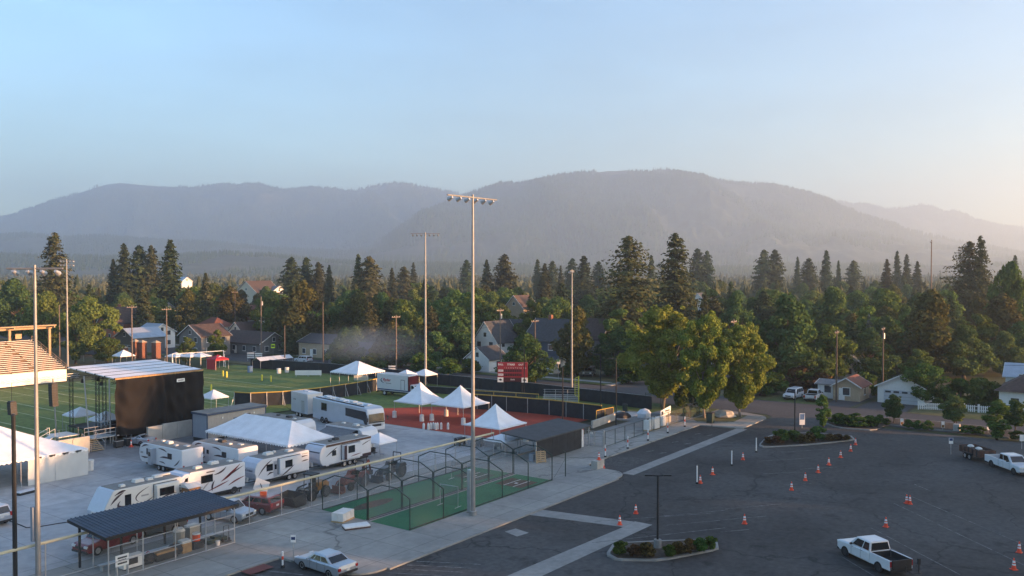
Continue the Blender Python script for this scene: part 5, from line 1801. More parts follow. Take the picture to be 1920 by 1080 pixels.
def peak_tent(label, u, w, size, ze, zp, power=1.0, group='white event tents', name='peak_tent', rz=0.0, cloth='tent_white', leg='galv', weights=False, valance=.16, z=0.0):
    t = thing(name, label, 'tent', (u * K, w * K, z), rz, group)
    h = size / 2
    cn = [(-h, -h), (h, -h), (h, h), (-h, h)]
    b = MB()
    m = 7
    for k in range(4):
        (x0, y0), (x1, y1) = cn[k], cn[(k + 1) % 4]
        for i in range(m):
            q0, q1 = i / m, (i + 1) / m
            z0, z1 = ze + (zp - ze) * q0 ** power, ze + (zp - ze) * q1 ** power
            mx, my = (x0 + x1) / 2, (y0 + y1) / 2
            sg = lambda q: .05 * size / 3 * (1 - q)
            A0, B0, M0 = (x0 * (1 - q0), y0 * (1 - q0), z0), (x1 * (1 - q0), y1 * (1 - q0), z0), (mx * (1 - q0) * .985, my * (1 - q0) * .985, z0 - sg(q0))
            A1, B1, M1 = (x0 * (1 - q1), y0 * (1 - q1), z1), (x1 * (1 - q1), y1 * (1 - q1), z1), (mx * (1 - q1) * .985, my * (1 - q1) * .985, z1 - sg(q1))
            b.poly([A0, M0, M1, A1], cloth); b.poly([M0, B0, B1, M1], cloth)
        if valance:
            b.poly([(x0, y0, ze), (x1, y1, ze), (x1, y1, ze - valance), (x0, y0, ze - valance)], cloth)
    b.build('canopy', t, fix=False)
    for x, y in cn:
        MB().cyl((x * .97, y * .97, 0), (x * .97, y * .97, ze), .035, leg, n=6).build('leg', t)
    b = MB()
    for k in range(4):
        (x0, y0), (x1, y1) = cn[k], cn[(k + 1) % 4]
        b.cyl((x0 * .97, y0 * .97, ze - .03), (x1 * .97, y1 * .97, ze - .03), .02, leg, n=4)
    b.build('truss_bar', t)
    if weights:
        for k, (x, y) in enumerate(cn):
            if k == weights - 1: continue
            o = MB().cyl((x * .97, y * .97, 0), (x * .97, y * .97, .95), .34, 'plastic_white', .30, n=12).build('water_weight', t)
            MB().cyl((x * .97, y * .97, .95), (x * .97, y * .97, 1.02), .12, 'plastic_white', n=8).build('cap', o)
    return t

frame_tent('white frame tent with plain side walls at the left border of the yard', 30.0, 41.9, 79.2, 90.0, 2.85, 5.5, walls=((.56, 'b-'),), bays=4, along='u')
frame_tent('big white hip roofed tent with scalloped edge in the middle of the campers', 53.9, 59.6, 65.6, 78.6, 2.75, 4.7, bays=4, along='w')
frame_tent('white marquee with scalloped edge at the far side of the football field', 97.6, 103.8, 101.8, 108.2, 2.7, 4.6, bays=3, along='w')
peak_tent('white peaked tent on the red infield, left of three', 83.7, 75.8, 5.6, 2.5, 5.25, 1.55, weights=3)
peak_tent('white peaked tent on the red infield, middle of three and touching the left one', 85.0, 70.2, 6.1, 2.5, 5.1, 1.55, weights=3)
peak_tent('white peaked tent beside the dugout, right of three', 76.0, 57.8, 5.7, 2.5, 5.0, 1.55, weights=3)
peak_tent('small white pop up canopy at the end of the camper row', 63.3, 62.9, 2.9, 1.95, 2.9, 1.0, name='pop_up_canopy')
peak_tent('small white pop up canopy beside the stage steps, nearer the stage', 52.9, 96.0, 3.3, 2.3, 3.35, 1.0, name='pop_up_canopy')
peak_tent('small white pop up canopy beside the stage, behind the other one', 52.8, 101.5, 3.3, 2.3, 3.3, 1.0, name='pop_up_canopy')
peak_tent('small white pop up canopy right of the black stage curtain', 71.0, 101.6, 3.2, 2.2, 3.3, 1.0, name='pop_up_canopy')
peak_tent('small white pop up canopy behind the box truck, left of two', 103.6, 96.8, 3.4, 2.3, 3.3, 1.0, name='pop_up_canopy')
peak_tent('small white pop up canopy behind the box truck, right of two', 106.2, 95.2, 3.4, 2.3, 3.3, 1.0, name='pop_up_canopy')
peak_tent('low white canopy tucked against the near end of the dugout', 71.6, 53.6, 3.2, 1.9, 2.5, 1.0, name='pop_up_canopy')
x0, y0 = G(232, 685)
peak_tent('white pop up canopy whose tip shows above the stage roof', x0 / K, y0 / K, 3.6, 2.3, 3.6, 1.0, name='pop_up_canopy')
for i, px in enumerate((330, 357, 376)):
    x0, y0 = G(px, 686)
    peak_tent('white vendor canopy beyond the stage roof, %s of three in a row' % ('left', 'middle', 'right')[i], x0 / K, y0 / K, 3.4, 2.3, 3.1, 1.0, name='vendor_canopy', rz=.2)
x0, y0 = G(408, 692)
t = peak_tent('red pop up tent with white star on top at the far end of the field', x0 / K, y0 / K, 3.4, 2.3, 3.2, 1.0, name='vendor_canopy', cloth='red_cloth', valance=.3)
MB().poly([(-.9, -1.32, 2.72), (.2, -.75, 3.0), (.3, -1.1, 2.82), (.9, -1.32, 2.72), (0, -1.2, 2.8)], 'ink_white').build('emblem', t, fix=False)
MB().bx(-1.6, -1.5, -1.6, 1.6, .05, 2.0, 'red_cloth').build('back_wall', t)

# ------------------------------------------------------------------ stage
def truss(b, p0, p1, wd, m, n=10):
    p0, p1 = Vector(p0), Vector(p1)
    d = (p1 - p0).normalized()
    a = d.orthogonal().normalized() * wd / 2
    c = d.cross(a).normalized() * wd / 2
    cs = [a + c, a - c, -a - c, -a + c]
    for q in cs: b.cyl(p0 + q, p1 + q, .03, m, n=4)
    for k in range(n):
        x, y = p0 + (p1 - p0) * (k / n), p0 + (p1 - p0) * ((k + 1) / n)
        for i in range(4):
            b.cyl(x + cs[i], y + cs[(i + 1) % 4], .016, m, n=3, caps=False)
    return b
def stage():
    u0, u1, w0, w1 = 50.8 * K, 61.7 * K, 90.4 * K, 100.4 * K
    zf, zb = 8.35, 9.0
    t = thing('concert_stage', 'mobile concert stage with white panelled roof and open left side', 'stage', ((u0 + u1) / 2, (w0 + w1) / 2, 0))
    hx, hy = (u1 - u0) / 2, (w1 - w0) / 2
    n = 5
    for k in range(n):
        y0, y1 = -hy + 2 * hy * k / n + .16, -hy + 2 * hy * (k + 1) / n - .16
        z0, z1 = zf + (zb - zf) * k / n, zf + (zb - zf) * (k + 1) / n
        b = MB()
        b.mesh([(-hx, y0, z0), (hx, y0, z0), (hx, y1, z1), (-hx, y1, z1), (-hx, y0, z0 - .12), (hx, y0, z0 - .12), (hx, y1, z1 - .12), (-hx, y1, z1 - .12)], [(0, 1, 2, 3), (7, 6, 5, 4), (0, 4, 5, 1), (1, 5, 6, 2), (2, 6, 7, 3), (3, 7, 4, 0)], 'tent_white')
        b.build('roof_panel', t)
    b = MB()
    for k in range(n + 1):
        y = -hy + 2 * hy * k / n
        z = zf + (zb - zf) * k / n
        b.box((0, y, z - .06), (2 * hx, .30, .16), 'black_steel')
    b.build('roof_beam', t)
    MB().box((0, -hy - .1, zf - .1), (2 * hx, .12, .2), 'timber').build('edge_trim', t)
    for (x, y) in ((-hx + .3, hy - .3), (hx - .3, hy - .3), (-hx + .5, -.8), (-hx + 1.4, -.8), (hx - .5, -.8)):
        b = MB()
        truss(b, (x, y, 0), (x, y, zf - .1), .4, 'black_steel', 12)
        b.build('tower', t)
    for x in (-hx + .2, -hx - .1):
        MB().cyl((x, -hy + (1.4 if x > -hx else 6.0), 0), (x - .1, -hy + (1.4 if x > -hx else 7.0), zf - .2), .09, 'galv', n=8).build('brace_post', t)
    for y in (-hy + 1, 0, hy - 1):
        b = MB(); truss(b, (-hx + .2, y, zf - .6), (hx - .2, y, zf - .6), .35, 'black_steel', 20); b.build('lighting_truss', t)
        for k in range(5):
            MB().cyl((-hx + 1.5 + k * 2.2, y, zf - 1.0), (-hx + 1.5 + k * 2.2, y + .15, zf - 1.5), .16, 'black_plastic', .2, n=8).build('stage_light', t)
    MB().bx(-hx, hx, -hy + .5, hy, 1.05, 1.25, 'dark_metal').build('deck', t)
    for k in range(6):
        MB().bx(-hx + .1 + k * (2 * hx - .2) / 5 - .06, -hx + .1 + k * (2 * hx - .2) / 5 + .06, -hy + .6, -hy + .72, 0, 1.05, 'galv').build('deck_leg', t)
    for k in range(5): MB().bx(-hx + 1 + k * .9, -hx + 1.7 + k * .9, -hy + 3 + (k % 3) * 1.2, -hy + 3.8 + (k % 3) * 1.2, 1.25, 2.0 + .3 * (k % 2), 'black_plastic').build('amplifier', t)
    # ground support wing with hung loudspeakers
    b = MB()
    truss(b, (-hx - 11, hy - 3.0, zf - .2), (-hx, hy - 3.0, zf - .2), .4, 'galv', 18)
    b.build('wing_truss', t)
    b = MB()
    for y in (hy - 2.0, hy - 4.0): b.cyl((-hx - 10.8, y, 0), (-hx - 10.8, hy - 3.0, zf - .2), .08, 'galv', n=6)
    b.cyl((-hx - 2.6, hy - 2.2, 0), (-hx - 3.4, hy - 3.0, zf - .3), .09, 'galv', n=6)
    b.build('wing_leg', t)
    # line array boxes
    for x, y, z0, n in ((-hx - 3.6, hy - 3.4, zf - 1.1, 9), (-hx - 8.6, hy - 3.4, zf - 2.8, 5)):
        s = thing('loudspeaker_array', 'tall hanging black loudspeaker column left of the stage' if n > 6 else 'shorter hanging black loudspeaker cluster at the left end of the stage wing', 'loudspeaker', (t.location.x + x, t.location.y + y, 0))
        for k in range(n):
            MB().box((.12 * (k / n) ** 2, 0, z0 - k * .32), (.75, .95, .30), 'black_plastic', taper=.97).build('speaker_box', s)
        MB().cyl((0, 0, z0 + .15), (0, 0, zf - .3), .03, 'dark_metal', n=5).box((0, 0, z0 + .22), (.6, .8, .08), 'black_steel').build('rigging', s)
    # curtain: folds and swags
    nx, nz = 90, 26
    vs = []
    L = 2 * hx
    for j in range(nz + 1):
        q = j / nz
        z = 1.0 + (zf - 1.2) * q
        for i in range(nx + 1):
            p = i / nx
            y = -hy - .35 + .22 * math.sin(p * 46 + 1.7 * math.sin(q * 3 + p * 9)) * (.5 + .5 * math.sin(p * 11 + 2)) + .24 * math.sin(p * 17 + q * 5.5 * math.sin(p * 8)) * (1 - q) ** .5 + .10 * math.sin(q * 19 + 6 * math.sin(p * 9))
            vs.append((-hx + L * p + .05 * math.sin(q * 8 + p * 30), y, z))
    fs = [(j * (nx + 1) + i, j * (nx + 1) + i + 1, (j + 1) * (nx + 1) + i + 1, (j + 1) * (nx + 1) + i) for j in range(nz) for i in range(nx)]
    c = MB().mesh(vs, fs, 'curtain_black').build('stage_curtain', smooth=True)
    c.location = t.location
    tag(c, 'black drape with swagged folds hanging across the back of the stage', 'curtain')
    s = MB().box((L * .19, -hy - .85, zf - 1.05), (1.15, .05, .42), 'sign_white').build('name_board', c)
    MB().box((L * .19, -hy - .88, zf - 1.05), (.8, .02, .18), 'swoosh_grey').build('print', c)
    # steps and ramp of stage left
    st = thing('stage_steps', 'wooden stage steps beside the left concrete wall', 'steps', (47.9 * K, 89.4 * K, 0))
    for k in range(7):
        MB().bx(-.85, .85, -1.0 + k * .3, -.72 + k * .3, .14 + k * .17, .18 + k * .17, 'pallet_wood').build('tread', st)
    for s in (-1, 1):
        MB().mesh([(s * .88, -1.0, .02), (s * .88, 1.1, 1.22), (s * .88, 1.1, 1.0), (s * .88, -.7, .0), (s * .82, -1.0, .02), (s * .82, 1.1, 1.22), (s * .82, 1.1, 1.0), (s * .82, -.7, .0)], [(0, 1, 2, 3), (7, 6, 5, 4), (0, 4, 5, 1), (1, 5, 6, 2), (2, 6, 7, 3), (3, 7, 4, 0)], 'galv').build('stringer', st)
        MB().tube([(s * .86, -1.0, .1), (s * .86, -1.0, 1.0), (s * .86, 1.1, 2.1), (s * .86, 1.1, 1.2)], .025, 'galv', 5).build('handrail', st)
    pl = thing('side_platform', 'scaffold platform with grey rails in front of the stage corner', 'platform', (50.3 * K, 91.4 * K, 0))
    MB().bx(-2.2, 2.2, -1.2, 1.2, 1.08, 1.2, 'galv').build('deck', pl)
    for x in (-2.1, -.7, .7, 2.1):
        for y in (-1.15, 1.15): MB().cyl((x, y, 0), (x, y, 2.2), .035, 'galv', n=5).build('upright', pl)
    for z in (1.7, 2.18):
        for y in (-1.15, 1.15): MB().cyl((-2.1, y, z), (2.1, y, z), .03, 'galv', n=5).build('rail', pl)
    rp = thing('loading_ramp', 'grey aluminium ramp with handrails left of the stage', 'ramp', (46.6 * K, 95.5 * K, 0))
    MB().mesh([(-3, -.7, .05), (0, -.7, 1.2), (0, .7, 1.2), (-3, .7, .05), (-3, -.7, 0), (0, -.7, 1.1), (0, .7, 1.1), (-3, .7, 0)], [(0, 1, 2, 3), (7, 6, 5, 4), (0, 4, 5, 1), (1, 5, 6, 2), (2, 6, 7, 3), (3, 7, 4, 0)], 'aluminium').build('ramp_bed', rp)
    for s in (-1, 1):
        MB().tube([(-3, s * .7, .05), (-3, s * .7, .95), (0, s * .7, 2.15), (0, s * .7, 0)], .03, 'aluminium', 5).build('handrail', rp)
    MB().bx(0, 2.6, -1.6, 1.6, 1.08, 1.2, 'aluminium').build('landing', rp)
    for x in (.1, 2.5):
        for y in (-1.5, 1.5): MB().cyl((x, y, 0), (x, y, 2.1), .035, 'galv', n=5).build('upright', rp)
    # small gear at the back of the stage
    for i, (x, y, d, m, lab) in enumerate(((50.2, 88.7, (1.0, .7, .8), 'black_plastic', 'black road case beside the stage steps'), (51.4, 88.9, (.8, .8, .9), 'dark_metal', 'dark generator box in front of the stage curtain'), (52.4, 89.1, (1.1, .6, .6), 'black_plastic', 'low black case at the foot of the stage curtain'))):
        q = thing('road_case', lab, 'case', (x * K, y * K, 0))
        MB().box((0, 0, d[2] / 2 + .1), d, m).build('body', q, bevel=.03)
        MB().box((0, 0, d[2] + .06), (d[0] + .04, d[1] + .04, .06), 'galv').build('lid', q)
        for sx in (-1, 1):
            for sy in (-1, 1): MB().cyl((sx * d[0] * .4, sy * d[1] * .4, 0), (sx * d[0] * .4, sy * d[1] * .4, .1), .05, 'rubber', n=6).build('caster', q)
stage()

# concrete retaining walls by the stage
for lab, u0, u1, w0, w1, h in (('pale concrete panel wall left of the stage steps', 42.0, 47.1, 88.6, 89.0, 2.0), ('pale concrete panel wall in front of the stage curtain', 53.4, 58.9, 88.3, 88.7, 2.1)):
    t = thing('concrete_wall', lab, 'wall', ((u0 + u1) / 2 * K, (w0 + w1) / 2 * K, 0))
    n = 3
    L = (u1 - u0) * K
    for k in range(n):
        MB().bx(-L / 2 + L * k / n + .015, -L / 2 + L * (k + 1) / n - .015, -.18, .18, 0, h - .1 * (k == 0), 'concrete_wall').build('panel', t, bevel=.02)
    for k in (1, 2):
        MB().bx(-L / 2 + L * k / n - .12, -L / 2 + L * k / n + .12, -.26, -.17, 0, h - .15, 'concrete_wall').build('pilaster', t)

# ------------------------------------------------------------------ site office
t = thing('site_office', 'long grey site office cabin with blue trim behind the campers', 'cabin', (61.1 * K, 84.4 * K, 0))
hx, hy, h = 4.5, 1.55, 3.7
MB().bx(-hx, hx, -hy, hy, .5, h - .1, 'office_grey').build('wall', t)
MB().bx(-hx - .02, -hx, -hy + .03, hy - .03, .5, h - .1, 'office_end').build('end_panel', t)
MB().bx(-hx - .15, hx + .15, -hy - .15, hy + .15, h - .1, h + .05, 'rv_roof').build('roof', t)
MB().bx(-hx - .16, hx + .16, -hy - .17, -hy - .14, h - .22, h + .02, 'trim_blue').build('fascia', t)
MB().bx(-hx - .17, -hx - .14, -hy - .14, hy + .14, h - .22, h + .02, 'trim_blue').build('fascia', t)
for x, y in ((-hx, -hy), (-hx, hy), (hx, -hy)): MB().box((x, y, h / 2 + .2), (.12, .12, h - .6), 'trim_blue').build('corner_post', t)
for k in range(22):
    MB().bx(-hx + .2 + k * .4, -hx + .23 + k * .4, -hy - .012, -hy, .55, h - .25, 'office_grey').build('batten', t)
pane(t, 1.1, 2.0, 2.05, 2.95, hy + .01, -1)
d = MB().bx(-.6, .35, -hy - .04, -hy, .6, 2.7, 'trim_blue').build('door', t)
for x in (-2.3, 2.6): MB().box((x, -hy - .06, 2.95), (.16, .1, .22), 'lamp_clear').build('wall_lamp', t)
MB().bx(-hx, hx, -hy + .1, hy - .1, .05, .5, 'dark_metal').build('skid', t)
b = MB()
for k in range(6): b.bx(-2.6 + k * .3, -2.3 + k * .3, -hy - 1.4, -hy - .3, .05, .14 + k * .09, 'galv')
b.build('access_ramp', t)
for y in (-hy - 1.4, -hy - .35): MB().tube([(-2.6, y, 1.0), (1.0, y, 1.6), (1.0, y, 0)], .03, 'rail_yellow', 5).build('handrail', t)

# timber hut between campers
t = thing('timber_hut', 'small brown timber hut with white lid roof between trailer and motorhome', 'hut', (40.7 * K, 61.3 * K, 0))
MB().bx(-.6, .6, -.6, .6, .05, 2.1, 'hut_brown').build('wall', t)
for k in range(6): MB().bx(-.6 + k * .2, -.585 + k * .2, -.615, -.6, .05, 2.1, 'rust_brown').build('board_gap', t)
MB().mesh([(-.75, -.75, 2.08), (.75, -.75, 2.08), (.75, .75, 2.08), (-.75, .75, 2.08), (-.75, 0, 2.42), (.75, 0, 2.42)], [(3, 2, 1, 0), (0, 1, 5, 4), (2, 3, 4, 5), (1, 2, 5), (3, 0, 4)], 'ac_white').build('roof', t)
MB().bx(-.62, -.595, -.3, .3, 1.3, 1.7, 'plate').build('notice', t)
for x in (-.45, .45): MB().bx(x - .06, x + .06, -.5, .5, 0, .06, 'timber').build('bearer', t)

# ------------------------------------------------------------------ grandstand
def grandstand():
    u0, u1 = 8 * K, 75.2 * K
    wf, wb = 149 * K, 161 * K
    t = thing('grandstand', 'sunlit bleacher grandstand with steel roof beam at the left border', 'grandstand', ((u0 + u1) / 2, wf, 0))
    hx = (u1 - u0) / 2
    n = 17
    zf, zt = 2.3, 7.3
    D = wb - wf
    # show only the length the picture can see
    xs = hx - 26 * K
    MB().bx(xs, hx, 0, .15, 0, zf, 'seat_board').build('front_wall', t)
    for k in range(n):
        y, z = .4 + D * k / n, zf + (zt - zf) * k / n
        MB().bx(xs, hx, y, y + .30, z + .38, z + .44, 'seat_board').build('seat_plank', t)
        MB().bx(xs, hx, y + .32, y + D / n - .02, z - .02, z + .03, 'aluminium').build('foot_plank', t)
        MB().bx(xs, hx, y + D / n - .02, y + D / n + .0, z + .05, z + .26, 'rust_brown').build('riser', t)
        for q in range(3):
            if k % 2: MB().bx(hx - 6 - q * 8.2 - .6 + .7 * ((k // 2) % 2), hx - 6 - q * 8.2 + .6, y - .02, y + .5, z + .37, z + .45, 'gs_steel').build('aisle_step', t)
    for s in range(7):
        x = xs + (hx - xs) * s / 6
        b = MB()
        for k in range(4): b.cyl((x, .5 + D * k / 3.2, 0), (x, .5 + D * k / 3.2, zf + (zt - zf) * k / 3.2), .1, 'gs_steel', n=6)
        b.cyl((x, .3, zf - .1), (x, D, zt - .15), .1, 'gs_steel', n=6)
        b.build('frame', t)
    b = MB()
    for z in (.5, 1.0): b.cyl((hx + .05, .2, zf + z), (hx + .05, D + .2, zt + z), .05, 'gs_steel', n=5)
    for k in range(8): b.cyl((hx + .05, .2 + D * k / 7, zf + (zt - zf) * k / 7), (hx + .05, .2 + D * k / 7, zf + (zt - zf) * k / 7 + 1.0), .04, 'gs_steel', n=5)
    b.build('end_rail', t)
    MB().mesh([(hx + .1, .2, zf + .5), (hx + .1, D + .2, zt + .7), (hx + .1, D + .2, zt - .1), (hx + .1, .2, zf - .3)], [(0, 1, 2, 3)], 'chain_link').build('end_mesh', t)
    # roof frame above the top rows
    z = 10.3
    for x in [hx + 4.2 - 8 * k for k in range(4)]:
        MB().box((x, D + 1.4, z / 2), (.45, .45, z), 'gs_steel').build('roof_post', t)
        MB().box((x, D + .3, z - .3), (.25, 2.4, .35), 'gs_steel').build('bracket', t)
    MB().bx(xs - 4, hx + 4.6, D + 1.0, D + 1.35, z - .75, z, 'gs_steel').build('roof_beam', t)
    MB().bx(xs - 4, hx + 4.6, D - .9, D - .7, z - .1, z + .12, 'gs_steel').build('fascia', t)
    for k in range(60): MB().bx(hx + 4.3 - k * .55, hx + 4.45 - k * .55, D - .72, D + 1.02, z + .0, z + .1, 'gs_steel').build('batten', t)
    for k in range(6):
        MB().bx(hx - 2 - k * 4.4 - 1.2, hx - 2 - k * 4.4, D + .1, D + .2, zt + .5, zt + 1.5, 'gs_steel').build('back_panel', t)
grandstand()

# ------------------------------------------------------------------ shelter near the camera
def shelter():
    u0, u1, w0, w1 = 28.0 * K, 37.6 * K, 51.0 * K, 55.6 * K
    cx, cy = (u0 + u1) / 2, (w0 + w1) / 2
    hx, hy = (u1 - u0) / 2, (w1 - w0) / 2
    t = thing('shelter', 'open shelter with dark ribbed metal roof beside the fence', 'shelter', (cx, cy, 0))
    zf, zb = 3.15, 3.55
    n = 34
    sh = None
    for k in range(n):
        x0 = -hx + 2 * hx * k / n
        wd = 2 * hx / n
        if sh is None:
            b = MB()
            b.mesh([(0, -hy, zf), (wd * .72, -hy, zf), (wd * .78, -hy, zf + .05), (wd * .94, -hy, zf + .05), (wd, -hy, zf), (0, hy, zb), (wd * .72, hy, zb), (wd * .78, hy, zb + .05), (wd * .94, hy, zb + .05), (wd, hy, zb)], [(k2, k2 + 1, k2 + 6, k2 + 5) for k2 in range(4)], 'roof_metal_blue')
            sh = b.build('roof_sheet', t, fix=False)
            sh.location = (x0, 0, 0)
        else:
            share(sh, t, (x0, 0, 0))
    MB().box((0, -hy + .02, zf - .13), (2 * hx, .08, .22), 'black_steel').build('fascia', t)
    for s in (-1, 1):
        MB().mesh([(s * hx, -hy, zf - .02), (s * hx, hy, zb - .02), (s * hx, hy, zb - .24), (s * hx, -hy, zf - .24), (s * (hx - .08), -hy, zf - .02), (s * (hx - .08), hy, zb - .02), (s * (hx - .08), hy, zb - .24), (s * (hx - .08), -hy, zf - .24)], [(0, 1, 2, 3), (7, 6, 5, 4), (0, 4, 5, 1), (2, 6, 7, 3)], 'black_steel').build('barge_board', t)
    for x in (-hx + .5, -hx * .33, hx * .33, hx - .5):
        MB().box((x, hy - .8, zb / 2 - .1), (.14, .14, zb - .2), 'black_steel').build('post', t)
    for k in range(5):
        x = -hx + .3 + (2 * hx - .6) * k / 4
        MB().cyl((x, -hy + .2, 0), (x, -hy + .2, zf - .2), .05, 'galv', n=6).build('front_post', t)
    for z in (.06, 1.15, 2.3):
        MB().cyl((-hx + .3, -hy + .2, z), (hx - .3, -hy + .2, z), .035, 'galv', n=6).build('rail', t)
    MB().poly([(-hx + .3, -hy + .2, .05), (hx - .3, -hy + .2, .05), (hx - .3, -hy + .2, 2.3), (-hx + .3, -hy + .2, 2.3)], 'chain_link').build('mesh_panel', t, fix=False)
    MB().bx(-hx + .8, hx - .6, -.4, .0, .42, .48, 'galv').build('bench_plank', t)
    for k in range(5): MB().bx(-hx + 1 + k * 2.3, -hx + 1.06 + k * 2.3, -.38, -.02, 0, .42, 'galv').build('bench_leg', t)
    # clutter
    def item(name, label, cat, x, y, z, parts):
        q = thing(name, label, cat, (cx + x, cy + y, z), 0)
        for nm, f in parts: f(MB()).build(nm, q)
        return q
    item('cardboard_box', 'brown cardboard box on the shelter bench beside the red cooler', 'box', 1.6, -1.2, 0, (('body', lambda b: b.bx(-.4, .4, -.35, .35, 0, .75, 'timber')), ('flap', lambda b: b.bx(-.38, .38, -.33, .33, .75, .95, 'plastic_white'))))
    item('drink_cooler', 'red and white drink cooler under the shelter roof', 'cooler', 2.7, -1.1, 0, (('table', lambda b: b.bx(-.5, .5, -.4, .4, .5, .6, 'black_plastic').bx(-.45, .45, -.35, .35, 0, .5, 'black_plastic')), ('body', lambda b: b.cyl((0, 0, .6), (0, 0, 1.1), .3, 'signal_orange', n=14)), ('lid', lambda b: b.cyl((0, 0, 1.1), (0, 0, 1.2), .31, 'plastic_white', n=14))))
    item('litter_bin', 'pale lidded waste bin at the back of the shelter, left of two', 'bin', 2.6, 1.1, 0, (('body', lambda b: b.cyl((0, 0, 0), (0, 0, 1.0), .42, 'office_grey', .48, n=12)), ('lid', lambda b: b.cyl((0, 0, 1.0), (0, 0, 1.25), .5, 'plastic_white', .3, n=12))))
    item('litter_bin', 'pale lidded waste bin at the back of the shelter, right of two', 'bin', 3.8, 1.1, 0, (('body', lambda b: b.bx(-.45, .45, -.4, .4, 0, 1.1, 'office_grey')), ('lid', lambda b: b.bx(-.48, .48, -.42, .42, 1.1, 1.2, 'plastic_white'))))
    item('hay_cushion', 'tan padded bench top under the shelter', 'bench', -.2, -1.3, 0, (('frame', lambda b: b.bx(-.9, .9, -.4, .4, 0, .5, 'black_plastic')), ('cushion', lambda b: b.bx(-.85, .85, -.38, .38, .5, .66, 'timber'))))
    item('equipment_bag', 'black equipment bag left of the tan bench top', 'bag', -1.5, -1.3, 0, (('body', lambda b: lump(b, (0, 0, .35), .6, 'black_plastic', seed=3)), ('strap', lambda b: b.tube([(-.4, 0, .6), (0, .1, .85), (.4, 0, .6)], .03, 'red_cloth', 4))))
    item('equipment_bag', 'dark heap of bags right of the tan bench top', 'bag', .85, -1.1, 0, (('body', lambda b: lump(b, (0, 0, .4), .65, 'dark_metal', seed=8)), ('strap', lambda b: b.tube([(-.3, 0, .7), (0, 0, .95), (.3, 0, .7)], .03, 'timber', 4))))
    item('white_locker', 'white cabinet with dark opening under the left half of the shelter', 'cabinet', -2.8, -1.2, 0, (('body', lambda b: b.bx(-.8, .8, -.35, .35, .1, .95, 'plastic_white')), ('opening', lambda b: b.bx(-.55, .3, -.37, -.34, .35, .8, 'black_plastic')), ('foot', lambda b: b.bx(-.7, .7, -.3, .3, 0, .1, 'dark_metal'))))
    item('crate_stack', 'green plastic crates near the right end of the shelter', 'crate', 4.6, -.9, 0, tuple(('crate', lambda b, k=k: b.bx(-.9 + k * .6, -.35 + k * .6, -.35, .35, 0, .32 + .16 * (k % 2), 'green_steel')) for k in range(3)))
    item('hand_trolley', 'upright hand trolley at the right end of the shelter', 'trolley', 5.1, -1.6, 0, (('frame', lambda b: b.tube([(-.25, 0, .1), (-.25, 0, 1.3), (.25, 0, 1.3), (.25, 0, .1)], .03, 'dark_metal', 5)), ('foot_plate', lambda b: b.bx(-.28, .28, -.35, 0, .05, .09, 'dark_metal')), ('wheel', lambda b: b.cyl((-.33, .05, .15), (-.27, .05, .15), .15, 'rubber', n=10).cyl((.27, .05, .15), (.33, .05, .15), .15, 'rubber', n=10))))
    item('bucket', 'pale plastic bucket on the ground by the shelter front rail', 'bucket', 4.1, -1.9, 0, (('body', lambda b: b.cyl((0, 0, 0), (0, 0, .38), .14, 'plastic_white', .18, n=10)), ('handle', lambda b: b.tube([(-.17, 0, .36), (0, -.12, .48), (.17, 0, .36)], .01, 'galv', 4))))
    q = item('notice_board', 'white notice board with black print leaning on the shelter rail', 'sign', -4.1, -hy + .45, 0, (('board', lambda b: b.bx(-.5, .5, -.03, .03, .7, 1.5, 'sign_white')), ('foot', lambda b: b.bx(-.45, -.38, -.1, .1, 0, .7, 'galv').bx(.38, .45, -.1, .1, 0, .7, 'galv'))))
    for z, a in ((1.3, .36), (1.1, .3), (.9, .36)): MB().bx(-a, a, -.04, -.03, z - .06, z + .06, 'ink_dark').build('print', q)
shelter()

# ------------------------------------------------------------------ fences
def chain_fence(label, pts, h, step=3.2, post='galv', meshm='chain_link', cap=None, capr=.11, rails=True, name='chain_link_fence', z=0.0):
    p0 = pts[0]
    t = thing(name, label, 'fence', (p0[0] * K, p0[1] * K, z))
    Q = [((p[0] - p0[0]) * K, (p[1] - p0[1]) * K) for p in pts]
    for a, c in zip(Q[:-1], Q[1:]):
        d = math.hypot(c[0] - a[0], c[1] - a[1])
        n = max(1, round(d / step))
        for k in range(n):
            q0, q1 = k / n, (k + 1) / n
            A = (a[0] + (c[0] - a[0]) * q0, a[1] + (c[1] - a[1]) * q0)
            B = (a[0] + (c[0] - a[0]) * q1, a[1] + (c[1] - a[1]) * q1)
            MB().cyl((*A, 0), (*A, h), .045, post, n=6).build('post', t)
            MB().poly([(*A, .05), (*B, .05), (*B, h - .03), (*A, h - .03)], meshm).build('mesh_panel', t, fix=False)
            if rails:
                MB().cyl((*A, .06), (*B, .06), .03, post, n=5).build('rail', t)
                MB().cyl((*A, h), (*B, h), capr if cap else .03, cap or post, n=8 if cap else 5).build('top_rail', t)
        MB().cyl((*c, 0), (*c, h), .045, post, n=6).build('post', t)
    return t
chain_fence('chain link fence with pale yellow top padding behind the batting lanes', [(20, 54.2), (70.4, 53.8)], 2.75, 3.4, cap='cap_yellow')
t = chain_fence('green chain link fence along the pavement beside the dugout', [(81.0, 46.9), (103.4, 47.3)], 1.9, 2.6, 'green_steel', 'chain_link')
chain_fence('tall green chain link fence at the corner of the outfield', [(103.5, 47.5), (109.5, 47.4), (109.6, 57)], 2.0, 3.0, 'green_steel', 'chain_link_green')
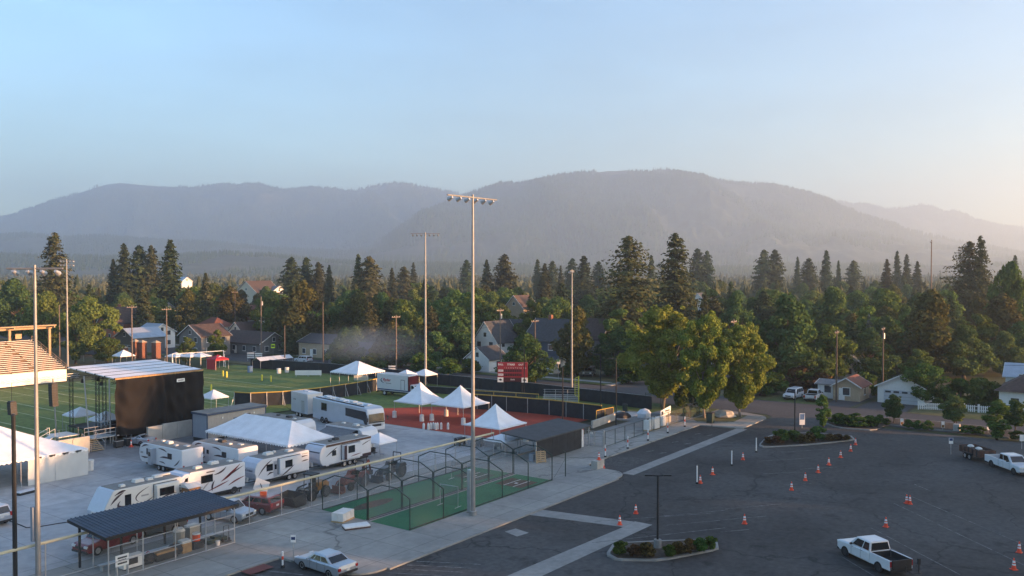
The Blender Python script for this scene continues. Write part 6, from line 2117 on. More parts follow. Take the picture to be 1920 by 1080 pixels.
# gate beside the dugout
t = thing('pedestrian_gate', 'double chain link gate between dugout and pavement fence', 'gate', (80.9 * K, 49.3 * K, 0))
for y0, y1 in ((-2.6, -1.3), (-1.3, 0)):
    MB().tube([(0, y0 + .05, .1), (0, y1 - .05, .1), (0, y1 - .05, 1.85), (0, y0 + .05, 1.85), (0, y0 + .05, .1)], .035, 'galv', 6).build('leaf_frame', t)
    MB().poly([(0, y0 + .05, .1), (0, y1 - .05, .1), (0, y1 - .05, 1.85), (0, y0 + .05, 1.85)], 'chain_link').build('mesh_panel', t, fix=False)
MB().cyl((0, -2.65, 0), (0, -2.65, 2.1), .09, 'galv', n=8).build('post', t)
MB().box((-.03, -.9, 1.6), (.04, .35, .3), 'sign_white').build('notice', t)

def outfield_fence(label, pxs, h, post='galv', z=0.0, cap='rail_yellow', back=True):
    P = [G(*p) for p in pxs]
    t = thing('outfield_fence', label, 'fence', (P[0][0], P[0][1], z))
    for A, B in zip(P[:-1], P[1:]):
        a = Vector((A[0] - P[0][0], A[1] - P[0][1], 0)); c = Vector((B[0] - P[0][0], B[1] - P[0][1], 0))
        n = max(1, round((c - a).length / 3.0))
        for k in range(n):
            p, q = a + (c - a) * (k / n), a + (c - a) * ((k + 1) / n)
            up = Vector((0, 0, h))
            dd = (c - a).normalized()
            nn = Vector((-dd.y, dd.x, 0)) * -.06
            MB().poly([p, q, q + up, p + up], 'screen_black').build('screen_panel', t, fix=False)
            MB().cyl(p + up, q + up, .09, cap, n=8).build('top_cap', t)
            MB().cyl(p + nn, p + up + nn, .06, post, n=6).build('post', t)
            if back: MB().cyl(p + nn, p + up * .85 + nn * 14 - Vector((0, 0, h * .85)), .035, post, n=5).cyl(p + up * .8 + nn, p + nn * 14, .035, post, n=5).build('brace', t)
    return t
outfield_fence('black screened outfield fence with orange yellow cap beside the football field', [(440, 760), (470, 762), (530, 759), (600, 751), (670, 740), (770, 719)], 2.15)
outfield_fence('black screened fence with yellow cap along the far side of the red infield', [(868, 765), (950, 771), (1030, 778), (1128, 790)], 2.3, back=False)
# second yellow rail of the infield fence and its posts
t = chain_fence('yellow rail with orange posts behind the infield fence', [tuple(v / K for v in G(885, 757)), tuple(v / K for v in G(1010, 765))], 2.2, 4.6, 'rail_yellow', 'chain_link', cap='rail_yellow', capr=.06, name='rail_fence')
# dark windscreen along the street
def windscreen(label, pxs, h):
    P = [G(*p) for p in pxs]
    t = thing('windscreen_fence', label, 'fence', (P[0][0], P[0][1], 0))
    for A, B in zip(P[:-1], P[1:]):
        a = Vector((A[0] - P[0][0], A[1] - P[0][1], 0)); c = Vector((B[0] - P[0][0], B[1] - P[0][1], 0))
        n = max(1, round((c - a).length / 3.4))
        for k in range(n):
            p, q = a + (c - a) * (k / n), a + (c - a) * ((k + 1) / n)
            up = Vector((0, 0, h))
            MB().poly([p, q, q + up, p + up], 'screen_black').build('screen_panel', t, fix=False)
            MB().cyl(p, p + up, .04, 'black_steel', n=5).build('post', t)
            MB().cyl(p + up, q + up, .03, 'galv', n=5).build('top_rail', t)
windscreen('long dark windscreen fence between the street and the outfield', [(470, 690), (620, 700), (845, 724), (1010, 742), (1222, 768)], 2.1)
windscreen('low dark windscreen behind the yellow rail below the scoreboard', [(795, 736), (880, 742), (1005, 752)], 1.2)

# ------------------------------------------------------------------ dugout
t = thing('dugout', 'long black dugout with flat grey felt roof beside the pavement', 'dugout', (75.6 * K, 50.6 * K, 0))
hx, hy = 5.0 * K, 1.95 * K
MB().mesh([(-hx - .3, -hy - .2, 2.55), (hx + .3, -hy - .2, 2.55), (hx + .3, hy + .3, 2.95), (-hx - .3, hy + .3, 2.95), (-hx - .3, -hy - .2, 2.4), (hx + .3, -hy - .2, 2.4), (hx + .3, hy + .3, 2.8), (-hx - .3, hy + .3, 2.8)], [(0, 1, 2, 3), (7, 6, 5, 4), (0, 4, 5, 1), (1, 5, 6, 2), (2, 6, 7, 3), (3, 7, 4, 0)], 'roof_felt').build('roof', t)
for k in range(6):
    x0 = -hx + .1 + k * (2 * hx - 1.9) / 6
    MB().bx(x0, x0 + (2 * hx - 1.9) / 6 - .03, -hy, -hy + .06, .05, 2.35, 'screen_black').build('wall_panel', t)
for x in (-hx, hx - 1.75, hx): MB().bx(x - .06, x + .06, -hy - .01, -hy + .1, 0, 2.45, 'galv').build('post', t)
MB().bx(hx - 1.7, hx - .1, -hy + 1.6, -hy + 1.66, .05, 2.3, 'sign_white').build('back_door', t)
MB().bx(hx - 1.6, hx - 1.3, -hy + .02, -hy + .1, .1, 2.2, 'sign_white').build('door_leaf', t)
for x in (-hx + .1, -hx + 2.5, 0, hx - 2): MB().bx(x, x + .1, hy - .1, hy, 0, 2.75, 'galv').build('post', t)
MB().bx(-hx + .4, hx - .4, .3, .7, .4, .48, 'timber').build('bench', t)
MB().bx(-hx + .2, -hx + 1.6, -hy + .6, -hy + 1.2, .0, .8, 'office_end').build('locker', t)
# pallet leaning on the dugout
t = thing('wooden_pallet', 'wooden pallet leaning against the near corner of the dugout', 'pallet', (70.75 * K, 48.2 * K, 0), -.55)
for k in range(6): MB().bx(-.62, .62, -.1 + .028 * k, -.06 + .028 * k, .08 + k * .22, .22 + k * .22, 'pallet_wood').build('slat', t)
for x in (-.55, 0, .55): MB().mesh([(x - .05, -.06, 0), (x + .05, -.06, 0), (x + .05, .08, 1.35), (x - .05, .08, 1.35), (x - .05, .06, 0), (x + .05, .06, 0), (x + .05, .2, 1.35), (x - .05, .2, 1.35)], [(0, 1, 2, 3), (7, 6, 5, 4), (0, 4, 5, 1), (1, 5, 6, 2), (2, 6, 7, 3), (3, 7, 4, 0)], 'pallet_wood').build('bearer', t)
# red machine and sunlit low wall at the far end of the dugout
t = thing('drinks_machine', 'red drinks machine at the far end of the dugout', 'vending machine', (82.6 * K, 51.2 * K, 0))
MB().bx(-.5, .5, -.45, .45, .05, 2.0, 'red_cloth').build('cabinet', t, bevel=.03)
MB().bx(-.2, .2, -.47, -.44, .6, 1.7, 'ink_white').build('front_panel', t)
MB().bx(-.45, .45, -.4, .4, 0, .06, 'black_plastic').build('plinth', t)
x0, y0 = G(1110, 803); x1, y1 = G(1152, 788)
t = thing('low_wall', 'low pale wall with sunlit face beyond the dugout', 'wall', (x0, y0, 0), math.atan2(y1 - y0, x1 - x0))
L = math.hypot(x1 - x0, y1 - y0)
for k in range(3): MB().bx(L * k / 3 + .01, L * (k + 1) / 3 - .01, -.15, .15, 0, 1.0, 'concrete_wall').build('panel', t, bevel=.02)
t = chain_fence('black padded backstop fence sloping up to the infield corner', [tuple(v / K for v in G(1118, 792)), tuple(v / K for v in G(1150, 785))], 1.7, 2.5, 'rail_yellow', 'screen_black', cap='rail_yellow', capr=.05, name='backstop_fence')

# ------------------------------------------------------------------ batting cages
def cages():
    u0, u1 = 46.7 * K, 65.4 * K
    wa, wm, wb = 43.35 * K, 47.6 * K, 52.7 * K
    n = 6
    for lab, w0, w1 in (('batting cage nearer the car park, dark frames and hanging net', wa, wm), ('batting cage nearer the yellow topped fence, dark frames and hanging net', wm + .15, wb)):
        t = thing('batting_cage', lab, 'batting cage', ((u0 + u1) / 2, (w0 + w1) / 2, 0))
        hx, hy = (u1 - u0) / 2, (w1 - w0) / 2
        for k in range(n):
            x = -hx + 2 * hx * k / (n - 1)
            MB().tube([(x, -hy, 0), (x, -hy, 2.65), (x, -hy + 1.6, 3.35), (x, hy - 1.6, 3.35), (x, hy, 2.65), (x, hy, 0)], .055, 'green_steel', 6).build('hoop', t)
        b = MB()
        for y in (-hy + 1.6, hy - 1.6): b.cyl((-hx, y, 3.33), (hx, y, 3.33), .012, 'dark_metal', n=4)
        b.build('cable', t)
        # net: sides sag between the hoops
        nx, m = 25, 9
        prof = [(-hy + .15, .08), (-hy + .12, 1.4), (-hy + .3, 2.4), (-hy + 1.6, 3.2), (0, 3.05), (hy - 1.6, 3.2), (hy - .3, 2.4), (hy - .12, 1.4), (hy - .15, .08)]
        vs = []
        for i in range(nx + 1):
            q = i / nx
            s = abs(math.sin(q * math.pi * (n - 1)))
            for j, (y, z) in enumerate(prof):
                dz = -.45 * s if 2 <= j <= 6 else 0
                dy = (.25 * s) * (1 if y < 0 else -1) if j not in (0, 8, 4) else 0
                vs.append((-hx + 2 * hx * q, y + dy, max(.05, z + dz)))
        fs = [(i * m + j, i * m + j + 1, (i + 1) * m + j + 1, (i + 1) * m + j) for i in range(nx) for j in range(m - 1)]
        fs += [tuple(range(m)), tuple(nx * m + j for j in range(m))]
        MB().mesh(vs, fs, 'net_white').build('net', t, fix=False, smooth=True)
        MB().cyl((-hx, -hy + .1, .05), (hx, -hy + .1, .05), .05, 'black_plastic', n=5).cyl((-hx, hy - .1, .05), (hx, hy - .1, .05), .05, 'black_plastic', n=5).build('bottom_hem', t)
    # pitching screens inside
    for lab, u, w in (('square pitching screen frame in the nearer cage', 53.4, 45.3), ('square pitching screen frame in the farther cage', 60.6, 50.2)):
        q = thing('pitching_screen', lab, 'screen', (u * K, w * K, .03), .1)
        MB().tube([(0, -1, 0), (0, -1, 1.9), (0, 1, 1.9), (0, 1, 0)], .03, 'galv', 5).build('frame', q)
        MB().poly([(0, -1, .1), (0, 1, .1), (0, 1, 1.9), (0, -1, 1.9)], 'net_dark').build('net', q, fix=False)
        MB().cyl((-.5, -1, 0), (.5, -1, 0), .03, 'galv', n=5).cyl((-.5, 1, 0), (.5, 1, 0), .03, 'galv', n=5).build('foot', q)
cages()
# single end post with guy wire
t = thing('cage_end_post', 'lone green post past the end of the batting cage', 'post', (65.5 * K + 2.2, 43.2 * K, 0))
MB().cyl((0, 0, 0), (0, 0, 2.6), .055, 'green_steel', n=8).build('shaft', t)
MB().tube([(0, 0, 2.6), (-.5, .1, 2.9)], .045, 'green_steel', 6).build('elbow', t)
MB().tube([(0, 0, 1.9), (-1.3, .6, .02)], .012, 'dark_metal', 4).build('guy_wire', t)
# paving packs by the cages
x0, y0 = G(643, 975)
t = thing('block_pack', 'shrink wrapped pack of white blocks beside the batting cage', 'blocks', (x0, y0, 0), .25)
MB().bx(-.95, .95, -.6, .6, 0, .12, 'pallet_wood').build('pallet', t)
for i in range(3):
    for j in range(2): MB().bx(-.92 + i * .62, -.33 + i * .62, -.58 + j * .59, -.02 + j * .59, .12, .82, 'plastic_white').build('block', t, bevel=.02)
x0, y0 = G(668, 989)
t = thing('slab_pack', 'low stack of white slabs on a pallet beside the batting cage', 'slabs', (x0, y0, 0), -.5)
MB().bx(-1.1, 1.1, -.55, .55, 0, .13, 'rust_brown').build('pallet', t)
for i in range(4): MB().bx(-1.1 + i * .55, -.57 + i * .55, -.55, .55, .13, .25, 'sign_white').build('slab', t, bevel=.01)
# ------------------------------------------------------------------ houses
mat('roof_shingle', (.05, .052, .058), .9, var=.25, scale=2, bump=.3)
mat('roof_brown', (.075, .05, .042), .9, var=.25, scale=2, bump=.3)
mat('roof_red', (.15, .055, .035), .85, var=.2, scale=2, bump=.2)
mat('roof_tin', (.42, .47, .52), .4, .5, var=.1, scale=1)
mat('roof_grey', (.17, .17, .17), .9, var=.2, scale=2, bump=.2)
mat('siding_white', (.68, .68, .66), .7, var=.05, scale=3)
mat('siding_cream', (.62, .54, .42), .7, var=.07, scale=3)
mat('siding_grey', (.16, .16, .16), .75, var=.12, scale=3)
mat('siding_blue', (.045, .065, .10), .7, var=.1, scale=3)
mat('siding_tan', (.40, .31, .21), .75, var=.1, scale=3)
mat('siding_red', (.30, .11, .06), .75, var=.12, scale=3)
mat('brick', (.20, .085, .055), .85, var=.25, scale=5, bump=.4)
mat('trim_white', (.72, .71, .68), .6, var=.04)
mat('pole_wood', (.10, .075, .06), .85, var=.25, scale=2, bump=.3)
mat('pole_wood_pale', (.17, .13, .105), .85, var=.2, scale=2, bump=.3)
mat('window_glass', (.05, .06, .07), .15, var=.3, scale=1, spec=.6)

def house(label, loc, lx, ly, hw, hr, ridge='x', wall='siding_white', roof='roof_shingle', rz=0.0, over=.4, wins=((-1, .5),), door=None, chimney=False, name='house', cat='house', hip=False, group='houses of the neighbourhood', garage=False):
    """box walls, pitched roof slabs, windows on the two faces the street side shows"""
    t = thing(name, label, cat, (loc[0], loc[1], ZG), rz, group)
    MB().bx(-lx / 2, lx / 2, -ly / 2, ly / 2, 0, hw, wall).build('wall', t)
    A, B = (lx / 2, ly / 2) if ridge == 'x' else (ly / 2, lx / 2)
    def P(a, b, z): return (a, b, z) if ridge == 'x' else (b, a, z)
    e = over
    k = (hr - hw) / B
    if hip:
        rl = max(.3, A - B * .8)
        q = [P(-A - e, -B - e, hw - k * e * .5), P(A + e, -B - e, hw - k * e * .5), P(A + e, B + e, hw - k * e * .5), P(-A - e, B + e, hw - k * e * .5), P(-rl, 0, hr), P(rl, 0, hr)]
        rf = MB().mesh(q, [(0, 1, 5, 4), (2, 3, 4, 5), (1, 2, 5), (3, 0, 4), (3, 2, 1, 0)], roof).build('roof', t)
    else:
        b = MB()
        for s in (-1, 1):
            z0 = hw - k * e
            th = .16
            vs = [P(-A - e, s * (B + e), z0), P(A + e, s * (B + e), z0), P(A + e, 0, hr), P(-A - e, 0, hr)]
            b.mesh(vs + [(v[0], v[1], v[2] + th) for v in vs], [(0, 1, 2, 3), (4, 5, 6, 7), (0, 4, 5, 1), (1, 5, 6, 2), (2, 6, 7, 3), (3, 7, 4, 0)], roof)
        rf = b.build('roof', t)
        for s in (-1, 1):
            MB().mesh([P(s * A, -B, hw - .01), P(s * A, B, hw - .01), P(s * A, 0, hr - .02), P(s * (A - .1), -B, hw - .01), P(s * (A - .1), B, hw - .01), P(s * (A - .1), 0, hr - .02)], [(0, 1, 2), (5, 4, 3), (0, 3, 4, 1), (1, 4, 5, 2), (2, 5, 3, 0)], wall).build('gable', t)
            for r in (-1, 1):
                vs = [P(s * (A + e), r * (B + e), hw - k * e - .02), P(s * (A + e), 0, hr - .02), P(s * (A + e), 0, hr + .18), P(s * (A + e), r * (B + e), hw - k * e + .18)]
                off = .05 * s
                w2 = [(v[0] + (off if ridge == 'x' else 0), v[1] + (0 if ridge == 'x' else off), v[2]) for v in vs]
                MB().mesh(vs + w2, [(0, 1, 2, 3), (7, 6, 5, 4), (0, 4, 5, 1), (1, 5, 6, 2), (2, 6, 7, 3), (3, 7, 4, 0)], 'trim_white').build('barge_board', t)
    def win(x, y, z, w, h, axis):
        d = (.06, w, h) if axis == 'x' else (w, .06, h)
        f = MB().box((x, y, z), (d[0] * .8 if axis == 'x' else w + .2, w + .2 if axis == 'x' else d[1] * .8, h + .2), 'trim_white').build('window', t)
        MB().box((x, y, z), d if axis == 'x' else d, 'window_glass').build('pane', f).location = ((-.03, 0, 0) if axis == 'x' else (0, -.03, 0))
        MB().box((x, y, z - h / 2 - .12), (.16, w + .3, .06) if axis == 'x' else (w + .3, .16, .06), 'trim_white').build('sill', f)
    floors = 2 if hw > 4.4 else 1
    for fl in range(floors):
        z = 1.6 + fl * 2.7
        n = max(1, int(ly / 3.6))
        for i in range(n):
            if garage and fl == 0: break
            win(-lx / 2 - .01, -ly / 2 + ly * (i + .5) / n, z, 1.1, 1.2, 'x')
        n = max(1, int(lx / 3.6))
        for i in range(n): win(-lx / 2 + lx * (i + .5) / n, -ly / 2 - .01, z, 1.1, 1.2, 'y')
    if not hip and hr - hw > 2.0:
        if ridge == 'x': win(-lx / 2 - .01, 0, hw + (hr - hw) * .35, .8, 1.0, 'x')
        else: win(0, -ly / 2 - .01, hw + (hr - hw) * .35, .8, 1.0, 'y')
    if garage:
        d = MB().bx(-lx / 2 - .05, -lx / 2, -ly * .36, ly * .36, .05, 2.2, 'coach_silver').build('garage_door', t)
        for i in range(4): MB().box((-lx / 2 - .055, -ly * .36 + ly * .72 * (i + .5) / 4, 1.9), (.03, ly * .12, .3), 'window_glass').build('pane', d)
        for z in (.6, 1.15, 1.7): MB().bx(-lx / 2 - .056, -lx / 2 - .045, -ly * .36, ly * .36, z, z + .03, 'siding_grey').build('groove', d)
    else:
        d = MB().bx(-lx / 2 - .05, -lx / 2, ly * .06, ly * .06 + .95, .1, 2.15, 'trim_white').build('door', t)
        MB().box((-lx / 2 - .07, ly * .06 + .8, 1.05), (.05, .08, .08), 'chrome').build('handle', d)
    if chimney:
        MB().bx(-.4, .4, B * .2 - .4, B * .2 + .4, hr - 1.2, hr + 1.0, 'brick').build('chimney', rf)
    return t
def hpx(px, dist): return col_at(px, dist)
house('two storey grey house with white framed gable windows behind the young trees', hpx(383, 226), 8.5, 9.5, 5.2, 7.9, 'x', 'siding_grey', 'roof_brown')
house('long low brown ranch house right of the two storey grey house', hpx(474, 233), 9, 17, 3.0, 5.6, 'y', 'siding_grey', 'roof_brown')
house('tin roofed grey house left of the fir tree trunks', hpx(262, 235), 9, 9, 4.2, 6.4, 'x', 'siding_grey', 'roof_tin', garage=True)
house('tin roofed white house right of the fir tree trunks', hpx(290, 247), 8, 7, 4.6, 6.8, 'y', 'siding_white', 'roof_tin')
house('reddish house with sunlit gable at the edge of the left woods', hpx(226, 275), 10, 9, 5.6, 10.2, 'x', 'siding_red', 'roof_brown', chimney=True)
house('cream house with sunlit gable behind the tall firs', hpx(300, 292), 10, 9, 7.4, 11.0, 'y', 'siding_cream', 'roof_brown')
house('house with orange red hip roof above the grey two storey house', hpx(402, 262), 8, 9, 5.2, 7.8, 'y', 'siding_cream', 'roof_red', hip=True)
house('house with wide grey hip roof behind the orange roof', hpx(428, 292), 11, 14, 6.0, 9.2, 'y', 'siding_tan', 'roof_grey', hip=True)
house('house with large red roof beside the tall utility pole', hpx(482, 288), 11, 13, 6.2, 10.2, 'y', 'siding_white', 'roof_red')
house('small cream cottage with white trimmed gable below the red roof', hpx(462, 262), 8, 7, 3.6, 6.4, 'x', 'siding_cream', 'roof_brown')
house('large far house with orange timber gable and white wings', hpx(484, 425), 14, 18, 10.5, 16.5, 'x', 'siding_cream', 'roof_brown')
house('white annexe right of the large far house', hpx(510, 428), 10, 11, 11.0, 14.0, 'y', 'siding_white', 'roof_grey')
house('far white shed roof seen between firs', hpx(345, 520), 7, 6, 15, 17.5, 'y', 'siding_white', 'roof_tin', name='shed', cat='shed')
house('low house with tan fascia beside the smoke', hpx(615, 222), 9, 12, 3.8, 5.6, 'y', 'siding_tan', 'roof_shingle')
house('low dark house at the street behind the smoke', hpx(680, 205), 9, 14, 3.0, 5.0, 'y', 'siding_grey', 'roof_shingle')
house('white house with dark roof and big front gable behind the tall light mast', hpx(932, 212), 9.5, 7.2, 5.0, 9.6, 'x', 'siding_white', 'roof_shingle')
house('long dark roofed wing behind the white gabled house', hpx(975, 224), 8, 14, 5.6, 9.2, 'y', 'siding_white', 'roof_shingle')
house('white garage with dark roof in front of the white gabled house', hpx(912, 192), 6.5, 6.4, 2.8, 5.2, 'x', 'siding_white', 'roof_shingle', name='garage', cat='garage')
house('sunlit little gable with porch peeking above the dark roofs', hpx(978, 300), 9, 8, 9.0, 13.2, 'x', 'siding_tan', 'roof_brown')
house('dark blue house with steep roof behind the scoreboard tree', hpx(1040, 206), 11, 10, 5.8, 10.4, 'y', 'siding_blue', 'roof_shingle', chimney=True)
house('low white outbuilding right of the scoreboard', hpx(1030, 188), 5, 5, 2.5, 3.4, 'y', 'siding_white', 'roof_shingle', name='outbuilding', cat='outbuilding')
house('grey house with white barge boards behind the reddish maple', hpx(1112, 215), 10, 10, 5.6, 10.0, 'y', 'siding_grey', 'roof_brown')
house('far white house with twin gables right of the giant fir', hpx(1318, 370), 11, 11, 7.0, 12.2, 'x', 'siding_white', 'roof_shingle')
house('small brown shed with sunlit roof beside the parked white pickup', (133.6 * K, 35.6 * K), 6, 4.4, 2.5, 3.8, 'x', 'siding_tan', 'roof_red', name='shed', cat='shed')
house('low white lean-to wall left of the brown shed', (134.4 * K, 38.6 * K), 5, 3.4, 2.4, 2.9, 'y', 'siding_white', 'roof_grey', name='shed', cat='shed')
house('building with pale tilted metal roof behind the brown shed', hpx(1600, 178), 5.5, 5.5, 3.2, 5.2, 'x', 'siding_white', 'roof_tin', name='shed', cat='shed')
house('white garage with panelled door behind the round clipped tree', (136.2 * K, 28.6 * K), 8.0, 7.2, 2.8, 4.6, 'x', 'siding_white', 'roof_brown', name='garage', cat='garage', garage=True)
house('white house with brown hip roof at the right border', (139.0 * K, 10.8 * K), 12, 13, 3.4, 6.6, 'y', 'siding_white', 'roof_brown', hip=True, over=.7)
house('white dormer wing with pale metal roof behind the white house', (144.5 * K, 14.5 * K), 5, 5, 4.6, 6.4, 'y', 'siding_white', 'roof_tin', name='house')

# ------------------------------------------------------------------ utility poles and cables
def utility_pole(label, x, y, h, arm=True, m='pole_wood', can=False, armdir=0.0, lamp=False):
    t = thing('utility_pole', label, 'pole', (x, y, ZG), armdir, 'utility poles')
    MB().cyl((0, 0, 0), (0, 0, h), .16, m, .11, n=8).build('shaft', t)
    if arm:
        a = MB().box((0, 0, h - .5), (2.4, .12, .14), m).build('crossarm', t)
        for q in (-1.05, -.5, .5, 1.05): MB().cyl((q, 0, h - .43), (q, 0, h - .26), .035, 'galv', n=6).build('insulator', a)
    if can: MB().cyl((.32, 0, h - 2.2), (.32, 0, h - 1.2), .22, 'galv', n=10).build('transformer', t)
    return t
def up_px(label, px, base, top, **k):
    x, y = G(px, base, ZG)
    return utility_pole(label, x, y, (base - top) / (base - 505) * (CAMH - ZG), **k), (x, y)
UP = {}
for key, label, px, base, top, kw in (
        ('a', 'tall reddish utility pole beside the long ranch house', 490, 672, 556, dict(m='pole_wood_pale', can=True, arm=False)),
        ('b', 'utility pole with wide crossarm right of the fir', 313, 692, 576, dict(m='pole_wood_pale')),
        ('c', 'utility pole with crossarm left of the fir', 248, 690, 572, dict(m='pole_wood_pale')),
        ('d', 'utility pole with crossarm in the smoke', 743, 708, 590, dict(m='pole_wood_pale')),
        ('e', 'reddish utility pole with transformers in front of the white gable', 938, 700, 578, dict(m='pole_wood_pale', can=True)),
        ('f', 'dark utility pole right of the scoreboard', 1003, 718, 598, dict(arm=True)),
        ('g', 'grey utility pole beside the brown shed', 1568, 754, 618, dict(arm=True)),
        ('h', 'utility pole with transformer and guy cables by the alley', 1655, 738, 612, dict(can=True)),
        ('i', 'thin utility pole left of the big elm', 534, 690, 610, dict(arm=False)),
        ('j', 'dark utility pole in front of the big elm', 606, 695, 566, dict(arm=False)),
        ('k', 'far utility pole above the red roof', 441, 640, 545, dict(arm=True)),
        ('l', 'utility pole behind the grandstand', 112, 672, 572, dict(arm=False, m='pole_wood_pale')),
        ('m', 'utility pole behind the rightmost street tree', 1375, 750, 598, dict(arm=True, m='pole_wood_pale'))):
    o, p = up_px(label, px, base, top, **kw)
    UP[key] = (p, (base - top) / (base - 505) * (CAMH - ZG) + ZG)
def cable(label, a, c, za, zc, sag=.8, r=.028):
    n = 10
    t = thing('overhead_cable', label, 'cable', (a[0], a[1], za))
    pts = [((c[0] - a[0]) * k / n, (c[1] - a[1]) * k / n, (zc - za) * k / n - 4 * sag * (k / n) * (1 - k / n)) for k in range(n + 1)]
    MB().tube(pts, r, 'black_plastic', 4).build('wire', t)
def top_of(k, drop=0): return UP[k][0], UP[k][1] - drop
(pf, zf_), (pm, zm_), (pg, zg_), (pe, ze_), (pd, zd_) = top_of('f', 3.6), top_of('m', 7.0), top_of('g', 4.5), top_of('e', 3.6), top_of('d', 3)
cable('overhead cable running from the smoke to the reddish transformer pole', pd, pe, zd_, ze_)
cable('overhead cable between the transformer pole and the dark pole by the scoreboard', pe, pf, ze_, zf_)
cable('overhead cable from the scoreboard pole across the side street', pf, pm, zf_, zm_)
cable('overhead cable from the rightmost street tree to the pole by the brown shed', pm, pg, zm_, zg_)
cable('overhead cable from the brown shed pole to the right border', pg, (126 * K, -8 * K), zg_, 10.0, .9)
cable('thin cable slanting down from the alley pole', UP['h'][0], (135 * K, 37 * K), UP['h'][1] - .6, 4.0, .2, .02)
cable('second thin cable slanting down from the alley pole', UP['h'][0], (141 * K, 39 * K), UP['h'][1] - 1.4, 4.4, .2, .02)

# ------------------------------------------------------------------ light masts
def light_mast(label, loc, h, r, arm, ang, lamps=6, m='mast_grey', rows=1, box=None):
    t = thing('floodlight_mast', label, 'light mast', loc, 0, 'floodlight masts')
    for k in range(5):
        z0, z1 = h * k / 5, h * (k + 1) / 5
        MB().cyl((0, 0, z0), (0, 0, z1), r * (1 - .11 * k), m, r * (1 - .11 * (k + 1)), n=14, caps=(k in (0, 4))).build('mast_section', t, smooth=False)
    MB().cyl((0, 0, 0), (0, 0, .35), r * 1.5, 'kerb_concrete', n=14).build('footing', t)
    MB().cyl((0, 0, .35), (0, 0, .42), r * 1.35, 'galv', n=12).build('base_flange', t)
    c, s = math.cos(ang), math.sin(ang)
    for q in range(rows):
        zz = h - .25 - q * .9
        a = MB().cyl((-c * arm / 2, -s * arm / 2, zz), (c * arm / 2, s * arm / 2, zz), .07, 'mast_grey', n=6).build('crossarm', t)
        for k in range(lamps):
            f = -arm / 2 + arm * (k + .5) / lamps
            x, y = c * f, s * f
            tx, ty = -s * .35, c * .35
            b = MB()
            b.cyl((x, y, zz), (x, y, zz - .18), .03, 'dark_metal', n=5)
            b.cyl((x - tx * .3, y - ty * .3, zz - .16), (x + tx * 1.0, y + ty * 1.0, zz - .34), .10, 'galv', .20, n=10)
            b.build('floodlight', a)
    return t
x0, y0 = G(887, 966)
light_mast('tallest grey floodlight mast beside the batting cages', (x0, y0, 0), (966 - 366) / (966 - 505) * 22, .21, 7.0, 0.0, 6, rows=1)
o = bpy.data.objects
t = thing('electric_cabinet', 'slim grey electric cabinet beside the tallest mast', 'cabinet', (x0 + .55, y0 + .75, 0))
MB().bx(-.25, .25, -.2, .2, .1, 3.9, 'galv').build('housing', t, bevel=.02)
MB().bx(-.3, .3, -.25, .25, 0, .1, 'kerb_concrete').build('plinth', t)
MB().bx(-.26, -.245, -.15, .15, 1.0, 3.5, 'galv').build('door', t)
x0, y0 = G(798, 720)
light_mast('floodlight mast at the far side of the ball field', (x0, y0, 0), (720 - 436) / 215 * 22, .25, 5.6, HEAD - math.pi / 2, 7)
x0, y0 = G(1072, 745)
light_mast('slender lamp mast beside the small bleacher', (x0, y0, 0), 22.0, .2, 1.6, 0.1, 3)
x0, y0 = G(72, 1098)
lm = light_mast('grey floodlight mast with wide crossarm at the left border', (x0, y0, 0), 22.3, .19, 3.9, HEAD - math.pi / 2, 4)
MB().box((-.16, .24, 4.3), (.3, .3, 2.4), 'office_end').build('control_box', lm)
x0, y0 = G(127, 692)
light_mast('floodlight mast standing at the end of the grandstand', (x0, y0, 0), (692 - 486) / 187 * 22, .24, 3.4, HEAD - math.pi / 2, 5, rows=2)
x0, y0 = col_at(1746, 235)
light_mast('lone tall mast rising above the trees at the right', (x0, y0, ZG), height_at(449, 235), .26, 1.2, 0, 2, 'pole_wood_pale')

def lamp_post(label, px, base, top, heads=0, r=.09, z=0.0, m='black_steel', base_block=False):
    x, y = G(px, base, z)
    h = (base - top) / (base - 505) * (CAMH - z)
    t = thing('lamp_post', label, 'lamp post', (x, y, z), HEAD - math.pi / 2, 'black lamp posts')
    MB().cyl((0, 0, 0), (0, 0, h), r, m, r * .85, n=8).build('shaft', t)
    if base_block: MB().cyl((0, 0, -.02), (0, 0, .8), .3, 'kerb_concrete', n=12).build('footing', t)
    else: MB().cyl((0, 0, 0), (0, 0, .12), r * 1.7, m, n=8).build('footing', t)
    for k in range(heads):
        s = (-1, 1)[k % 2]
        MB().cyl((0, 0, h - .08), (s * .5, 0, h - .03), .05, m, n=6).build('bracket', t)
        MB().box((s * .75, 0, h), (.62, .34, .12), m).build('lamp_head', t, bevel=.03)
    if not heads: MB().cyl((0, 0, h), (0, 0, h + .15), r * 1.1, m, r * .6, n=8).build('cap', t)
    return t
lamp_post('black car park lamp with twin heads standing in the near shrub island', 1233, 1030, 890, 2, base_block=True, z=ZL)
lamp_post('black lamp post in the middle shrub island', 1490, 818, 733, 1, z=ZL)
lamp_post('black lamp post in front of the dugout roof', 1055, 790, 690)
lamp_post('black lamp post at the infield corner', 1126, 770, 664, 1)
lamp_post('rust topped black lamp post beside the paved apron', 1155, 797, 672, 1)
lamp_post('black lamp post crossing the scoreboard', 983, 748, 655, 1)
lamp_post('thick black post at the left border', 29, 1105, 779, 0, .16)
lamp_post('black lamp post by the utility box on the street verge', 1793, 800, 738, 0, .06, z=ZL)

